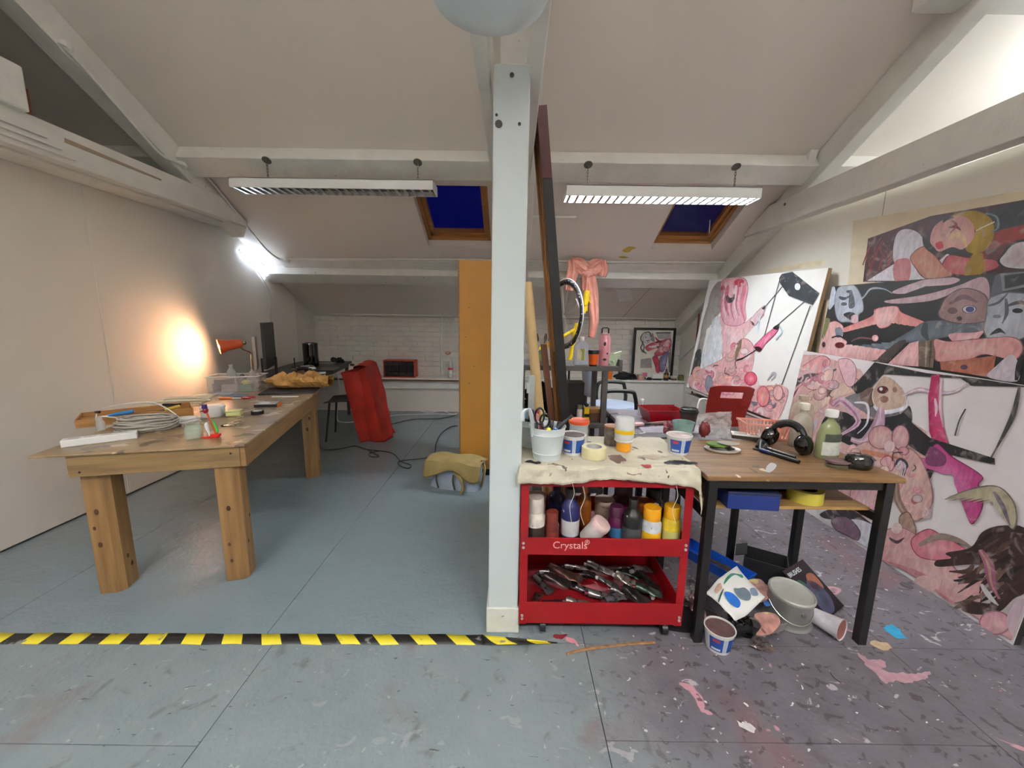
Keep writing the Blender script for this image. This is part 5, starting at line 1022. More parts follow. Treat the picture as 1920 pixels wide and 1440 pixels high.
p = d1(1530, 848); flat_bottle('clear_bottle', 'smeared clear bottle with cream cap behind the green bottle', Vector((p.x-.01, p.y+.10, DT)), M('smeared_clear', (196, 186, 172), .2, alpha=.6, var=.25), None, mc((224, 218, 200)), 1.2)
p = d1(1500, 832); lathe_thing('tall_bottle', 'tall cloudy bottle with brown stains behind the headphones', 'bottle', (p.x+.075, p.y+.115, DT), [('bottle_body', [(0, 0), (.050, 0), (.054, .005), (.055, .15), (.048, .185), (.024, .205), (.020, .21), (.020, .225), (0, .225)], M('cloudy_clear', (206, 190, 172), .2, alpha=.6, var=.2, splat=[((110, 60, 44), .70, 12)])), ('cap', [(.024, .215), (.024, .235), (.021, .237), (0, .237)], mc((176, 160, 140)))])
p = d1(1577, 878); t = thing('pot_lid_stack', 'stack of two paint-crusted lids near the front edge of the school desk', 'lid', (p.x+.0, p.y+.02, DT)); 
MB().lathe([(0, .0), (.046, 0), (.05, .005), (.05, .014), (0, .015)], n=28, sy=.7).build('lower_lid', mc((96, 90, 72), .4, var=.3), t); MB().lathe([(0, .016), (.044, .018), (.052, .022), (.053, .030), (.047, .028), (0, .027)], n=28, sy=.7).build('upper_lid', mc((110, 84, 86), .35, var=.4), t)
p = d1(1620, 880); t = thing('tape_measure', 'black round tape measure at the right end of the school desk', 'tape measure', (p.x-.01, p.y+.02, DT)); MB().lathe([(0, 0), (.046, 0), (.054, .010), (.054, .046), (.044, .058), (0, .060)], n=30, sy=.85).build('case', glb, t); MB().box((-.05, -.01, .014), (.024, .036, .022)).build('mouth', blackpl, t, bev=.003); MB().lathe([(0, .058), (.012, .060), (.012, .063), (0, .064)], (-.012, 0, 0), 14).build('button', chrome, t); MB().tube([(.0, .01, .036), (.012, .012, .07)], .0015, 5).build('wire_stub', timber, t)
o = MB().box((0, 0, .003), (.05, .04, .006)).build('eraser', mc((216, 210, 200)), bev=.002); o.location = d1(1592, 868); tag(o, 'small white eraser between the lids and the tape measure', 'eraser')
splash_d = ((1436, 878), (1445, 868), (1456, 872), (1450, 882), (1440, 886))
MB().ngon(cat_rom([d1(x, y)+Vector((0, 0, .0006)) for x, y in splash_d], 4)[::-1]).build('paint_spill', mc((186, 186, 190)), bpy.data.objects['school_desk'])

# ================================================================== SHELF TROLLEY, CANVAS, TUBE
ST = 1.10; gm_ = M('trolley_grey', (92, 88, 86), .45, .3, var=.15)
g = thing('shelf_trolley', 'dark grey steel shelf trolley behind the tall leaning canvas', 'trolley', (0, 0, 0)); TX0, TX1, TY0, TY1 = .05, .735, 2.62, 3.0
for (z, nm) in ((ST, 'top_shelf'), (.70, 'middle_shelf'), (.22, 'bottom_shelf')):
    MB().bb(TX0, TX1-.075 if nm != 'top_shelf' else TX1, TY0, TY1, z-.035, z).build(nm, gm_, g, bev=.003)
for (x, y) in ((TX0+.02, TY0+.02), (.635, TY0+.02), (TX0+.02, TY1-.02), (.635, TY1-.02)): MB().bb(x-.018, x+.018, y-.018, y+.018, .05, ST-.03).build('upright', gm_, g)
MB().bb(TX1-.012, TX1+.012, TY0, TY1, ST-.04, ST+.045).build('end_lip', gm_, g, bev=.002)
for (x, y) in ((TX0+.02, TY0+.02), (.635, TY0+.02), (TX0+.02, TY1-.02), (.635, TY1-.02)): MB().cyl((x-.012, y, .026), (x+.012, y, .026), .026, n=16).build('castor', blackpl, g)
def st(px, Y): q = ay(px, 680, Y); return Vector((q.x, Y, ST))
p = st(1089, 2.66); t = thing('spirit_bottle', 'large clear square bottle with green label on the trolley top', 'bottle', p)
MB().prism([(-.052, -.03, 0), (.052, -.03, 0), (.052, -.03, .13), (.018, -.02, .17), (-.018, -.02, .17), (-.052, -.03, .13)], (0, .06, 0)).build('bottle_body', M('clear_lilac', (206, 210, 228), .1, alpha=.5, var=.05), t, bev=.012); MB().cyl((0, 0, .165), (0, 0, .195), .017, n=20).build('cap', white_pl, t); MB().bb(-.035, .02, -.032, -.031, .035, .115).build('label', M('label_cream', (214, 208, 180), .5), t); MB().prism([(-.002, -.0325, .035), (.018, -.0325, .035), (.018, -.0325, .115), (-.015, -.0325, .115), (.0, -.0325, .09)], (0, .0005, 0)).build('label_green', mc((140, 150, 50)), t)
p = st(1112, 2.63); lathe_thing('travel_cup', 'orange travel cup with black lid between the bottles on the trolley', 'cup', p, [('cup', [(0, 0), (.024, 0), (.026, .004), (.034, .085), (0, .086)], mc((232, 96, 20))), ('lid', [(.036, .082), (.036, .104), (.034, .108), (0, .108)], blackpl), ('base', [(0, 0), (.0265, 0), (.0275, .010), (.0, .010)], blackpl)])
p = st(1132, 2.66); t = lathe_thing('water_flask', 'pink metal water flask with black loop cap on the trolley', 'flask', p, [('flask_body', [(0, 0), (.036, 0), (.038, .004), (.038, .19), (.030, .205), (.026, .21), (0, .21)], M('flask_pink', (232, 164, 176), .3, .1, var=.05)), ('collar', [(.028, .205), (.029, .22), (0, .22)], mc((232, 170, 180)))])
MB().tube([(-.022, 0, .218), (-.022, 0, .25), (-.014, 0, .258), (.014, 0, .258), (.022, 0, .25), (.022, 0, .218)], .005, 8).build('loop_cap', blackpl, t)
for (a, z, w_, h_) in ((-.2, .15, .016, .03), (.35, .085, .014, .012), (-.1, .045, .024, .018)):
    MB().grid(lambda u, v: (sin(a+(u-.5)*w_/.038)*.0384, -cos(a+(u-.5)*w_/.038)*.0384, z+(v-.5)*h_*(1-.5*abs(2*u-1))), 6, 4).build('sticker', mc((46, 40, 40)), t)
p = st(1150, 2.64); o = MB(); o.prism([(-.03, 0, 0), (.028, 0, 0), (.045, .01, .05), (.07, .01, .10), (.02, .01, .085), (-.01, .0, .09), (-.03, 0, .05)], (0, .03, .0)); o.blob((-.004, .012, .028), (.026, .026, .028), 3, .25, 3, 14, True); o = o.build('crumpled_bag', M('bag_pale_green', (206, 226, 190), .4, trans=.2, var=.2)); o.location = p+Vector((-.012, 0, 0)); tag(o, 'pale green and white crumpled bag at the end of the trolley top', 'bag')
p = st(1014, 2.66); t = lathe_thing('brush_jar', 'jar with green label holding paint brushes on the trolley top', 'jar', p, [('jar_body', [(0, 0), (.030, 0), (.032, .004), (.032, .09), (.028, .10), (.026, .10), (.026, .01), (0, .01)], M('jar_grey', (160, 160, 150), .2, alpha=.7)), ('label', [(.0325, .03), (.033, .03), (.033, .075), (.0325, .075)], mc((140, 170, 90)))])
random.seed(14)
for k, (n_, c) in enumerate((('yellow', (226, 190, 50)), ('dark brown', (60, 44, 40)), ('pale wooden', (206, 180, 150)), ('black', (30, 28, 30)), ('white', (220, 216, 214)), ('mauve', (150, 110, 130)))):
    a = 2*pi*k/6; b0_ = p+Vector((cos(a)*.012, sin(a)*.012, .012)); d_ = Vector((cos(a)*.05, sin(a)*.03, .20)); bt = thing('paint_brush', '%s handled brush standing in the jar on the trolley' % n_, 'brush')
    MB().tube([b0_, b0_+d_*.75], [.003, .005], 6).build('handle', mc(c), bt); MB().tube([b0_+d_*.75, b0_+d_*.87, b0_+d_], [.006, .009, .003], 6).build('bristles', mc((90, 76, 66)), bt)
# middle-shelf goods
def ms(px, Y): q = ay(px, 790, Y); return Vector((q.x, Y, .70))
p = ms(1086, 2.64); lathe_thing('lotion_bottle', 'pale pink bottle with olive cap on the trolley middle shelf', 'bottle', p, [('bottle_body', [(0, 0), (.019, 0), (.02, .004), (.02, .09), (.014, .10), (0, .10)], mc((226, 206, 204))), ('cap', [(.016, .098), (.017, .125), (0, .126)], mc((130, 134, 90)))])
p = ms(1096+1, 2.66); t = thing('yellow_carton', 'yellow and black carton next to the pink bottle on the trolley', 'box', p+Vector((.01, .02, 0))); MB().box((0, 0, .05), (.036, .04, .10)).build('carton', mc((232, 190, 30)), t, bev=.002); MB().box((0, -.0205, .046), (.034, .001, .022)).build('black_band', mc((40, 38, 30)), t)
p = ms(1118, 2.70); t = thing('wooden_box', 'brown wooden box on the trolley middle shelf', 'box', p+Vector((.0, .02, 0))); MB().box((0, 0, .03), (.10, .09, .06)).build('box_body', mc((96, 62, 44)), t); MB().box((0, 0, .075), (.106, .096, .03)).build('lid', mc((150, 106, 56)), t, bev=.002)
for k, (x, c, n_, h_) in enumerate(((.30, (26, 24, 26), 'black', .30), (.44, (34, 32, 34), 'charcoal', .26), (.56, (66, 60, 58), 'dark grey', .22), (.16, (40, 34, 34), 'dark brown', .28))):
    t = lathe_thing('storage_canister', '%s canister standing on the trolley bottom shelf' % n_, 'canister', (x, 2.76, .22), [('canister_body', [(0, 0), (.045, 0), (.048, .006), (.048, h_*.8), (.03, h_*.88), (0, h_*.88)], mc(c)), ('cap', [(.032, h_*.86), (.032, h_), (0, h_)], mc(tuple(v//2 for v in c)))])
o = MB().blob((0, 0, .12), (.12, .10, .13), 4, .4, 3, 18).build('dark_coat', M('coat_black', (20, 19, 21), .9, var=.3)); o.location = (.20, 2.78, .695); tag(o, 'bundled black fabric stuffed on the trolley middle shelf', 'fabric')
o = MB().bb(-.10, .10, -.06, .06, 0, .26).build('speaker_case', M('case_black', (24, 23, 25), .5, var=.2), bev=.008); o.location = (.43, 2.86, .70); tag(o, 'black case standing at the back of the trolley middle shelf', 'case')

# tall canvas leaning edge-on
A = Vector((.155, 2.2, 2.49)); Bm = Vector((.425, 2.2, 0)); back = Vector((.02, .39, 0)); cvd = (A-Bm).normalized(); cvn = Vector((cvd.z, 0, -cvd.x)).normalized()   # towards +x = painted side
g = thing('leaning_canvas', 'tall stretched canvas with black edge leaning edge-on by the post', 'canvas', (0, 0, 0)); Lc = (A-Bm).length
stretch = wood('stretcher_pine', (136, 88, 46), (176, 124, 72), .5, 2, 3)
def cv(s, y, n): return Bm+cvd*(s*Lc)+Vector((0, y, 0))+cvn*n
def slab(name, s0, s1, y0, y1, n0, n1, mat, parent=g, bev=.002): return MB().prism([cv(s0, y0, n0), cv(s1, y0, n0), cv(s1, y1, n0), cv(s0, y1, n0)], cvn*(n1-n0)).build(name, mat, parent, bev=bev)
W9 = .39
slab('painted_face', 0, 1, 0, W9, 0, .004, mc((90, 84, 80), .6)); slab('near_edge', 0, .86, -.003, .003, -.05, .004, M('edge_black', (18, 17, 18), .55, splat=[((190, 186, 184), .78, 40)])); slab('near_edge_top', .86, 1, -.003, .003, -.05, .004, mc((70, 14, 20), .5)); slab('top_edge', .9985, 1.0, 0, W9, -.05, .004, mc((70, 14, 20), .5))
slab('stretcher_bar', 0, 1, .003, .05, -.048, 0, stretch); slab('stretcher_bar', 0, 1, W9-.05, W9, -.048, 0, stretch); slab('stretcher_bar', 0, .02, .05, W9-.05, -.048, 0, stretch); slab('stretcher_bar', .98, 1, .05, W9-.05, -.048, 0, stretch); slab('cross_bar', .49, .515, .05, W9-.05, -.044, -.004, stretch); slab('upright_bar', .02, .98, .18, .215, -.044, -.004, stretch)
slab('canvas_back', .02, .98, .05, W9-.05, -.002, -.0005, M('raw_canvas_back', (150, 138, 120), .9, var=.08))
q = ay(1000, 690, 2.12)
# two more wooden stretcher frames leaning beside it
for k, (dx, h_, col) in enumerate(((-.05, 1.46, (130, 86, 60)), (-.10, 1.30, (150, 100, 74)))):
    t = thing('wood_strip', ['reddish wooden batten leaning against the tall canvas', 'pale reddish wooden batten leaning beside the first batten'][k], 'batten'); b0 = Vector((.395+dx*.8, 2.30+k*.16, 0)); b1 = Vector((.235+dx, 2.34+k*.16, h_-.2))
    MB().prism([b0+Vector(v) for v in ((-.018, -.02, 0), (.018, -.02, 0), (.018, .02, 0), (-.018, .02, 0))], b1-b0).build('batten', wood('batten_%d' % k, tuple(v-20 for v in col), col, .55, 2, 3), t, bev=.002); MB().prism([b1+Vector(v) for v in ((-.016, -.018, -.01), (.016, -.018, -.01), (.016, .018, -.01), (-.016, .018, -.01))], (0, 0, .012)).build('sawn_end', mc((190, 150, 110)), t)
# cardboard tube & white level strip
b1 = ay(988, 530, 2.14); b0 = ay(1006, 718, 2.11); d_ = (b1-b0); foot = b0-d_*(b0.z/d_.z)
foot.z = .0
t = thing('cardboard_tube', 'long tan cardboard tube leaning behind the post', 'tube'); MB().tube([foot+Vector((0, 0, .002)), b1], .027, 24).build('tube_wall', M('cardboard_tan', (206, 176, 128), .7, var=.06), t); MB().tube([b1-d_.normalized()*.001, b1+d_.normalized()*.004], .022, 20).build('hollow_shade_disc', mc((150, 120, 84)), t)  # solid end disc; its darker colour stands in for shade inside the tube
q0 = ay(997, 705, 1.99); q1 = ay(1000, 800, 1.99); t = thing('spirit_level', 'pale aluminium spirit level standing upright behind the buckets', 'level'); MB().bb(q0.x-.015, q0.x+.017, 1.99, 2.02, 0, q0.z).build('bar', M('level_pale', (190, 198, 198), .35, .3), t, bev=.002); MB().bb(q0.x-.024, q0.x-.010, 1.988, 2.0, q0.z-.09, q0.z-.04).build('vial_block', mc((206, 210, 210)), t)

# ================================================================== BICYCLE behind the canvas
g = thing('bicycle', 'yellow bicycle with black tyre hung up behind the tall canvas', 'bicycle'); wc = ay(1058, 590, 3.95)
rimr = px2m(wc, 54); M_ = Matrix.Translation(wc) @ Matrix.Rotation(R(-63), 4, 'Z')
MB(M_).tube([(cos(2*pi*j/48)*rimr, 0, sin(2*pi*j/48)*rimr*1.12) for j in range(48)], .020, 8, close=True).build('tyre', M('tyre_black', (26, 26, 28), .6, splat=[((214, 214, 214), .62, 60)]), g)
MB(M_).tube([(cos(2*pi*j/48)*(rimr-.028), 0, sin(2*pi*j/48)*(rimr*1.12-.028)) for j in range(48)], .008, 6, close=True).build('rim', chrome, g)
MB(M_).tube([(cos(2*pi*j/48)*(rimr+.022), 0, sin(2*pi*j/48)*(rimr*1.12+.026)) for j in range(-6, 22)], .006, 6).build('mudguard', mc((220, 222, 226)), g)
for j in range(14): MB(M_).tube([(0, 0, 0), (cos(2*pi*j/14)*(rimr-.03), 0, sin(2*pi*j/14)*(rimr*1.12-.03))], .0016, 4).build('spoke', chrome, g)
yel = mc((236, 204, 30), .35)
a_ = ay(1082, 606, 3.9); MB().tube([a_, ay(1078, 625, 3.9), ay(1074, 650, 3.9), ay(1068, 675, 3.9)], .022, 10).build('frame_tube', yel, g); MB().tube([a_, ay(1086, 612, 3.9)], .026, 10).build('head_lug', yel, g); MB().tube([ay(1078, 618, 3.9), ay(1040, 640, 3.9), ay(1000, 660, 3.9)], .018, 10).build('down_tube', yel, g)
MB().tube([ay(1068, 675, 3.9), Vector((ay(1066, 675, 3.9).x, 3.9, 0))], .012, 8).build('prop_stand', blackpl, g); wire(MB(), [ay(1080, 560, 3.85), ay(1090, 590, 3.85), ay(1088, 612, 3.85)], .006, 6, 6).build('brake_cable', mc((216, 216, 220)), g)

# ================================================================== PINK HANGING CLOTH + YELLOW GLOVE
pinkm = M('salmon_cloth', (222, 158, 142), .75, var=.12, scale=12, bump=.2, bscale=60)
g = thing('hanging_cloth', 'salmon pink cloth knotted around the conduit, its tail hanging down', 'cloth'); Yc = 4.60
def pc(x, y, dy=0): return ay(x, y, Yc+dy)
def ribbon(pts, ws, name, seed):
    c = cat_rom([pc(*p) for p in pts], 7, False); n = len(c)
    wv = [ws[min(len(ws)-1, int(i/7))]*(1-(i % 7)/7)+ws[min(len(ws)-1, int(i/7)+1)]*((i % 7)/7) for i in range(n)]
    def f(u, v):
        i = min(n-1, int(round(u*(n-1)))); t_ = (c[min(i+1, n-1)]-c[max(i-1, 0)]).normalized(); sd = t_.cross(Vector((0, 1, 0))).normalized(); w_ = px2m(c[i], wv[i])
        return c[i]+sd*((v-.5)*w_)+Vector((0, -.03*sin(v*pi)-.018*sin(v*13+seed)-.012*noise.noise(Vector((u*7, v*6, seed))), 0))
    return MB().grid(f, n-1, 12).build(name, pinkm, g, solid=.004)
ribbon([(1072, 487), (1074, 505), (1070, 525), (1066, 545)], [16, 22, 20, 14, 8], 'fold', 1)
ribbon([(1070, 489), (1085, 496), (1100, 508)], [14, 26, 24, 20], 'wrap', 2); ribbon([(1128, 489), (1120, 497), (1105, 508)], [12, 30, 26, 22], 'wrap', 3)
ribbon([(1130, 489), (1132, 505), (1129, 519)], [14, 18, 15, 6], 'fold', 4)
MB().blob(pc(1104, 512, -.03), (.075, .04, .045), 3, .3, 4, 20).build('knot', pinkm, g)
ribbon([(1104, 514), (1110, 545), (1113, 580), (1114, 605), (1109, 633)], [24, 24, 20, 17, 12, 3], 'tail', 5); ribbon([(1098, 514), (1097, 532), (1096, 545)], [16, 15, 12, 6], 'tail', 6)
gl = thing('rubber_glove', 'yellow rubber glove tucked in the knotted pink cloth', 'glove'); ym = mc((240, 206, 30), .4)
MB().tube([pc(1101, 545, -.05), pc(1099, 560, -.05), pc(1097, 572, -.05)], [.032, .036, .03], 10).build('palm', ym, gl)
for k, (x, y) in enumerate(((1092, 588), (1096, 588), (1100, 584), (1107, 568), (1107, 555))): MB().tube([pc(1098+k, 568-4*(k > 2)*k, -.05), pc(x, y, -.05)], [.013, .009], 8).build('finger', ym, gl)

# ================================================================== OFFICE CHAIR
oc = Vector((.99, 3.74, 0)); g = thing('office_chair', 'blue-grey office chair with black loop armrests behind the side table', 'chair', oc, R(84)); fab = M('chair_fabric_blue', (150, 160, 178), .85, var=.06, bump=.2, bscale=250)
MB().lathe([(0, .54), (.20, .54), (.235, .555), (.24, .58), (.22, .605), (.12, .612), (0, .608)], n=32).build('seat', fab, g); MB().lathe([(0, .525), (.20, .525), (.225, .545), (.20, .55), (0, .55)], n=28).build('seat_pan', blackpl, g)
for s in (-1, 1): MB().tube(cat_rom([Vector((s*.27, y, z)) for y, z in [(-.15, .74), (-.11, .775), (.07, .775), (.12, .74), (.13, .62), (.09, .545), (-.12, .545), (-.17, .60)]], 4), .018, 10, close=True).build('armrest', blackpl, g); MB().tube([(s*.18, 0, .535), (s*.27, 0, .545)], .016, 8).build('arm_bracket', blackpl, g)
MB().cyl((0, 0, .08), (0, 0, .53), .03, n=16).build('gas_column', blackpl, g)
for k in range(5): a = 2*pi*k/5; leg_ = MB().tube([(0, 0, .09), (cos(a)*.27, sin(a)*.27, .06)], [.028, .016], 8).build('base_spoke', blackpl, g); MB().cyl((cos(a)*.27-.012, sin(a)*.27, .026), (cos(a)*.27+.012, sin(a)*.27, .026), .026, n=14).build('castor', blackpl, leg_)
MB().tube([(-.02, .20, .54), (-.02, .27, .60), (-.02, .27, .72)], .022, 8).build('back_bar', blackpl, g)
MB().grid(lambda u, v: ((u-.5)*.40, .27-.05*(2*u-1)**2+.02*v, .70+v*.30), 12, 8).build('backrest', fab, g, solid=.05)

# ================================================================== RED PLASTIC CHAIR
rcp = Vector((1.955, 3.46, 0)); g = thing('plastic_chair', 'red plastic stacking chair with a slot in its back', 'chair', rcp, R(-8)); rpl = M('chair_red_plastic', (150, 34, 26), .4, var=.08)
def bf(u, v):
    x = (u-.5)*(.37-.05*(1-v)*(1-v)); y = -.02-.10*v**1.5+.05*(2*u-1)**2; z = .47+v*.39-.03*(2*u-1)**4*(v > .5)
    return (x, y, z)
shell = MB(); NU, NV = 24, 20
for i in range(NU):
    for j in range(NV):
        u0, v0 = i/NU, j/NV
        if 6 <= i < 18 and 14 <= j < 17: continue
        shell.ngon([bf(u0, v0), bf(u0+1/NU, v0), bf(u0+1/NU, v0+1/NV), bf(u0, v0+1/NV)])
shell.build('back_shell', rpl, g, solid=.006); MB().grid(lambda u, v: ((u-.5)*.38, .0+v*.38, .47-.035*sin(pi*v*.9)+.02*(2*u-1)**2-.03*max(0, v-.85)*4), 12, 12).build('seat', rpl, g, solid=.006)
stw = M('chair_tube_white', (206, 204, 202), .35, .3)
for s in (-1, 1): MB().tube([(s*.17, .02, .455), (s*.19, -.03, 0)], .010, 8).build('leg', stw, g); MB().tube([(s*.17, .32, .445), (s*.19, .38, 0)], .010, 8).build('leg', stw, g)
q = ay(1318, 770, 4.02); g = thing('white_frame_stool', 'white tubular stool with coral seat beside the red chair', 'stool', (q.x-.01, 4.02, 0)); MB().bb(-.13, .13, -.12, .12, .33, .355).build('seat', mc((226, 120, 100)), g, bev=.01)
for (x, y) in ((-.11, -.10), (.11, -.10), (-.11, .10), (.11, .10)): MB().tube([(x, y, .33), (x*1.2, y*1.2, 0)], .009, 8).build('leg', white_pl, g)
wire(MB(), [(-.05, .0, .355), (-.05, .0, .50), (-.03, .0, .60), (.05, .0, .60), (.07, .0, .54), (.06, .0, .355)], .010, 6, 8).build('handle_loop', white_pl, g)

# ================================================================== LEDGE UNDER THE FRAMED PICTURE
LZ = lz+.02
g = thing('framed_picture', 'black framed picture of red and grey figures standing on the white ledge', 'picture', (0, 0, 0)); FY = 5.82
f0 = Vector((1.80, FY, LZ)); fw_, fh_ = .62, .77
for (x0, x1, z0, z1) in ((0, fw_, 0, .035), (0, fw_, fh_-.035, fh_), (0, .035, .035, fh_-.035), (fw_-.035, fw_, .035, fh_-.035)): MB().bb(f0.x+x0, f0.x+x1, FY, FY+.03, LZ+z0, LZ+z1).build('frame_bar', blackpl, g, bev=.002)
MB().bb(f0.x+.03, f0.x+fw_-.03, FY+.012, FY+.02, LZ+.03, LZ+fh_-.03).build('mount', mc((214, 208, 196), .7), g)
def lg_(px): q = ay(px, 712, 5.76); return Vector((q.x, 5.76, LZ))
t = lathe_thing('small_bowl', 'small pinkish pot on the white ledge beside the black bag', 'pot', lg_(1201), [('pot', [(0, 0), (.05, 0), (.06, .05), (.055, .07), (0, .07)], mc((190, 140, 124)))]); MB().lathe([(0, .072), (.056, .07), (.058, .078), (0, .082)], n=20).build('lid', mc((170, 130, 118)), t)
o = MB().blob((0, 0, .05), (.16, .06, .06), 7, .4, 3, 18).build('black_bag', M('bag_black_cloth', (20, 20, 22), .8)); o.location = lg_(1172); tag(o, 'slumped black bag lying on the white ledge', 'bag')
o = MB().blob((0, 0, .015), (.05, .03, .016), 2, .3).build('black_case', blackpl); o.location = lg_(1216)+Vector((0, -.02, 0)); tag(o, 'small black pouch on the white ledge before the postcard', 'pouch')
g2 = thing('postcard', 'postcard with a magenta square propped against the framed picture', 'postcard', lg_(1213)+Vector((0, .03, 0))); MB().box((0, 0, .075), (.16, .004, .08), rx=R(-6)).build('card', mc((200, 196, 186)), g2); MB().box((-.03, -.0035, .075), (.075, .002, .055), rx=R(-6)).build('magenta_print', mc((196, 80, 130)), g2); MB().box((0, 0, .02), (.02, .02, .04)).build('stand', white_pl, g2)
o = MB().bb(-.09, .09, -.02, .02, 0, .06).build('white_carton', white_pl, bev=.003); o.location = lg_(1234)+Vector((0, .02, .02)); tag(o, 'white carton on the ledge in front of the framed picture', 'carton')
o = MB().bb(-.06, .06, -.02, .02, 0, .022).build('black_box', blackpl, bev=.003); o.location = lg_(1232)+Vector((0, 0, -.001)); tag(o, 'flat black box under the white carton on the ledge', 'box')
lathe_thing('ink_bottle', 'brown bottle with tan label standing on the ledge before the picture', 'bottle', lg_(1247)+Vector((0, -.03, 0)), [('bottle_body', [(0, 0), (.034, 0), (.036, .005), (.036, .10), (.018, .125), (.014, .15), (0, .15)], mc((40, 30, 30))), ('label', [(.0365, .045), (.037, .045), (.037, .085), (.0365, .085)], mc((170, 120, 60))), ('pump', [(.012, .148), (.012, .17), (.004, .172), (.004, .20), (0, .20)], blackpl)])
lathe_thing('small_tub', 'small white tub with brown base near the end of the white ledge', 'tub', lg_(1263), [('tub_body', [(0, 0), (.04, 0), (.044, .03), (0, .031)], mc((130, 84, 70))), ('lid', [(.046, .03), (.05, .035), (.05, .06), (0, .062)], mc((196, 192, 184)))])
lathe_thing('olive_jar', 'olive green jar at the end of the white ledge by the wall', 'jar', lg_(1276), [('jar_body', [(0, 0), (.04, 0), (.042, .06), (.036, .07), (0, .07)], mc((110, 110, 60))), ('lid', [(.038, .068), (.038, .082), (0, .083)], mc((90, 92, 56)))])
lathe_thing('orange_tin', 'orange spray tin on the ledge behind the office chair', 'tin', lg_(1143), [('can', [(0, 0), (.034, 0), (.035, .004), (.035, .15), (.02, .165), (0, .165)], mc((232, 120, 30))), ('cap', [(.022, .16), (.022, .19), (0, .192)], white_pl)])
g2 = thing('thin_pole', 'thin dark red pole leaning in the corner behind the white painting', 'pole'); MB().tube([ay(1310, 660, 5.4)+Vector((-.04, 0, -.85)), ay(1313, 560, 5.4)], .012, 10).build('shaft', mc((110, 50, 40)), g2); MB().tube([ay(1313, 560, 5.4), ay(1313, 559, 5.4)+Vector((.001, 0, .01))], .013, 10).build('tip', mc((80, 36, 30)), g2)
MB().prism([(XR-.03, 4.6, cz(4.6)-.62), (XR-.03, 5.9, cz(5.9)-.62), (XR-.03, 5.9, cz(5.9)-.55), (XR-.03, 4.6, cz(4.6)-.55)], (.028, 0, 0)).build('sloping_batten', beamw, wr)

# ================================================================== PAINTINGS
paintm = attr_mat('oil_paint')
class Art:
    """flat brush-painted picture: each painted shape is a thin polygon on the canvas plane"""
    def __init__(s, tl, tr, bl, conv, lift=.0012):
        s.p = Vector(tl); s.n = (Vector(tr)-s.p).cross(Vector(bl)-s.p).normalized()
        if s.n.dot(CAM-s.p) < 0: s.n = -s.n
        s.ex = (Vector(tr)-s.p).normalized(); s.ey = s.n.cross(s.ex); s.conv = conv; s.a = Vector(tr)-s.p; s.b = Vector(bl)-s.p; s.mb = MB(); s.k = 0; s.lift = lift
    def q(s, x, y):
        px, py = s.conv(x, y); return apl(px, py, s.p, s.n)
    def _face(s, pts3, col):
        s.k += 1; a = s.lift+s.k*.000012; out = []; aa, bb, ab = s.a.dot(s.a), s.b.dot(s.b), s.a.dot(s.b); det = aa*bb-ab*ab
        for p in pts3:                       # keep the paint on the canvas
            d = p-s.p; da, db = d.dot(s.a), d.dot(s.b); u = min(.998, max(.002, (da*bb-db*ab)/det)); v = min(.998, max(.002, (db*aa-da*ab)/det)); out.append(s.p+s.a*u+s.b*v+s.n*a)
        s.mb.ngon(out, lin((col[0]*.96, col[1]*.985, min(255, col[2]*1.03))))
    def poly(s, pts, col, smooth=True, hl=None, edge=None):
        P = [s.q(*p) for p in pts]
        if smooth: P = cat_rom(P, 5)
        if edge:
            c = sum(P, Vector())/len(P); s._face([c+(p-c)*(1+.006/max(.04, (p-c).length)) for p in P], edge)
        s._face(P, col)
        if hl:
            c = sum(P, Vector())/len(P)
            for i in range(1, 6):
                f_ = i/5; s._face([c+(p-c)*(1-.15*i)+s.ex*(.0016*i)-s.ey*(.001*i) for p in P], tuple(a+(b-a)*f_ for a, b in zip(col, hl)))
    def stroke(s, pts, w, col, hl=None):
        P = cat_rom([s.q(*p) for p in pts], 6, False); n = len(P); L_ = []; R_ = []
        for i, p in enumerate(P):
            t = (P[min(i+1, n-1)]-P[max(i-1, 0)]).normalized(); sd = t.cross(s.n); k = px2m(p, w)/2*(.35+.65*sin(pi*min(1, (i+.7)/(n*.8+1))) if w > 3 else 1)
            L_.append(p+sd*k); R_.append(p-sd*k)
        s._face(L_+R_[::-1], col)
        if hl: s.k += 1; s._face([a.lerp(b, .3) for a, b in zip(L_, R_)]+[a.lerp(b, .6) for a, b in zip(L_, R_)][::-1], hl)
    def disc(s, x, y, r, col, ry=None, edge=None, hl=None): s.poly([(x+cos(2*pi*i/10)*r, y+sin(2*pi*i/10)*(ry or r)) for i in range(10)], col, True, hl, edge)
    def swirls(s, box, n, seed, cols, size):
        rnd = random.Random(seed); x0, y0, x1, y1 = box
        for i in range(n):
            x, y = rnd.uniform(x0, x1), rnd.uniform(y0, y1); a = rnd.uniform(0, 6.28); r = size*rnd.uniform(.4, 1)
            m_ = rnd.random(); c = rnd.choice(cols); d = tuple(int(v*.62) for v in c)
            if m_ < .45: s.stroke([(x+cos(a+t*1.1)*r*(1-.2*t), y+sin(a+t*1.1)*r*(1-.15*t)) for t in range(5)], rnd.uniform(5, 12), c, tuple(min(255, v+22) for v in c))
            elif m_ < .75: s.disc(x, y, r*.55, c, r*.42, d, tuple(min(255, v+18) for v in c))
            else: s.stroke([(x, y), (x+cos(a)*r, y+sin(a)*r), (x+cos(a+.7)*r*1.7, y+sin(a+.7)*r*1.7)], 2.5, tuple(int(v*.45) for v in c))
    def done(s, name, parent): return s.mb.build(name, paintm, parent)
def z5(x, y): return 1280+x/3, 360+y/3
def z6(x, y): return 1480+x/2.482, 640+y/2.482
def z8(x, y): return 1140+x/9.6, 590+y/9.6
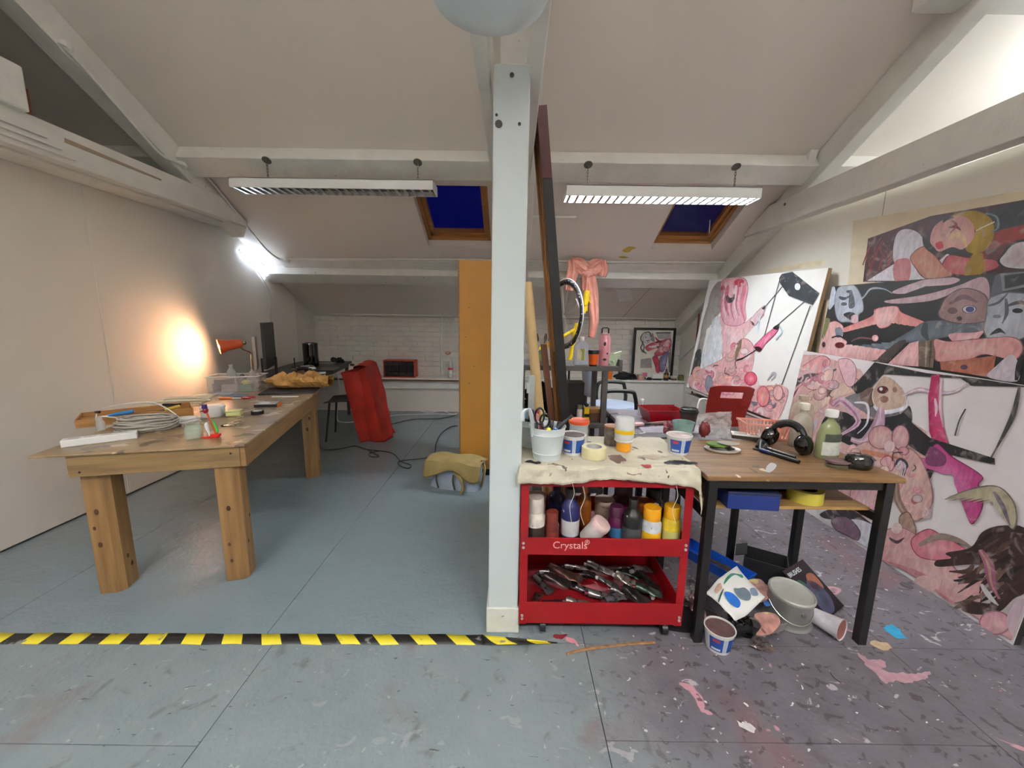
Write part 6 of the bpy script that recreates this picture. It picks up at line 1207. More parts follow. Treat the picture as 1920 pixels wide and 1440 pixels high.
def canvas_board(t, tl, tr, bl, th, ground, side, side_name='stretcher_edge'):
    tl, tr, bl = Vector(tl), Vector(tr), Vector(bl); br = bl+(tr-tl); n = (tr-tl).cross(bl-tl).normalized()
    if n.dot(CAM-tl) < 0: n = -n
    MB().prism([tl, tr, br, bl], -n*.004).build('canvas', ground, t)
    c = (tl+tr+bl+br)/4; cor = [tl, tr, br, bl]
    for i in range(4):
        a, b = cor[i], cor[(i+1) % 4]; ia = a+(c-a).normalized()*.045; ib = b+(c-b).normalized()*.045
        MB().prism([a-n*.004, b-n*.004, ib-n*.004, ia-n*.004], -n*th).build(side_name, side, t)
    return n
edgew = wood('stretcher_edge_pine', (150, 122, 90), (186, 156, 118), .6, 2, 3)
PK = [(238, 184, 180), (226, 150, 156), (244, 208, 200), (214, 120, 130), (206, 160, 150), (236, 170, 150)]
# ---- A: white puppet painting
tl_, tr_, bl_ = (2.317, 4.75, 1.898), (2.48, 3.183, 1.841), tuple(ay(1287, 725, 4.73))
t = thing('painting', 'tall white painting of pink tangled figures hanging from a black control bar', 'painting')
canvas_board(t, tl_, tr_, bl_, .032, M('white_ground', (236, 234, 230), .6, var=.02), edgew)
A_ = Art(tl_, tr_, bl_, z5)
A_.poly([(160, 560), (200, 505), (240, 520), (225, 600), (210, 680), (180, 700), (130, 760), (110, 900), (80, 1000), (60, 1100), (35, 1090), (60, 960), (90, 850), (110, 740), (140, 640)], (156, 146, 136), hl=(176, 164, 150))
A_.poly([(75, 900), (105, 890), (100, 980), (75, 1060), (45, 1110), (38, 1060), (60, 980)], (66, 62, 60))
A_.poly([(215, 700), (330, 740), (390, 705), (440, 685), (455, 700), (410, 745), (330, 840), (300, 900), (280, 1000), (270, 1110), (200, 1100), (230, 980), (225, 920), (215, 860), (222, 780)], (238, 180, 176), edge=(150, 80, 84), hl=(244, 206, 200))
A_.poly([(235, 490), (340, 486), (367, 540), (352, 640), (355, 720), (300, 752), (232, 732), (213, 640), (240, 580), (213, 545)], (236, 170, 176), edge=(160, 84, 92), hl=(242, 194, 196))
A_.poly([(290, 505), (320, 488), (345, 500), (330, 530), (305, 535)], (206, 66, 84)); 
for i in range(9):
    x = 226+i*15; A_.stroke([(x, 500+(i % 3)*12), (x+8*sin(i*2), 560), (x-10+6*sin(i*3), 640), (x+4, 725-(i % 4)*14)], 5+3*(i % 3), ((222, 130, 142), (246, 212, 208), (206, 110, 124), (240, 190, 186))[i % 4])
A_.stroke([(248, 585), (262, 610), (285, 600), (290, 575)], 10, (60, 48, 52)); A_.stroke([(214, 545), (226, 540), (240, 548)], 9, (180, 60, 76)); A_.poly([(170, 720), (205, 700), (218, 780), (222, 900), (180, 985), (120, 990), (105, 930), (150, 800)], (230, 228, 222), hl=(238, 236, 232))
A_.poly([(30, 1050), (100, 1000), (240, 930), (330, 830), (395, 860), (400, 950), (380, 1050), (420, 1085), (560, 1090), (590, 1150), (510, 1305), (400, 1245), (150, 1135), (60, 1110)], (236, 178, 172), edge=(170, 100, 100))
A_.swirls((70, 1000, 330, 1130), 26, 3, PK, 48); A_.swirls((260, 850, 400, 1080), 16, 4, PK, 44); A_.swirls((380, 1080, 560, 1260), 26, 5, PK+[(200, 190, 200), (120, 110, 116)], 44)
A_.disc(385, 1050, 34, (232, 80, 100), 36, (150, 40, 60), (240, 150, 160)); A_.disc(150, 1080, 20, (150, 150, 158), 46, (70, 70, 76)); A_.disc(540, 1130, 26, (238, 180, 170), 40, (120, 70, 70)); A_.disc(455, 1150, 34, (230, 130, 130), 55, (150, 60, 70), (240, 170, 150))
A_.poly([(405, 870), (440, 830), (510, 770), (540, 748), (530, 790), (470, 850), (445, 885)], (226, 96, 130), edge=(120, 40, 60), hl=(236, 150, 170)); A_.poly([(510, 765), (545, 742), (538, 775)], (40, 30, 32)); A_.poly([(405, 875), (430, 870), (448, 885), (430, 900)], (60, 24, 30))
A_.poly([(385, 720), (445, 652), (467, 645), (452, 690), (410, 748)], (232, 196, 194), edge=(140, 90, 96)); A_.poly([(448, 655), (467, 642), (462, 662)], (34, 30, 32)); A_.poly([(385, 725), (405, 740), (400, 750)], (60, 30, 34))
A_.poly([(300, 900), (320, 840), (335, 830), (330, 870), (300, 950)], (130, 110, 84)); A_.stroke([(305, 945), (350, 930), (420, 885)], 2, (30, 28, 30))
A_.poly([(545, 485), (560, 462), (620, 449), (685, 500), (772, 570), (735, 636), (600, 585), (548, 510)], (52, 54, 58), False); A_.disc(649, 533, 16, (240, 240, 236), 20)
for a, b in (((548, 495), (462, 812)), ((720, 640), (560, 1085)), ((570, 525), (462, 650)), ((690, 615), (540, 745))): A_.stroke([a, ((a[0]+b[0])/2, (a[1]+b[1])/2), b], 1.6, (30, 30, 34))
A_.stroke([(435, 690), (430, 760), (425, 800)], 4, (206, 220, 224)); A_.stroke([(545, 750), (560, 790), (525, 830)], 3, (190, 206, 210)); A_.stroke([(480, 1060), (510, 1020), (525, 1030), (500, 1060)], 5, (190, 186, 184))
A_.done('painted_image', t)
sup = thing('plinth_box', 'low grey box under the white puppet painting', 'box', (0, 0, 0)); MB().prism([(2.30, 3.36, 0), (2.52, 3.36, 0), (2.52, 4.75, 0), (2.14, 4.75, 0)], (0, 0, .53)).build('box_body', M('box_grey', (176, 170, 164), .7), sup); MB().prism([(2.29, 3.35, .53), (2.53, 3.35, .53), (2.53, 4.76, .60), (2.13, 4.76, .60)], (0, 0, .012)).build('top_board', M('box_grey_top', (186, 180, 172), .7), sup)
# ---- B: unstretched cream canvas pinned on the wall
XB = XR-.006; tl_ = ax(1601, 414, XB); tr0 = ax(1920, 356, XB); tr_ = tl_+(tr0-tl_)*1.9; bl_ = ax(1590, 540, XB); bl_ = tl_+(bl_-tl_)*1.3
t = thing('painting', 'unframed cream canvas pinned up, painted with a yellow-haired head on dark red', 'painting')
n = (tr_-tl_).cross(bl_-tl_).normalized(); n = n if n.dot(CAM-tl_) > 0 else -n
MB().prism([tl_, tr_, bl_+(tr_-tl_), bl_], n*.003).build('canvas', M('raw_cream_canvas', (216, 202, 176), .85, var=.05, bump=.1, bscale=300), t)
B_ = Art(tl_, tr_, bl_, z5, .0045)
B_.poly([(1046, 262), (1400, 135), (1920, 45), (2200, -20), (2200, 520), (1018, 505)], (64, 28, 32), False)
rnd = random.Random(5)
for i in range(16): x = rnd.uniform(1050, 1190); y = rnd.uniform(270, 380); B_.stroke([(x, y), (x-20, y+40), (x-rnd.uniform(-10, 40), y+90)], 2.5, (120, 50, 48))
B_.poly([(1700, 120), (1920, 50), (2200, -10), (2200, 220), (1800, 240), (1740, 200)], (42, 42, 44), False); B_.poly([(1755, 230), (1920, 185), (2200, 150), (2200, 330), (1800, 330), (1700, 372), (1690, 300)], (142, 48, 44)); B_.poly([(1700, 340), (1800, 300), (1900, 280), (1850, 370), (1760, 400)], (92, 44, 44))
B_.poly([(1040, 500), (1200, 400), (1290, 380), (1420, 410), (1500, 340), (1530, 460), (1400, 500)], (234, 222, 222), False)
B_.poly([(1470, 440), (1500, 360), (1600, 370), (1760, 385), (1765, 430), (1600, 465)], (196, 96, 98), edge=(90, 40, 44), hl=(206, 130, 124)); B_.poly([(1640, 345), (1690, 345), (1695, 455), (1585, 465)], (166, 130, 42))
B_.poly([(1210, 235), (1260, 208), (1330, 230), (1370, 300), (1322, 350), (1280, 382), (1200, 405), (1188, 320)], (232, 220, 222), hl=(240, 232, 232)); B_.poly([(1197, 392), (1280, 380), (1276, 495), (1197, 498)], (204, 126, 126), hl=(216, 150, 148)); B_.poly([(1288, 365), (1362, 308), (1420, 360), (1480, 430), (1515, 468), (1380, 485), (1320, 430)], (204, 138, 114), edge=(120, 60, 56), hl=(214, 156, 130)); B_.stroke([(1360, 240), (1375, 300), (1420, 350)], 8, (36, 32, 34))
B_.poly([(1380, 260), (1430, 180), (1520, 125), (1640, 102), (1740, 150), (1757, 250), (1700, 335), (1610, 345), (1500, 350), (1400, 320)], (40, 34, 34)); B_.poly([(1520, 132), (1640, 105), (1740, 150), (1755, 250), (1700, 332), (1620, 342), (1595, 300), (1650, 240), (1640, 170), (1575, 140)], (168, 134, 46), hl=(180, 146, 60)); B_.poly([(1396, 275), (1420, 195), (1500, 142), (1580, 135), (1640, 185), (1640, 260), (1580, 322), (1520, 310), (1450, 335), (1420, 312)], (224, 166, 156), hl=(232, 188, 172))
B_.poly([(1428, 290), (1460, 278), (1472, 310), (1440, 322)], (198, 78, 90)); B_.stroke([(1500, 200), (1540, 195), (1570, 215)], 5, (110, 50, 50)); B_.stroke([(1520, 160), (1545, 190), (1510, 230)], 4, (150, 80, 84)); B_.stroke([(1500, 260), (1550, 240), (1590, 270), (1600, 310)], 9, (236, 200, 150)); B_.stroke([(1470, 170), (1490, 150), (1530, 142)], 7, (30, 28, 30))
B_.stroke([(1655, 218), (1700, 195), (1760, 168)], 2.5, (236, 226, 200)); B_.stroke([(1710, 120), (1770, 140), (1780, 200), (1740, 225)], 3, (120, 140, 130)); B_.poly([(1775, 395), (1800, 350), (1850, 290), (1930, 265), (2000, 300), (2000, 430), (1830, 432)], (36, 32, 34)); B_.poly([(1790, 390), (1815, 350), (1860, 300), (1930, 280), (1990, 310), (1990, 420), (1840, 425)], (222, 212, 208), hl=(206, 180, 176))
B_.done('painted_image', t)
# ---- D: the largest canvas standing on the floor
dTL, dTR, dBL = Vector((2.36, 3.160, 1.187)), Vector((2.36, 1.53, 1.127)), Vector((2.243, 3.160, .004))
t = thing('painting', 'largest canvas standing on the floor, pink bodies and crimson ribbon on pale grey', 'painting')
canvas_board(t, dTL, dTR, dBL, .03, M('pale_grey_ground', (216, 208, 208), .55, var=.04), M('canvas_side_dark', (46, 42, 42), .7), 'canvas_side')
D_ = Art(dTL, dTR, dBL, z6)
SK = [(212, 164, 152), (206, 140, 140), (226, 184, 170), (190, 120, 124), (200, 170, 166)]
D_.poly([(50, 60), (140, 62), (330, 130), (400, 230), (520, 340), (640, 420), (660, 560), (560, 640), (470, 760), (330, 880), (150, 800), (-30, 690), (-70, 400), (-20, 180)], (214, 166, 154), False)
D_.poly([(240, 275), (400, 220), (520, 350), (440, 380), (300, 300)], (126, 118, 116)); D_.poly([(190, 330), (260, 330), (330, 360), (500, 345), (560, 300), (560, 400), (430, 440), (350, 500), (250, 470), (150, 400)], (38, 36, 37)); D_.poly([(-40, 480), (80, 400), (140, 360), (60, 520), (-20, 600)], (190, 180, 180))
D_.poly([(90, 240), (200, 215), (300, 170), (320, 225), (210, 270), (120, 335), (80, 320)], (212, 172, 150), edge=(140, 90, 84), hl=(226, 194, 170)); D_.poly([(-20, 190), (60, 120), (150, 68), (185, 112), (60, 200), (-20, 270)], (222, 150, 146), edge=(110, 60, 66), hl=(236, 180, 170)); D_.stroke([(0, 230), (70, 170), (150, 160), (220, 130)], 12, (90, 80, 80)); D_.poly([(70, 190), (150, 150), (200, 130), (190, 190), (110, 225)], (230, 184, 166), edge=(130, 80, 80), hl=(240, 206, 190)); D_.poly([(230, 90), (280, 85), (310, 130), (300, 200), (270, 205), (245, 150)], (226, 178, 178), edge=(150, 100, 106)); D_.poly([(150, 230), (200, 215), (180, 260)], (110, 90, 70))
D_.swirls((-40, 80, 220, 330), 26, 8, SK, 46); D_.swirls((-60, 360, 120, 560), 18, 12, PK, 50); D_.swirls((100, 560, 330, 760), 20, 14, SK, 50)
D_.poly([(290, 215), (345, 160), (400, 95), (640, 148), (840, 168), (1120, 186), (1120, 214), (850, 206), (800, 172), (640, 164), (440, 152), (375, 225), (315, 244)], (34, 33, 34), False)
D_.poly([(330, 250), (380, 215), (400, 250), (390, 300), (350, 290)], (110, 84, 74)); D_.poly([(395, 235), (440, 165), (500, 190), (542, 250), (522, 312), (440, 327), (400, 290)], (196, 162, 136), edge=(226, 216, 206), hl=(206, 176, 150)); D_.disc(438, 226, 26, (92, 36, 30), 18); D_.disc(430, 222, 8, (236, 224, 220)); D_.disc(445, 270, 20, (150, 104, 84), 16); D_.disc(495, 225, 10, (160, 116, 96), 14)
D_.stroke([(530, 255), (600, 225), (665, 235), (760, 238), (838, 195)], 9, (206, 170, 176), (232, 214, 214)); D_.stroke([(395, 300), (440, 330), (540, 310), (550, 270)], 8, (230, 222, 222))
D_.stroke([(430, 310), (420, 380), (395, 430), (345, 468), (290, 455)], 26, (188, 146, 158), (216, 184, 190)); D_.stroke([(208, 300), (250, 278), (325, 372), (235, 440)], 15, (206, 172, 182), (176, 110, 130)); D_.stroke([(305, 285), (365, 295), (365, 380), (320, 430)], 5, (226, 216, 216))
D_.poly([(650, 260), (665, 160), (705, 152), (695, 230), (722, 400), (765, 540), (705, 565), (655, 420)], (172, 34, 82), False, hl=(196, 70, 110)); D_.stroke([(682, 265), (688, 310), (684, 350)], 5, (236, 200, 206)); D_.stroke([(712, 170), (706, 300), (720, 400)], 5, (226, 190, 196))
D_.poly([(480, 380), (540, 350), (660, 450), (960, 545), (962, 575), (760, 530), (640, 538), (560, 485)], (40, 38, 38), False); D_.stroke([(670, 560), (655, 610), (645, 660)], 12, (34, 32, 32)); D_.stroke([(825, 315), (795, 370), (775, 440)], 2.5, (60, 56, 56)); D_.stroke([(1075, 215), (1050, 330), (1010, 420), (945, 540)], 8, (66, 60, 58))
D_.poly([(690, 480), (760, 540), (895, 625), (880, 670), (902, 760), (850, 848), (808, 735), (800, 640), (740, 582), (660, 590), (600, 575), (600, 540), (650, 545)], (188, 70, 122), edge=(130, 40, 84), hl=(206, 110, 150)); D_.poly([(660, 490), (730, 530), (720, 580), (640, 570)], (120, 60, 90))
D_.poly([(290, 520), (360, 470), (430, 500), (500, 520), (560, 500), (620, 560), (668, 700), (650, 790), (590, 832), (520, 785), (480, 700), (470, 620), (380, 560)], (208, 162, 148), edge=(150, 100, 92), hl=(218, 178, 162)); D_.disc(587, 742, 66, (204, 160, 146), 60, None, (214, 174, 158)); D_.disc(587, 742, 17, (186, 92, 92)); D_.disc(430, 447, 56, (206, 150, 142), 52, (130, 80, 84), (220, 176, 164)); D_.disc(522, 448, 38, (206, 150, 146), 55, (110, 70, 74), (220, 176, 168)); D_.disc(470, 490, 26, (224, 190, 184)); D_.stroke([(340, 510), (430, 530), (520, 545)], 10, (200, 126, 96)); D_.poly([(430, 560), (460, 535), (490, 560), (480, 600), (450, 590)], (216, 160, 156), edge=(160, 80, 90)); D_.stroke([(500, 590), (520, 560), (545, 580), (535, 625)], 14, (70, 62, 70), (206, 200, 206)); D_.swirls((300, 480, 640, 800), 26, 31, SK, 44)
D_.stroke([(505, 650), (510, 740), (560, 830), (580, 900)], 14, (140, 110, 92), (170, 140, 120)); D_.poly([(520, 820), (560, 800), (592, 880), (575, 920), (530, 880)], (170, 132, 112), edge=(110, 80, 70))
D_.poly([(290, 700), (340, 665), (420, 690), (430, 760), (380, 800), (310, 790)], (206, 150, 150), edge=(120, 76, 84), hl=(216, 176, 170)); D_.poly([(130, 790), (200, 765), (290, 790), (395, 850), (390, 960), (300, 920), (180, 840)], (210, 204, 204)); D_.poly([(150, 800), (260, 770), (390, 850), (330, 830), (240, 830), (170, 825)], (50, 44, 46)); D_.poly([(205, 830), (270, 820), (330, 880), (320, 925), (270, 900), (215, 870)], (122, 92, 104), edge=(60, 46, 54))
D_.poly([(430, 1010), (420, 900), (520, 870), (590, 900), (650, 960), (720, 1000), (800, 1080), (905, 1120), (900, 1240), (1050, 1340), (1060, 1395), (960, 1340), (760, 1205), (560, 1075)], (206, 152, 144), edge=(140, 90, 92), hl=(214, 170, 158)); D_.poly([(430, 1015), (640, 1085), (700, 1180), (820, 1250), (700, 1165), (540, 1065)], (190, 120, 126)); D_.disc(640, 1130, 60, (212, 170, 158), 40); D_.disc(505, 870, 25, (226, 196, 186)); D_.stroke([(470, 915), (505, 935), (540, 915)], 6, (80, 56, 62))
D_.poly([(575, 930), (650, 878), (720, 910), (830, 975), (780, 1015), (620, 1005)], (206, 118, 126), edge=(150, 60, 80), hl=(214, 146, 146)); D_.stroke([(610, 950), (700, 910), (800, 930), (880, 980)], 12, (150, 126, 110))
D_.poly([(735, 985), (850, 960), (905, 888), (1000, 858), (1120, 890), (1120, 1140), (1050, 1200), (980, 1262), (880, 1272), (808, 1250), (850, 1210), (950, 1220), (1005, 1160), (950, 1110), (900, 1040), (700, 1050), (690, 1020), (760, 1010)], (58, 40, 34)); 
rnd = random.Random(77)
for i in range(22):
    x, y = rnd.uniform(860, 1080), rnd.uniform(900, 1190); D_.stroke([(x, y), (x-30-rnd.random()*40, y+30), (x-70-rnd.random()*60, y+30+rnd.random()*50)], rnd.uniform(4, 10), rnd.choice([(84, 60, 50), (40, 28, 26), (110, 82, 66), (70, 46, 40)]))
D_.stroke([(895, 970), (935, 1040), (950, 1130), (985, 1200)], 16, (150, 84, 104), (170, 130, 110)); D_.stroke([(900, 1130), (940, 1190), (980, 1230)], 10, (206, 196, 186)); D_.stroke([(1000, 1100), (1060, 1060), (1110, 1050)], 8, (34, 26, 26)); D_.stroke([(880, 950), (940, 900), (1010, 890)], 6, (34, 24, 24))
D_.poly([(733, 738), (850, 692), (970, 678), (1042, 740), (1062, 820), (1042, 872), (990, 795), (955, 712), (860, 712)], (172, 158, 126), edge=(110, 100, 84), hl=(190, 176, 140)); D_.stroke([(960, 700), (1000, 770), (1035, 860)], 8, (110, 96, 104))
D_.disc(965, 1310, 68, (206, 146, 150), 50, (150, 90, 100), (214, 166, 160)); D_.poly([(1040, 1240), (1100, 1200), (1110, 1330), (1070, 1390), (1020, 1320)], (206, 176, 178))
D_.done('painted_image', t)
# ---- C: black landscape canvas resting above D
cTL = ax(1560, 537, 2.462); cT2 = ax(1920, 508, 2.462); cTR = cTL+(cT2-cTL)*1.55; cBL = Vector((2.362, cTL.y, .012))
t = thing('painting', 'wide black canvas of grey masks and a pointing pink arm, above the largest canvas', 'painting')
canvas_board(t, cTL, cTR, cBL, .024, M('black_ground', (34, 33, 34), .5, var=.1), M('canvas_side_black', (30, 28, 28), .7), 'canvas_side')
C_ = Art(cTL, cTR, cBL, z5)
C_.poly([(838, 535), (858, 540), (862, 610), (830, 660), (820, 640)], (196, 198, 202)); C_.poly([(866, 560), (900, 528), (960, 525), (1000, 580), (1017, 660), (990, 690), (985, 740), (940, 730), (880, 722), (858, 650)], (172, 173, 176), edge=(110, 110, 112), hl=(192, 193, 196)); C_.disc(935, 560, 14, (70, 72, 76), 8); C_.poly([(940, 560), (955, 560), (970, 640), (935, 650)], (90, 92, 96)); C_.disc(908, 630, 18, (86, 88, 92), 10); C_.poly([(905, 690), (940, 675), (975, 690), (950, 720)], (40, 38, 40)); C_.stroke([(880, 590), (910, 600), (950, 580)], 6, (70, 70, 74)); C_.poly([(950, 700), (980, 690), (985, 730), (955, 735)], (216, 176, 176))
C_.stroke([(985, 615), (1020, 590), (1060, 545), (1130, 545), (1180, 570)], 4, (170, 172, 176)); C_.poly([(1180, 562), (1300, 512), (1440, 474), (1560, 490), (1500, 522), (1350, 532), (1250, 572)], (204, 170, 172), hl=(216, 190, 190)); C_.poly([(1140, 612), (1350, 580), (1540, 530), (1680, 478), (1725, 520), (1722, 620), (1690, 580), (1560, 560), (1400, 612), (1200, 628)], (194, 158, 160), hl=(206, 176, 176))
C_.poly([(885, 775), (1060, 702), (1085, 660), (1200, 643), (1235, 680), (1375, 738), (1350, 765), (1205, 712), (1165, 752), (1110, 765), (1070, 728), (930, 785)], (220, 138, 128), edge=(90, 40, 40), hl=(230, 160, 148)); C_.poly([(1075, 700), (1100, 660), (1200, 645), (1205, 700), (1160, 750), (1105, 762)], (226, 168, 160), hl=(234, 186, 176))
C_.poly([(925, 868), (1100, 872), (1250, 800), (1350, 738), (1420, 724), (1690, 725), (1702, 772), (1500, 812), (1350, 842), (1200, 852), (1100, 905), (950, 892)], (88, 94, 98), edge=(44, 46, 48), hl=(108, 114, 118)); C_.stroke([(1370, 735), (1360, 790), (1385, 835)], 12, (60, 64, 66))
C_.poly([(1455, 650), (1490, 590), (1580, 545), (1690, 575), (1722, 650), (1705, 722), (1560, 737), (1452, 705)], (148, 114, 110), edge=(80, 60, 60), hl=(166, 132, 126)); C_.disc(1614, 660, 36, (206, 196, 196), 20, (60, 40, 44)); C_.disc(1618, 660, 24, (52, 60, 110), 17); C_.disc(1520, 668, 28, (100, 76, 74), 18); C_.disc(1558, 712, 16, (60, 40, 42), 12); C_.stroke([(1500, 630), (1580, 590), (1660, 620)], 9, (110, 80, 80)); C_.poly([(1500, 800), (1640, 790), (1700, 780), (1640, 840), (1540, 850)], (214, 150, 152), hl=(226, 180, 176))
C_.poly([(1700, 780), (1715, 690), (1725, 610), (1790, 575), (1870, 570), (1960, 600), (1960, 780), (1840, 842), (1740, 832)], (168, 168, 170), edge=(96, 96, 98), hl=(190, 190, 192)); C_.disc(1886, 668, 30, (30, 30, 32), 14); C_.disc(1770, 700, 24, (120, 120, 122), 10); C_.poly([(1730, 805), (1780, 765), (1820, 800), (1790, 790)], (34, 34, 36)); C_.stroke([(1820, 600), (1825, 680), (1800, 740)], 6, (90, 90, 92)); C_.stroke([(1720, 640), (1780, 620), (1840, 560)], 5, (80, 80, 84)); C_.stroke([(1830, 640), (1900, 620), (1940, 640)], 7, (70, 70, 72))
C_.poly([(1790, 455), (1930, 440), (1930, 535), (1800, 560)], (120, 122, 124), False); C_.poly([(1812, 470), (1930, 455), (1930, 520), (1815, 545)], (26, 26, 27), False); C_.poly([(1725, 600), (1760, 470), (1790, 455), (1800, 570)], (84, 84, 86), False); C_.disc(1860, 495, 16, (70, 72, 74), 10)
C_.poly([(775, 840), (800, 800), (810, 750), (860, 728), (905, 760), (890, 812), (925, 845), (912, 890), (1135, 886), (1120, 930), (1020, 952), (800, 922), (765, 885)], (224, 164, 156), edge=(120, 70, 72), hl=(234, 188, 178)); C_.disc(885, 862, 26, (96, 30, 32), 16, (200, 120, 120)); C_.disc(795, 858, 10, (60, 30, 30), 16); C_.poly([(860, 770), (890, 762), (905, 800), (870, 820)], (120, 124, 130)); C_.stroke([(840, 820), (880, 810), (920, 830)], 3, (40, 34, 36)); C_.poly([(800, 720), (830, 715), (820, 760), (790, 830)], (120, 116, 70))
C_.stroke([(950, 840), (1000, 820), (1070, 828)], 3, (120, 70, 74)); C_.disc(1085, 822, 18, (226, 160, 156), 18, (90, 40, 44), (244, 210, 200))
C_.poly([(1150, 972), (1280, 850), (1332, 838), (1332, 982)], (220, 162, 156), False, hl=(228, 178, 170)); C_.poly([(1090, 950), (1200, 850), (1260, 835), (1200, 910), (1150, 960)], (70, 58, 54)); C_.poly([(1328, 842), (1425, 828), (1412, 990), (1328, 980)], (108, 90, 74), False); C_.stroke([(1375, 838), (1372, 900), (1368, 985)], 4, (150, 130, 106)); C_.stroke([(1400, 838), (1396, 900), (1390, 985)], 4, (70, 56, 48))
C_.poly([(1425, 900), (1420, 830), (1500, 842), (1660, 830), (1850, 818), (1912, 870), (1865, 942), (1700, 912), (1600, 945), (1440, 952)], (212, 146, 138), edge=(130, 76, 76), hl=(222, 166, 156)); C_.poly([(1450, 955), (1600, 940), (1765, 920), (1745, 1045), (1455, 1000)], (170, 96, 72), False, hl=(184, 112, 86)); C_.disc(1585, 985, 20, (90, 66, 84), 14); C_.poly([(1718, 1040), (1760, 985), (1850, 915), (1892, 970), (1882, 1066)], (206, 190, 190)); C_.stroke([(1880, 1060), (1900, 960), (1930, 900)], 9, (40, 36, 36))
C_.done('painted_image', t)
# ---- small stretched canvas tucked behind C
e0 = ax(1549, 562, 2.50); e1 = ax(1515, 660, 2.46); t = thing('stretched_canvas', 'bare cream canvas edge tucked between the white and black paintings', 'canvas')
MB().prism([(2.50, e0.y, e0.z), (2.475, e0.y, 1.16), (2.475, e0.y-.30, 1.16), (2.50, e0.y-.30, e0.z)], (.02, 0, 0)).build('canvas_face', M('raw_cream_canvas', (216, 202, 176), .85), t); MB().prism([(2.498, e0.y+.002, e0.z), (2.473, e0.y+.002, 1.16), (2.510, e0.y+.002, 1.16), (2.535, e0.y+.002, e0.z)], (0, .012, 0)).build('stretcher_edge', edgew, t)
# ---- framed picture content
fp = bpy.data.objects['framed_picture']
P_ = Art((1.83, 5.83, 1.3), (2.39, 5.83, 1.3), (1.83, 5.83, .6), z8, .0012)
P_.poly([(590, 800), (780, 780), (790, 960), (580, 960)], (150, 142, 134), False); P_.poly([(860, 320), (1135, 318), (1135, 470), (900, 430)], (172, 166, 162), False); P_.stroke([(860, 330), (1000, 325), (1130, 325)], 2.5, (90, 84, 84)); P_.poly([(1080, 640), (1140, 600), (1140, 1040), (1090, 1040)], (120, 112, 100), False)
P_.disc(700, 430, 72, (206, 196, 190), 78, (90, 84, 82)); P_.stroke([(640, 330), (590, 420), (620, 520), (590, 600), (640, 680)], 2.5, (90, 86, 84)); P_.stroke([(650, 330), (740, 320), (800, 420)], 3, (96, 90, 88)); P_.stroke([(620, 480), (650, 580), (640, 650), (690, 700)], 2, (80, 76, 76)); P_.disc(680, 410, 10, (60, 56, 58)); P_.stroke([(690, 470), (720, 470), (740, 450)], 1.8, (120, 60, 60)); P_.poly([(780, 470), (800, 320), (840, 470)], (120, 116, 110))
P_.poly([(670, 590), (760, 520), (900, 480), (1000, 460), (1120, 440), (1135, 560), (1080, 640), (980, 720), (860, 740), (840, 680), (900, 610), (760, 580), (740, 660)], (186, 72, 82), edge=(110, 30, 44), hl=(206, 120, 126)); P_.poly([(880, 470), (840, 400), (900, 440), (960, 500)], (170, 50, 64)); P_.stroke([(730, 580), (850, 570), (960, 540)], 4, (226, 210, 206)); P_.stroke([(940, 560), (1010, 520), (1080, 480)], 3, (80, 26, 36)); P_.swirls((850, 500, 1100, 680), 12, 6, [(206, 110, 116), (170, 40, 60), (220, 170, 170)], 60)
P_.poly([(800, 780), (880, 740), (920, 860), (930, 1020), (870, 1030), (840, 900)], (176, 50, 70), edge=(100, 24, 40)); P_.poly([(980, 740), (1090, 650), (1050, 850), (1010, 1010), (930, 1000), (930, 800)], (110, 98, 146), edge=(60, 50, 70), hl=(150, 140, 170)); P_.poly([(930, 780), (980, 760), (980, 1000), (930, 1000)], (120, 116, 120), False)
P_.done('painted_image', fp)

# ================================================================== CLUTTER UNDER THE SCHOOL DESK
p = az(1338, 1212, 0); yogpot('paint pot with blue label standing on the floor by the desk leg', Vector((p.x+.018, p.y+.0, 0)), 1.12, None, (92, 66, 66))
# paint tin
p = az(1502, 1190, 0); tn = Vector((p.x, p.y+.105, .008)); t = thing('paint_tin', 'grey metal paint tin with its lid on under the desk', 'tin', tn); t.rotation_euler = (R(5), R(2), 0)
tinm = M('tin_grey', (150, 150, 146), .35, .6, var=.12)
MB().lathe([(0, .012), (.088, .012), (.092, .016), (.092, .135), (0, .135)], n=40).build('can', tinm, t); MB().lathe([(.0925, .128), (.096, .132), (.096, .142), (.090, .146), (.086, .139), (0, .139)], n=40).build('lid', M('tin_lid', (176, 176, 168), .4, .3, var=.12), t); MB().lathe([(.0925, .018), (.094, .012), (.09, .012)], n=40).build('base_rim', tinm, t)
MB().lathe([(0, 0), (.012, .0), (.010, .006), (0, .008)], (.0, -.092, .095), 14, m=Matrix.Rotation(pi/2, 4, 'X')).build('handle_boss', chrome, t); MB().tube([(cos(q)*.1, -.094*sin(q)*.35-.06*sin(q), .095-.06*sin(q)) for q in [pi*j/14 for j in range(15)]], .0016, 5).build('wire_handle', chrome, t)
# black roll under it
o = MB().lathe([(0, 0), (.10, 0), (.104, .006), (.098, .011), (0, .011)], n=30).build('grey_disc', M('grey_plastic_lid', (120, 120, 116), .5)); o.location = (tn.x, tn.y-.004, 0); tag(o, 'round grey plastic lid lying under the paint tin', 'lid cover')
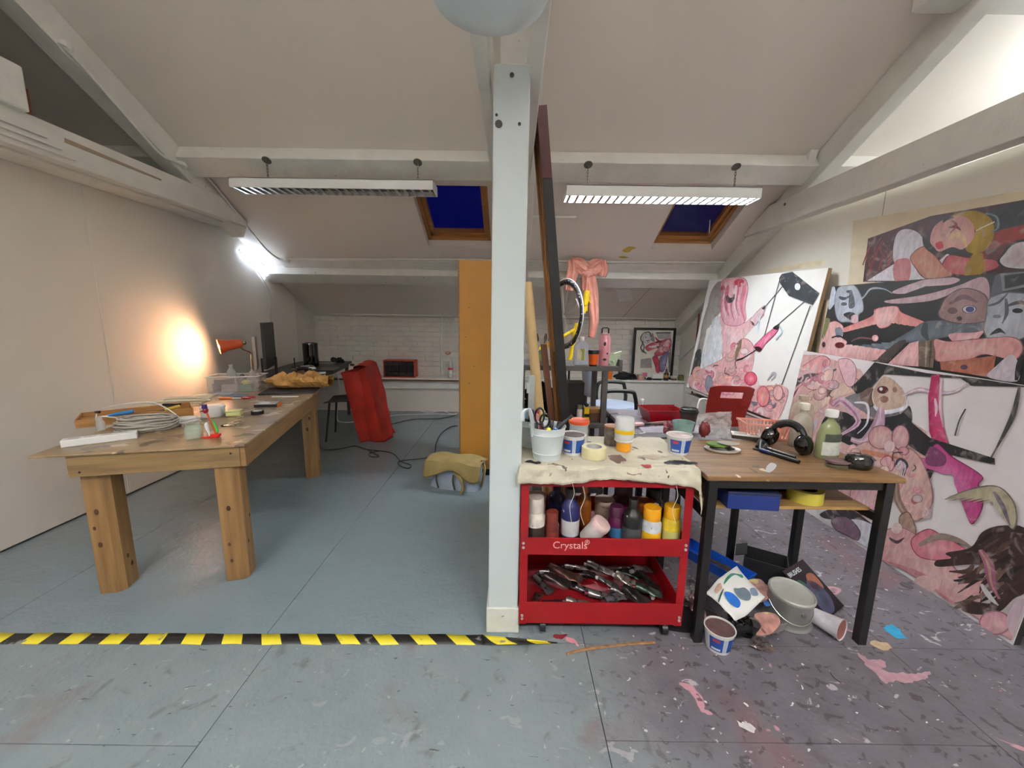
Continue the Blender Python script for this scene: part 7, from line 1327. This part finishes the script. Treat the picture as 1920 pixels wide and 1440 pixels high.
# tipped cup
p = az(1566, 1198, 0); t = thing('paper_cup', 'smeared white cup tipped on its side beside the paint tin', 'cup', (p.x-.005, p.y+.045, .045), R(-18)); t.rotation_euler = (0, R(86), R(-62))
MB().lathe([(0, -.055), (.034, -.055), (.046, .05), (.049, .05), (.049, .056), (.045, .055), (.032, -.048), (0, -.048)], n=28).build('cup', M('cup_smeared', (196, 190, 194), .4, var=.25, scale=18), t); MB().lathe([(.0328, -.045), (.0448, .052)], n=28).build('paint_lining', mc((150, 96, 84), .4, var=.2), t)
# blue tray
a, b = az(1304, 1052, 0), az(1366, 1092, 0); ang = math.atan2(b.y-a.y, b.x-a.x); t = thing('roller_tray', 'long bright blue plastic tray on the floor behind the desk leg', 'tray', ((a.x+b.x)/2+.03, (a.y+b.y)/2+.03, 0), ang+R(4)); bl = mc((24, 84, 190), .35)
MB().bb(-.18, .18, -.05, .05, 0, .006).build('bottom', bl, t)
for s in (-1, 1): MB().prism([(-.18, s*.05, 0), (.18, s*.05, 0), (.20, s*.065, .065), (-.20, s*.065, .065)], (0, -s*.004, 0)).build('side', bl, t); MB().prism([(s*.18, -.05, 0), (s*.18, .05, 0), (s*.20, .065, .065), (s*.20, -.065, .065)], (-s*.004, 0, 0)).build('end', bl, t)
MB().blob((.02, 0, .018), (.13, .035, .022), 5, .4).build('dark_residue', mc((44, 26, 30), .6), t)
# black open box
p = az(1466, 1108, 0); t = thing('black_crate', 'black open cardboard box tilted behind the paint tin', 'box', (p.x-.02, p.y+.12, .0), R(-32)); bkb = M('box_black', (24, 24, 26), .6)
for s in (-1, 1): MB().box((0, s*.07, .06), (.20, .004, .12)).build('side', bkb, t); MB().box((s*.10, 0, .06), (.004, .14, .12)).build('end', bkb, t)
MB().box((0, 0, .003), (.20, .14, .006)).build('bottom', bkb, t); MB().box((-.12, 0, .125), (.06, .13, .004), ry=R(-24)).build('flap', bkb, t)
# magazine
A0 = az(1556, 1160, .004); B0 = az(1480, 1120, .004); up = az(1592, 1130, .11)-A0
m0 = az(1545, 1166, .003); m1 = az(1592, 1128, .003); exm = (m1-m0).normalized(); upv = Vector((-exm.y*.20, exm.x*.20, .14))
t = thing('magazine', 'dark glossy catalogue about brushes propped behind the paint tin', 'magazine'); wv = exm*.21; nn = wv.cross(upv).normalized(); nn = nn if nn.z > 0 else -nn
MB().prism([m0, m0+wv, m0+wv+upv, m0+upv], nn*.006).build('pages', M('cover_dark', (34, 30, 34), .25, var=.3, scale=8), t, bev=.001)
eyv = upv.normalized(); mt = Matrix(((exm.x, eyv.x, nn.x, 0), (exm.y, eyv.y, nn.y, 0), (exm.z, eyv.z, nn.z, 0), (0, 0, 0, 1)))
text_mesh('title_lettering', 'BRUSHES', .030, mc((206, 214, 210)), t, Matrix.Translation(m0+upv*.84+exm*.012+nn*.0063) @ mt)
def mq(x, y): return m0+exm*x+eyv*y+nn*.0064
for pts, c in ((((.05, .02), (.12, .01), (.17, .06), (.16, .13), (.10, .16), (.05, .10)), (70, 70, 96)), (((.08, .04), (.13, .05), (.13, .09), (.09, .10)), (150, 170, 180)), (((.10, .12), (.18, .10), (.19, .17), (.13, .18)), (150, 90, 66)), (((.02, .12), (.08, .14), (.06, .18), (.02, .17)), (50, 80, 70))):
    MB().ngon(cat_rom([mq(*p_) for p_ in pts], 4)).build('cover_print', mc(c, .3), t)
# black plastic heap under the paper palette
t = thing('plastic_packaging', 'heap of shiny black plastic packaging under the paper palette', 'packaging'); rnd = random.Random(9)
for k in range(9):
    c = az(1392+rnd.uniform(-12, 18), 1176+rnd.uniform(-16, 14), .02); c.z = .024+.014*rnd.random()
    MB().box((0, 0, 0), (.07+.03*rnd.random(), .04, .022+.012*rnd.random()), rnd.uniform(0, 3), rnd.uniform(-.4, .4), rnd.uniform(-.4, .4)).build('shard', glb if k % 2 else blackpl, t, bev=.004); t.children[-1].location = c
# paper palette sheet
C4 = [az(1323, 1112, .13), az(1378, 1166, .055), az(1434, 1122, .10), az(1382, 1058, .19)]
def sheet(u, v):
    p = (C4[0].lerp(C4[1], u)).lerp(C4[3].lerp(C4[2], u), v); return p+Vector((0, 0, .012*sin(u*3+v*4)+.008*noise.noise(Vector((u*4, v*4, 2)))))
t = thing('paper_palette', 'white paper palette with blue and grey paint propped under the desk', 'palette'); MB().grid(sheet, 14, 14).build('sheet', M('palette_paper', (226, 226, 220), .6, var=.03), t, solid=.0015)
def daub(us, c, h=.006, n_='paint_daub'): MB().ngon([sheet(*q)+Vector((0, -.002, h)) for q in [(v.x, v.y) for v in cat_rom([Vector((a, b, 0)) for a, b in us], 4)]]).build(n_, mc(c, .35, var=.3), t)
daub([(.35, .25), (.62, .18), (.78, .30), (.70, .46), (.45, .42)], (36, 108, 196), .007); daub([(.40, .52), (.62, .50), (.80, .66), (.70, .80), (.5, .78), (.42, .64)], (110, 124, 136)); daub([(.62, .86), (.78, .80), (.86, .90), (.70, .96)], (130, 150, 170)); daub([(.10, .55), (.18, .40), (.14, .80), (.30, .92), (.22, .95), (.08, .75)], (70, 140, 120)); daub([(.12, .16), (.25, .10), (.22, .30), (.10, .34)], (206, 170, 150)); daub([(.40, .02), (.44, .02), (.30, .26), (.26, .30)], (20, 80, 70), .008)
# crusty palettes and foil tray
crust = M('crusted_paint', (176, 130, 120), .5, var=.4, scale=22, bump=.6, bscale=40, splat=[((206, 190, 130), .60, 9), ((110, 70, 74), .62, 14)])
def slab_blob(name, label, cat, pts, z, th, mat, tilt=(0, 0)):
    P = [az(x, y, z) for x, y in pts]; c = sum(P, Vector())/len(P); o = MB().prism(cat_rom([p_-c for p_ in P], 4), (0, 0, th)).build(name, mat, bev=.002); o.location = c; o.rotation_euler = (tilt[0], tilt[1], 0); return tag(o, label, cat)
slab_blob('round_palette', 'flesh-pink crusted palette lying between the paper palette and tin', 'palette', ((1400, 1092), (1426, 1090), (1440, 1110), (1438, 1126), (1414, 1130), (1398, 1115)), .085, .012, crust)
slab_blob('round_palette', 'pink and yellow crusted palette lying on the foil tray', 'palette', ((1412, 1158), (1435, 1152), (1456, 1156), (1462, 1170), (1444, 1188), (1418, 1190), (1427, 1175)), .090, .008, crust, (.2, .1))
slab_blob('blue_smear_card', 'small card smeared with bright blue paint beside the crusted palette', 'card', ((1432, 1128), (1458, 1122), (1462, 1130), (1438, 1138)), .075, .004, mc((60, 110, 180)))
p = az(1448, 1198, 0); t = thing('foil_tray', 'crushed silver foil tray with paint residue before the tin', 'tray', (p.x, p.y+.03, .020), R(28)); t.scale = (.82, .82, .82); t.rotation_euler = (R(-14), R(16), R(30)); fo = M('foil', (190, 184, 180), .3, .8, var=.25)
MB().bb(-.065, .065, -.045, .045, .004, .007).build('bottom', M('foil_residue', (110, 70, 66), .5, var=.5, scale=30), t)
for s in (-1, 1): MB().prism([(-.065, s*.045, .004), (.065, s*.045, .004), (.078, s*.056, .045), (-.078, s*.056, .045)], (0, -s*.002, 0)).build('side', fo, t); MB().prism([(s*.065, -.045, .004), (s*.065, .045, .004), (s*.078, .056, .045), (s*.078, -.056, .045)], (-s*.002, 0, 0)).build('end', fo, t)
MB().tube([(-.08, -.058, .046), (.08, -.058, .046), (.08, .058, .046), (-.08, .058, .046)], .004, 6, close=True).build('rolled_rim', fo, t)
for k, (px, py, r_, c, lab) in enumerate(((1428, 1216, (.045, .028, .020), (80, 66, 62), 'brown crushed carton at the front of the heap'), (1306, 1150, (.03, .05, .05), (150, 110, 114), 'lump of dried pink paint behind the desk leg'), (1300, 1125, (.04, .05, .035), (120, 110, 110), 'lump of dried grey paint skins beside the cart'), (1312, 1105, (.04, .05, .03), (90, 76, 80), 'lump of dark dried paint skins behind the pot'))):
    q = az(px, py, 0); o = MB().blob((0, 0, r_[2]*.8), r_, k+2, .5, 4, 16, True).build('paint_skin', M('skin_%d' % k, c, .6, var=.5, scale=40, splat=[((214, 206, 206), .66, 50)])); o.location = q; tag(o, lab, 'lump')
o = MB().prism(cat_rom([(-.16, -.05, 0), (0, -.09, 0), (.15, -.05, 0), (.16, .04, 0), (0, .08, 0), (-.15, .05, 0)], 4), (0, 0, .004)).build('black_disc', blackpl); q = az(1300, 1178, 0); o.location = (q.x-.02, q.y+.06, .001); tag(o, 'thin dark board lying on the floor between the cart and desk leg', 'board')
q = az(1700, 1098, 0); o = MB().lathe([(0, 0), (.028, 0), (.026, .004), (.012, .005), (0, .003)], n=20).build('flat_disc', M('cap_grey', (80, 76, 78), .5)); o.location = q+Vector((0, 0, .0)); tag(o, 'flat grey cap lying on the floor in front of the largest canvas', 'cap')
q = az(1563, 1268, 0); tag(wire(MB(), [az(1557, 1262, .002), az(1563, 1270, .002), az(1572, 1277, .002), az(1578, 1280, .002)], .0016, 5, 5).build('bent_wire', blackcab), 'short bent piece of dark wire on the floor before the desk', 'wire')
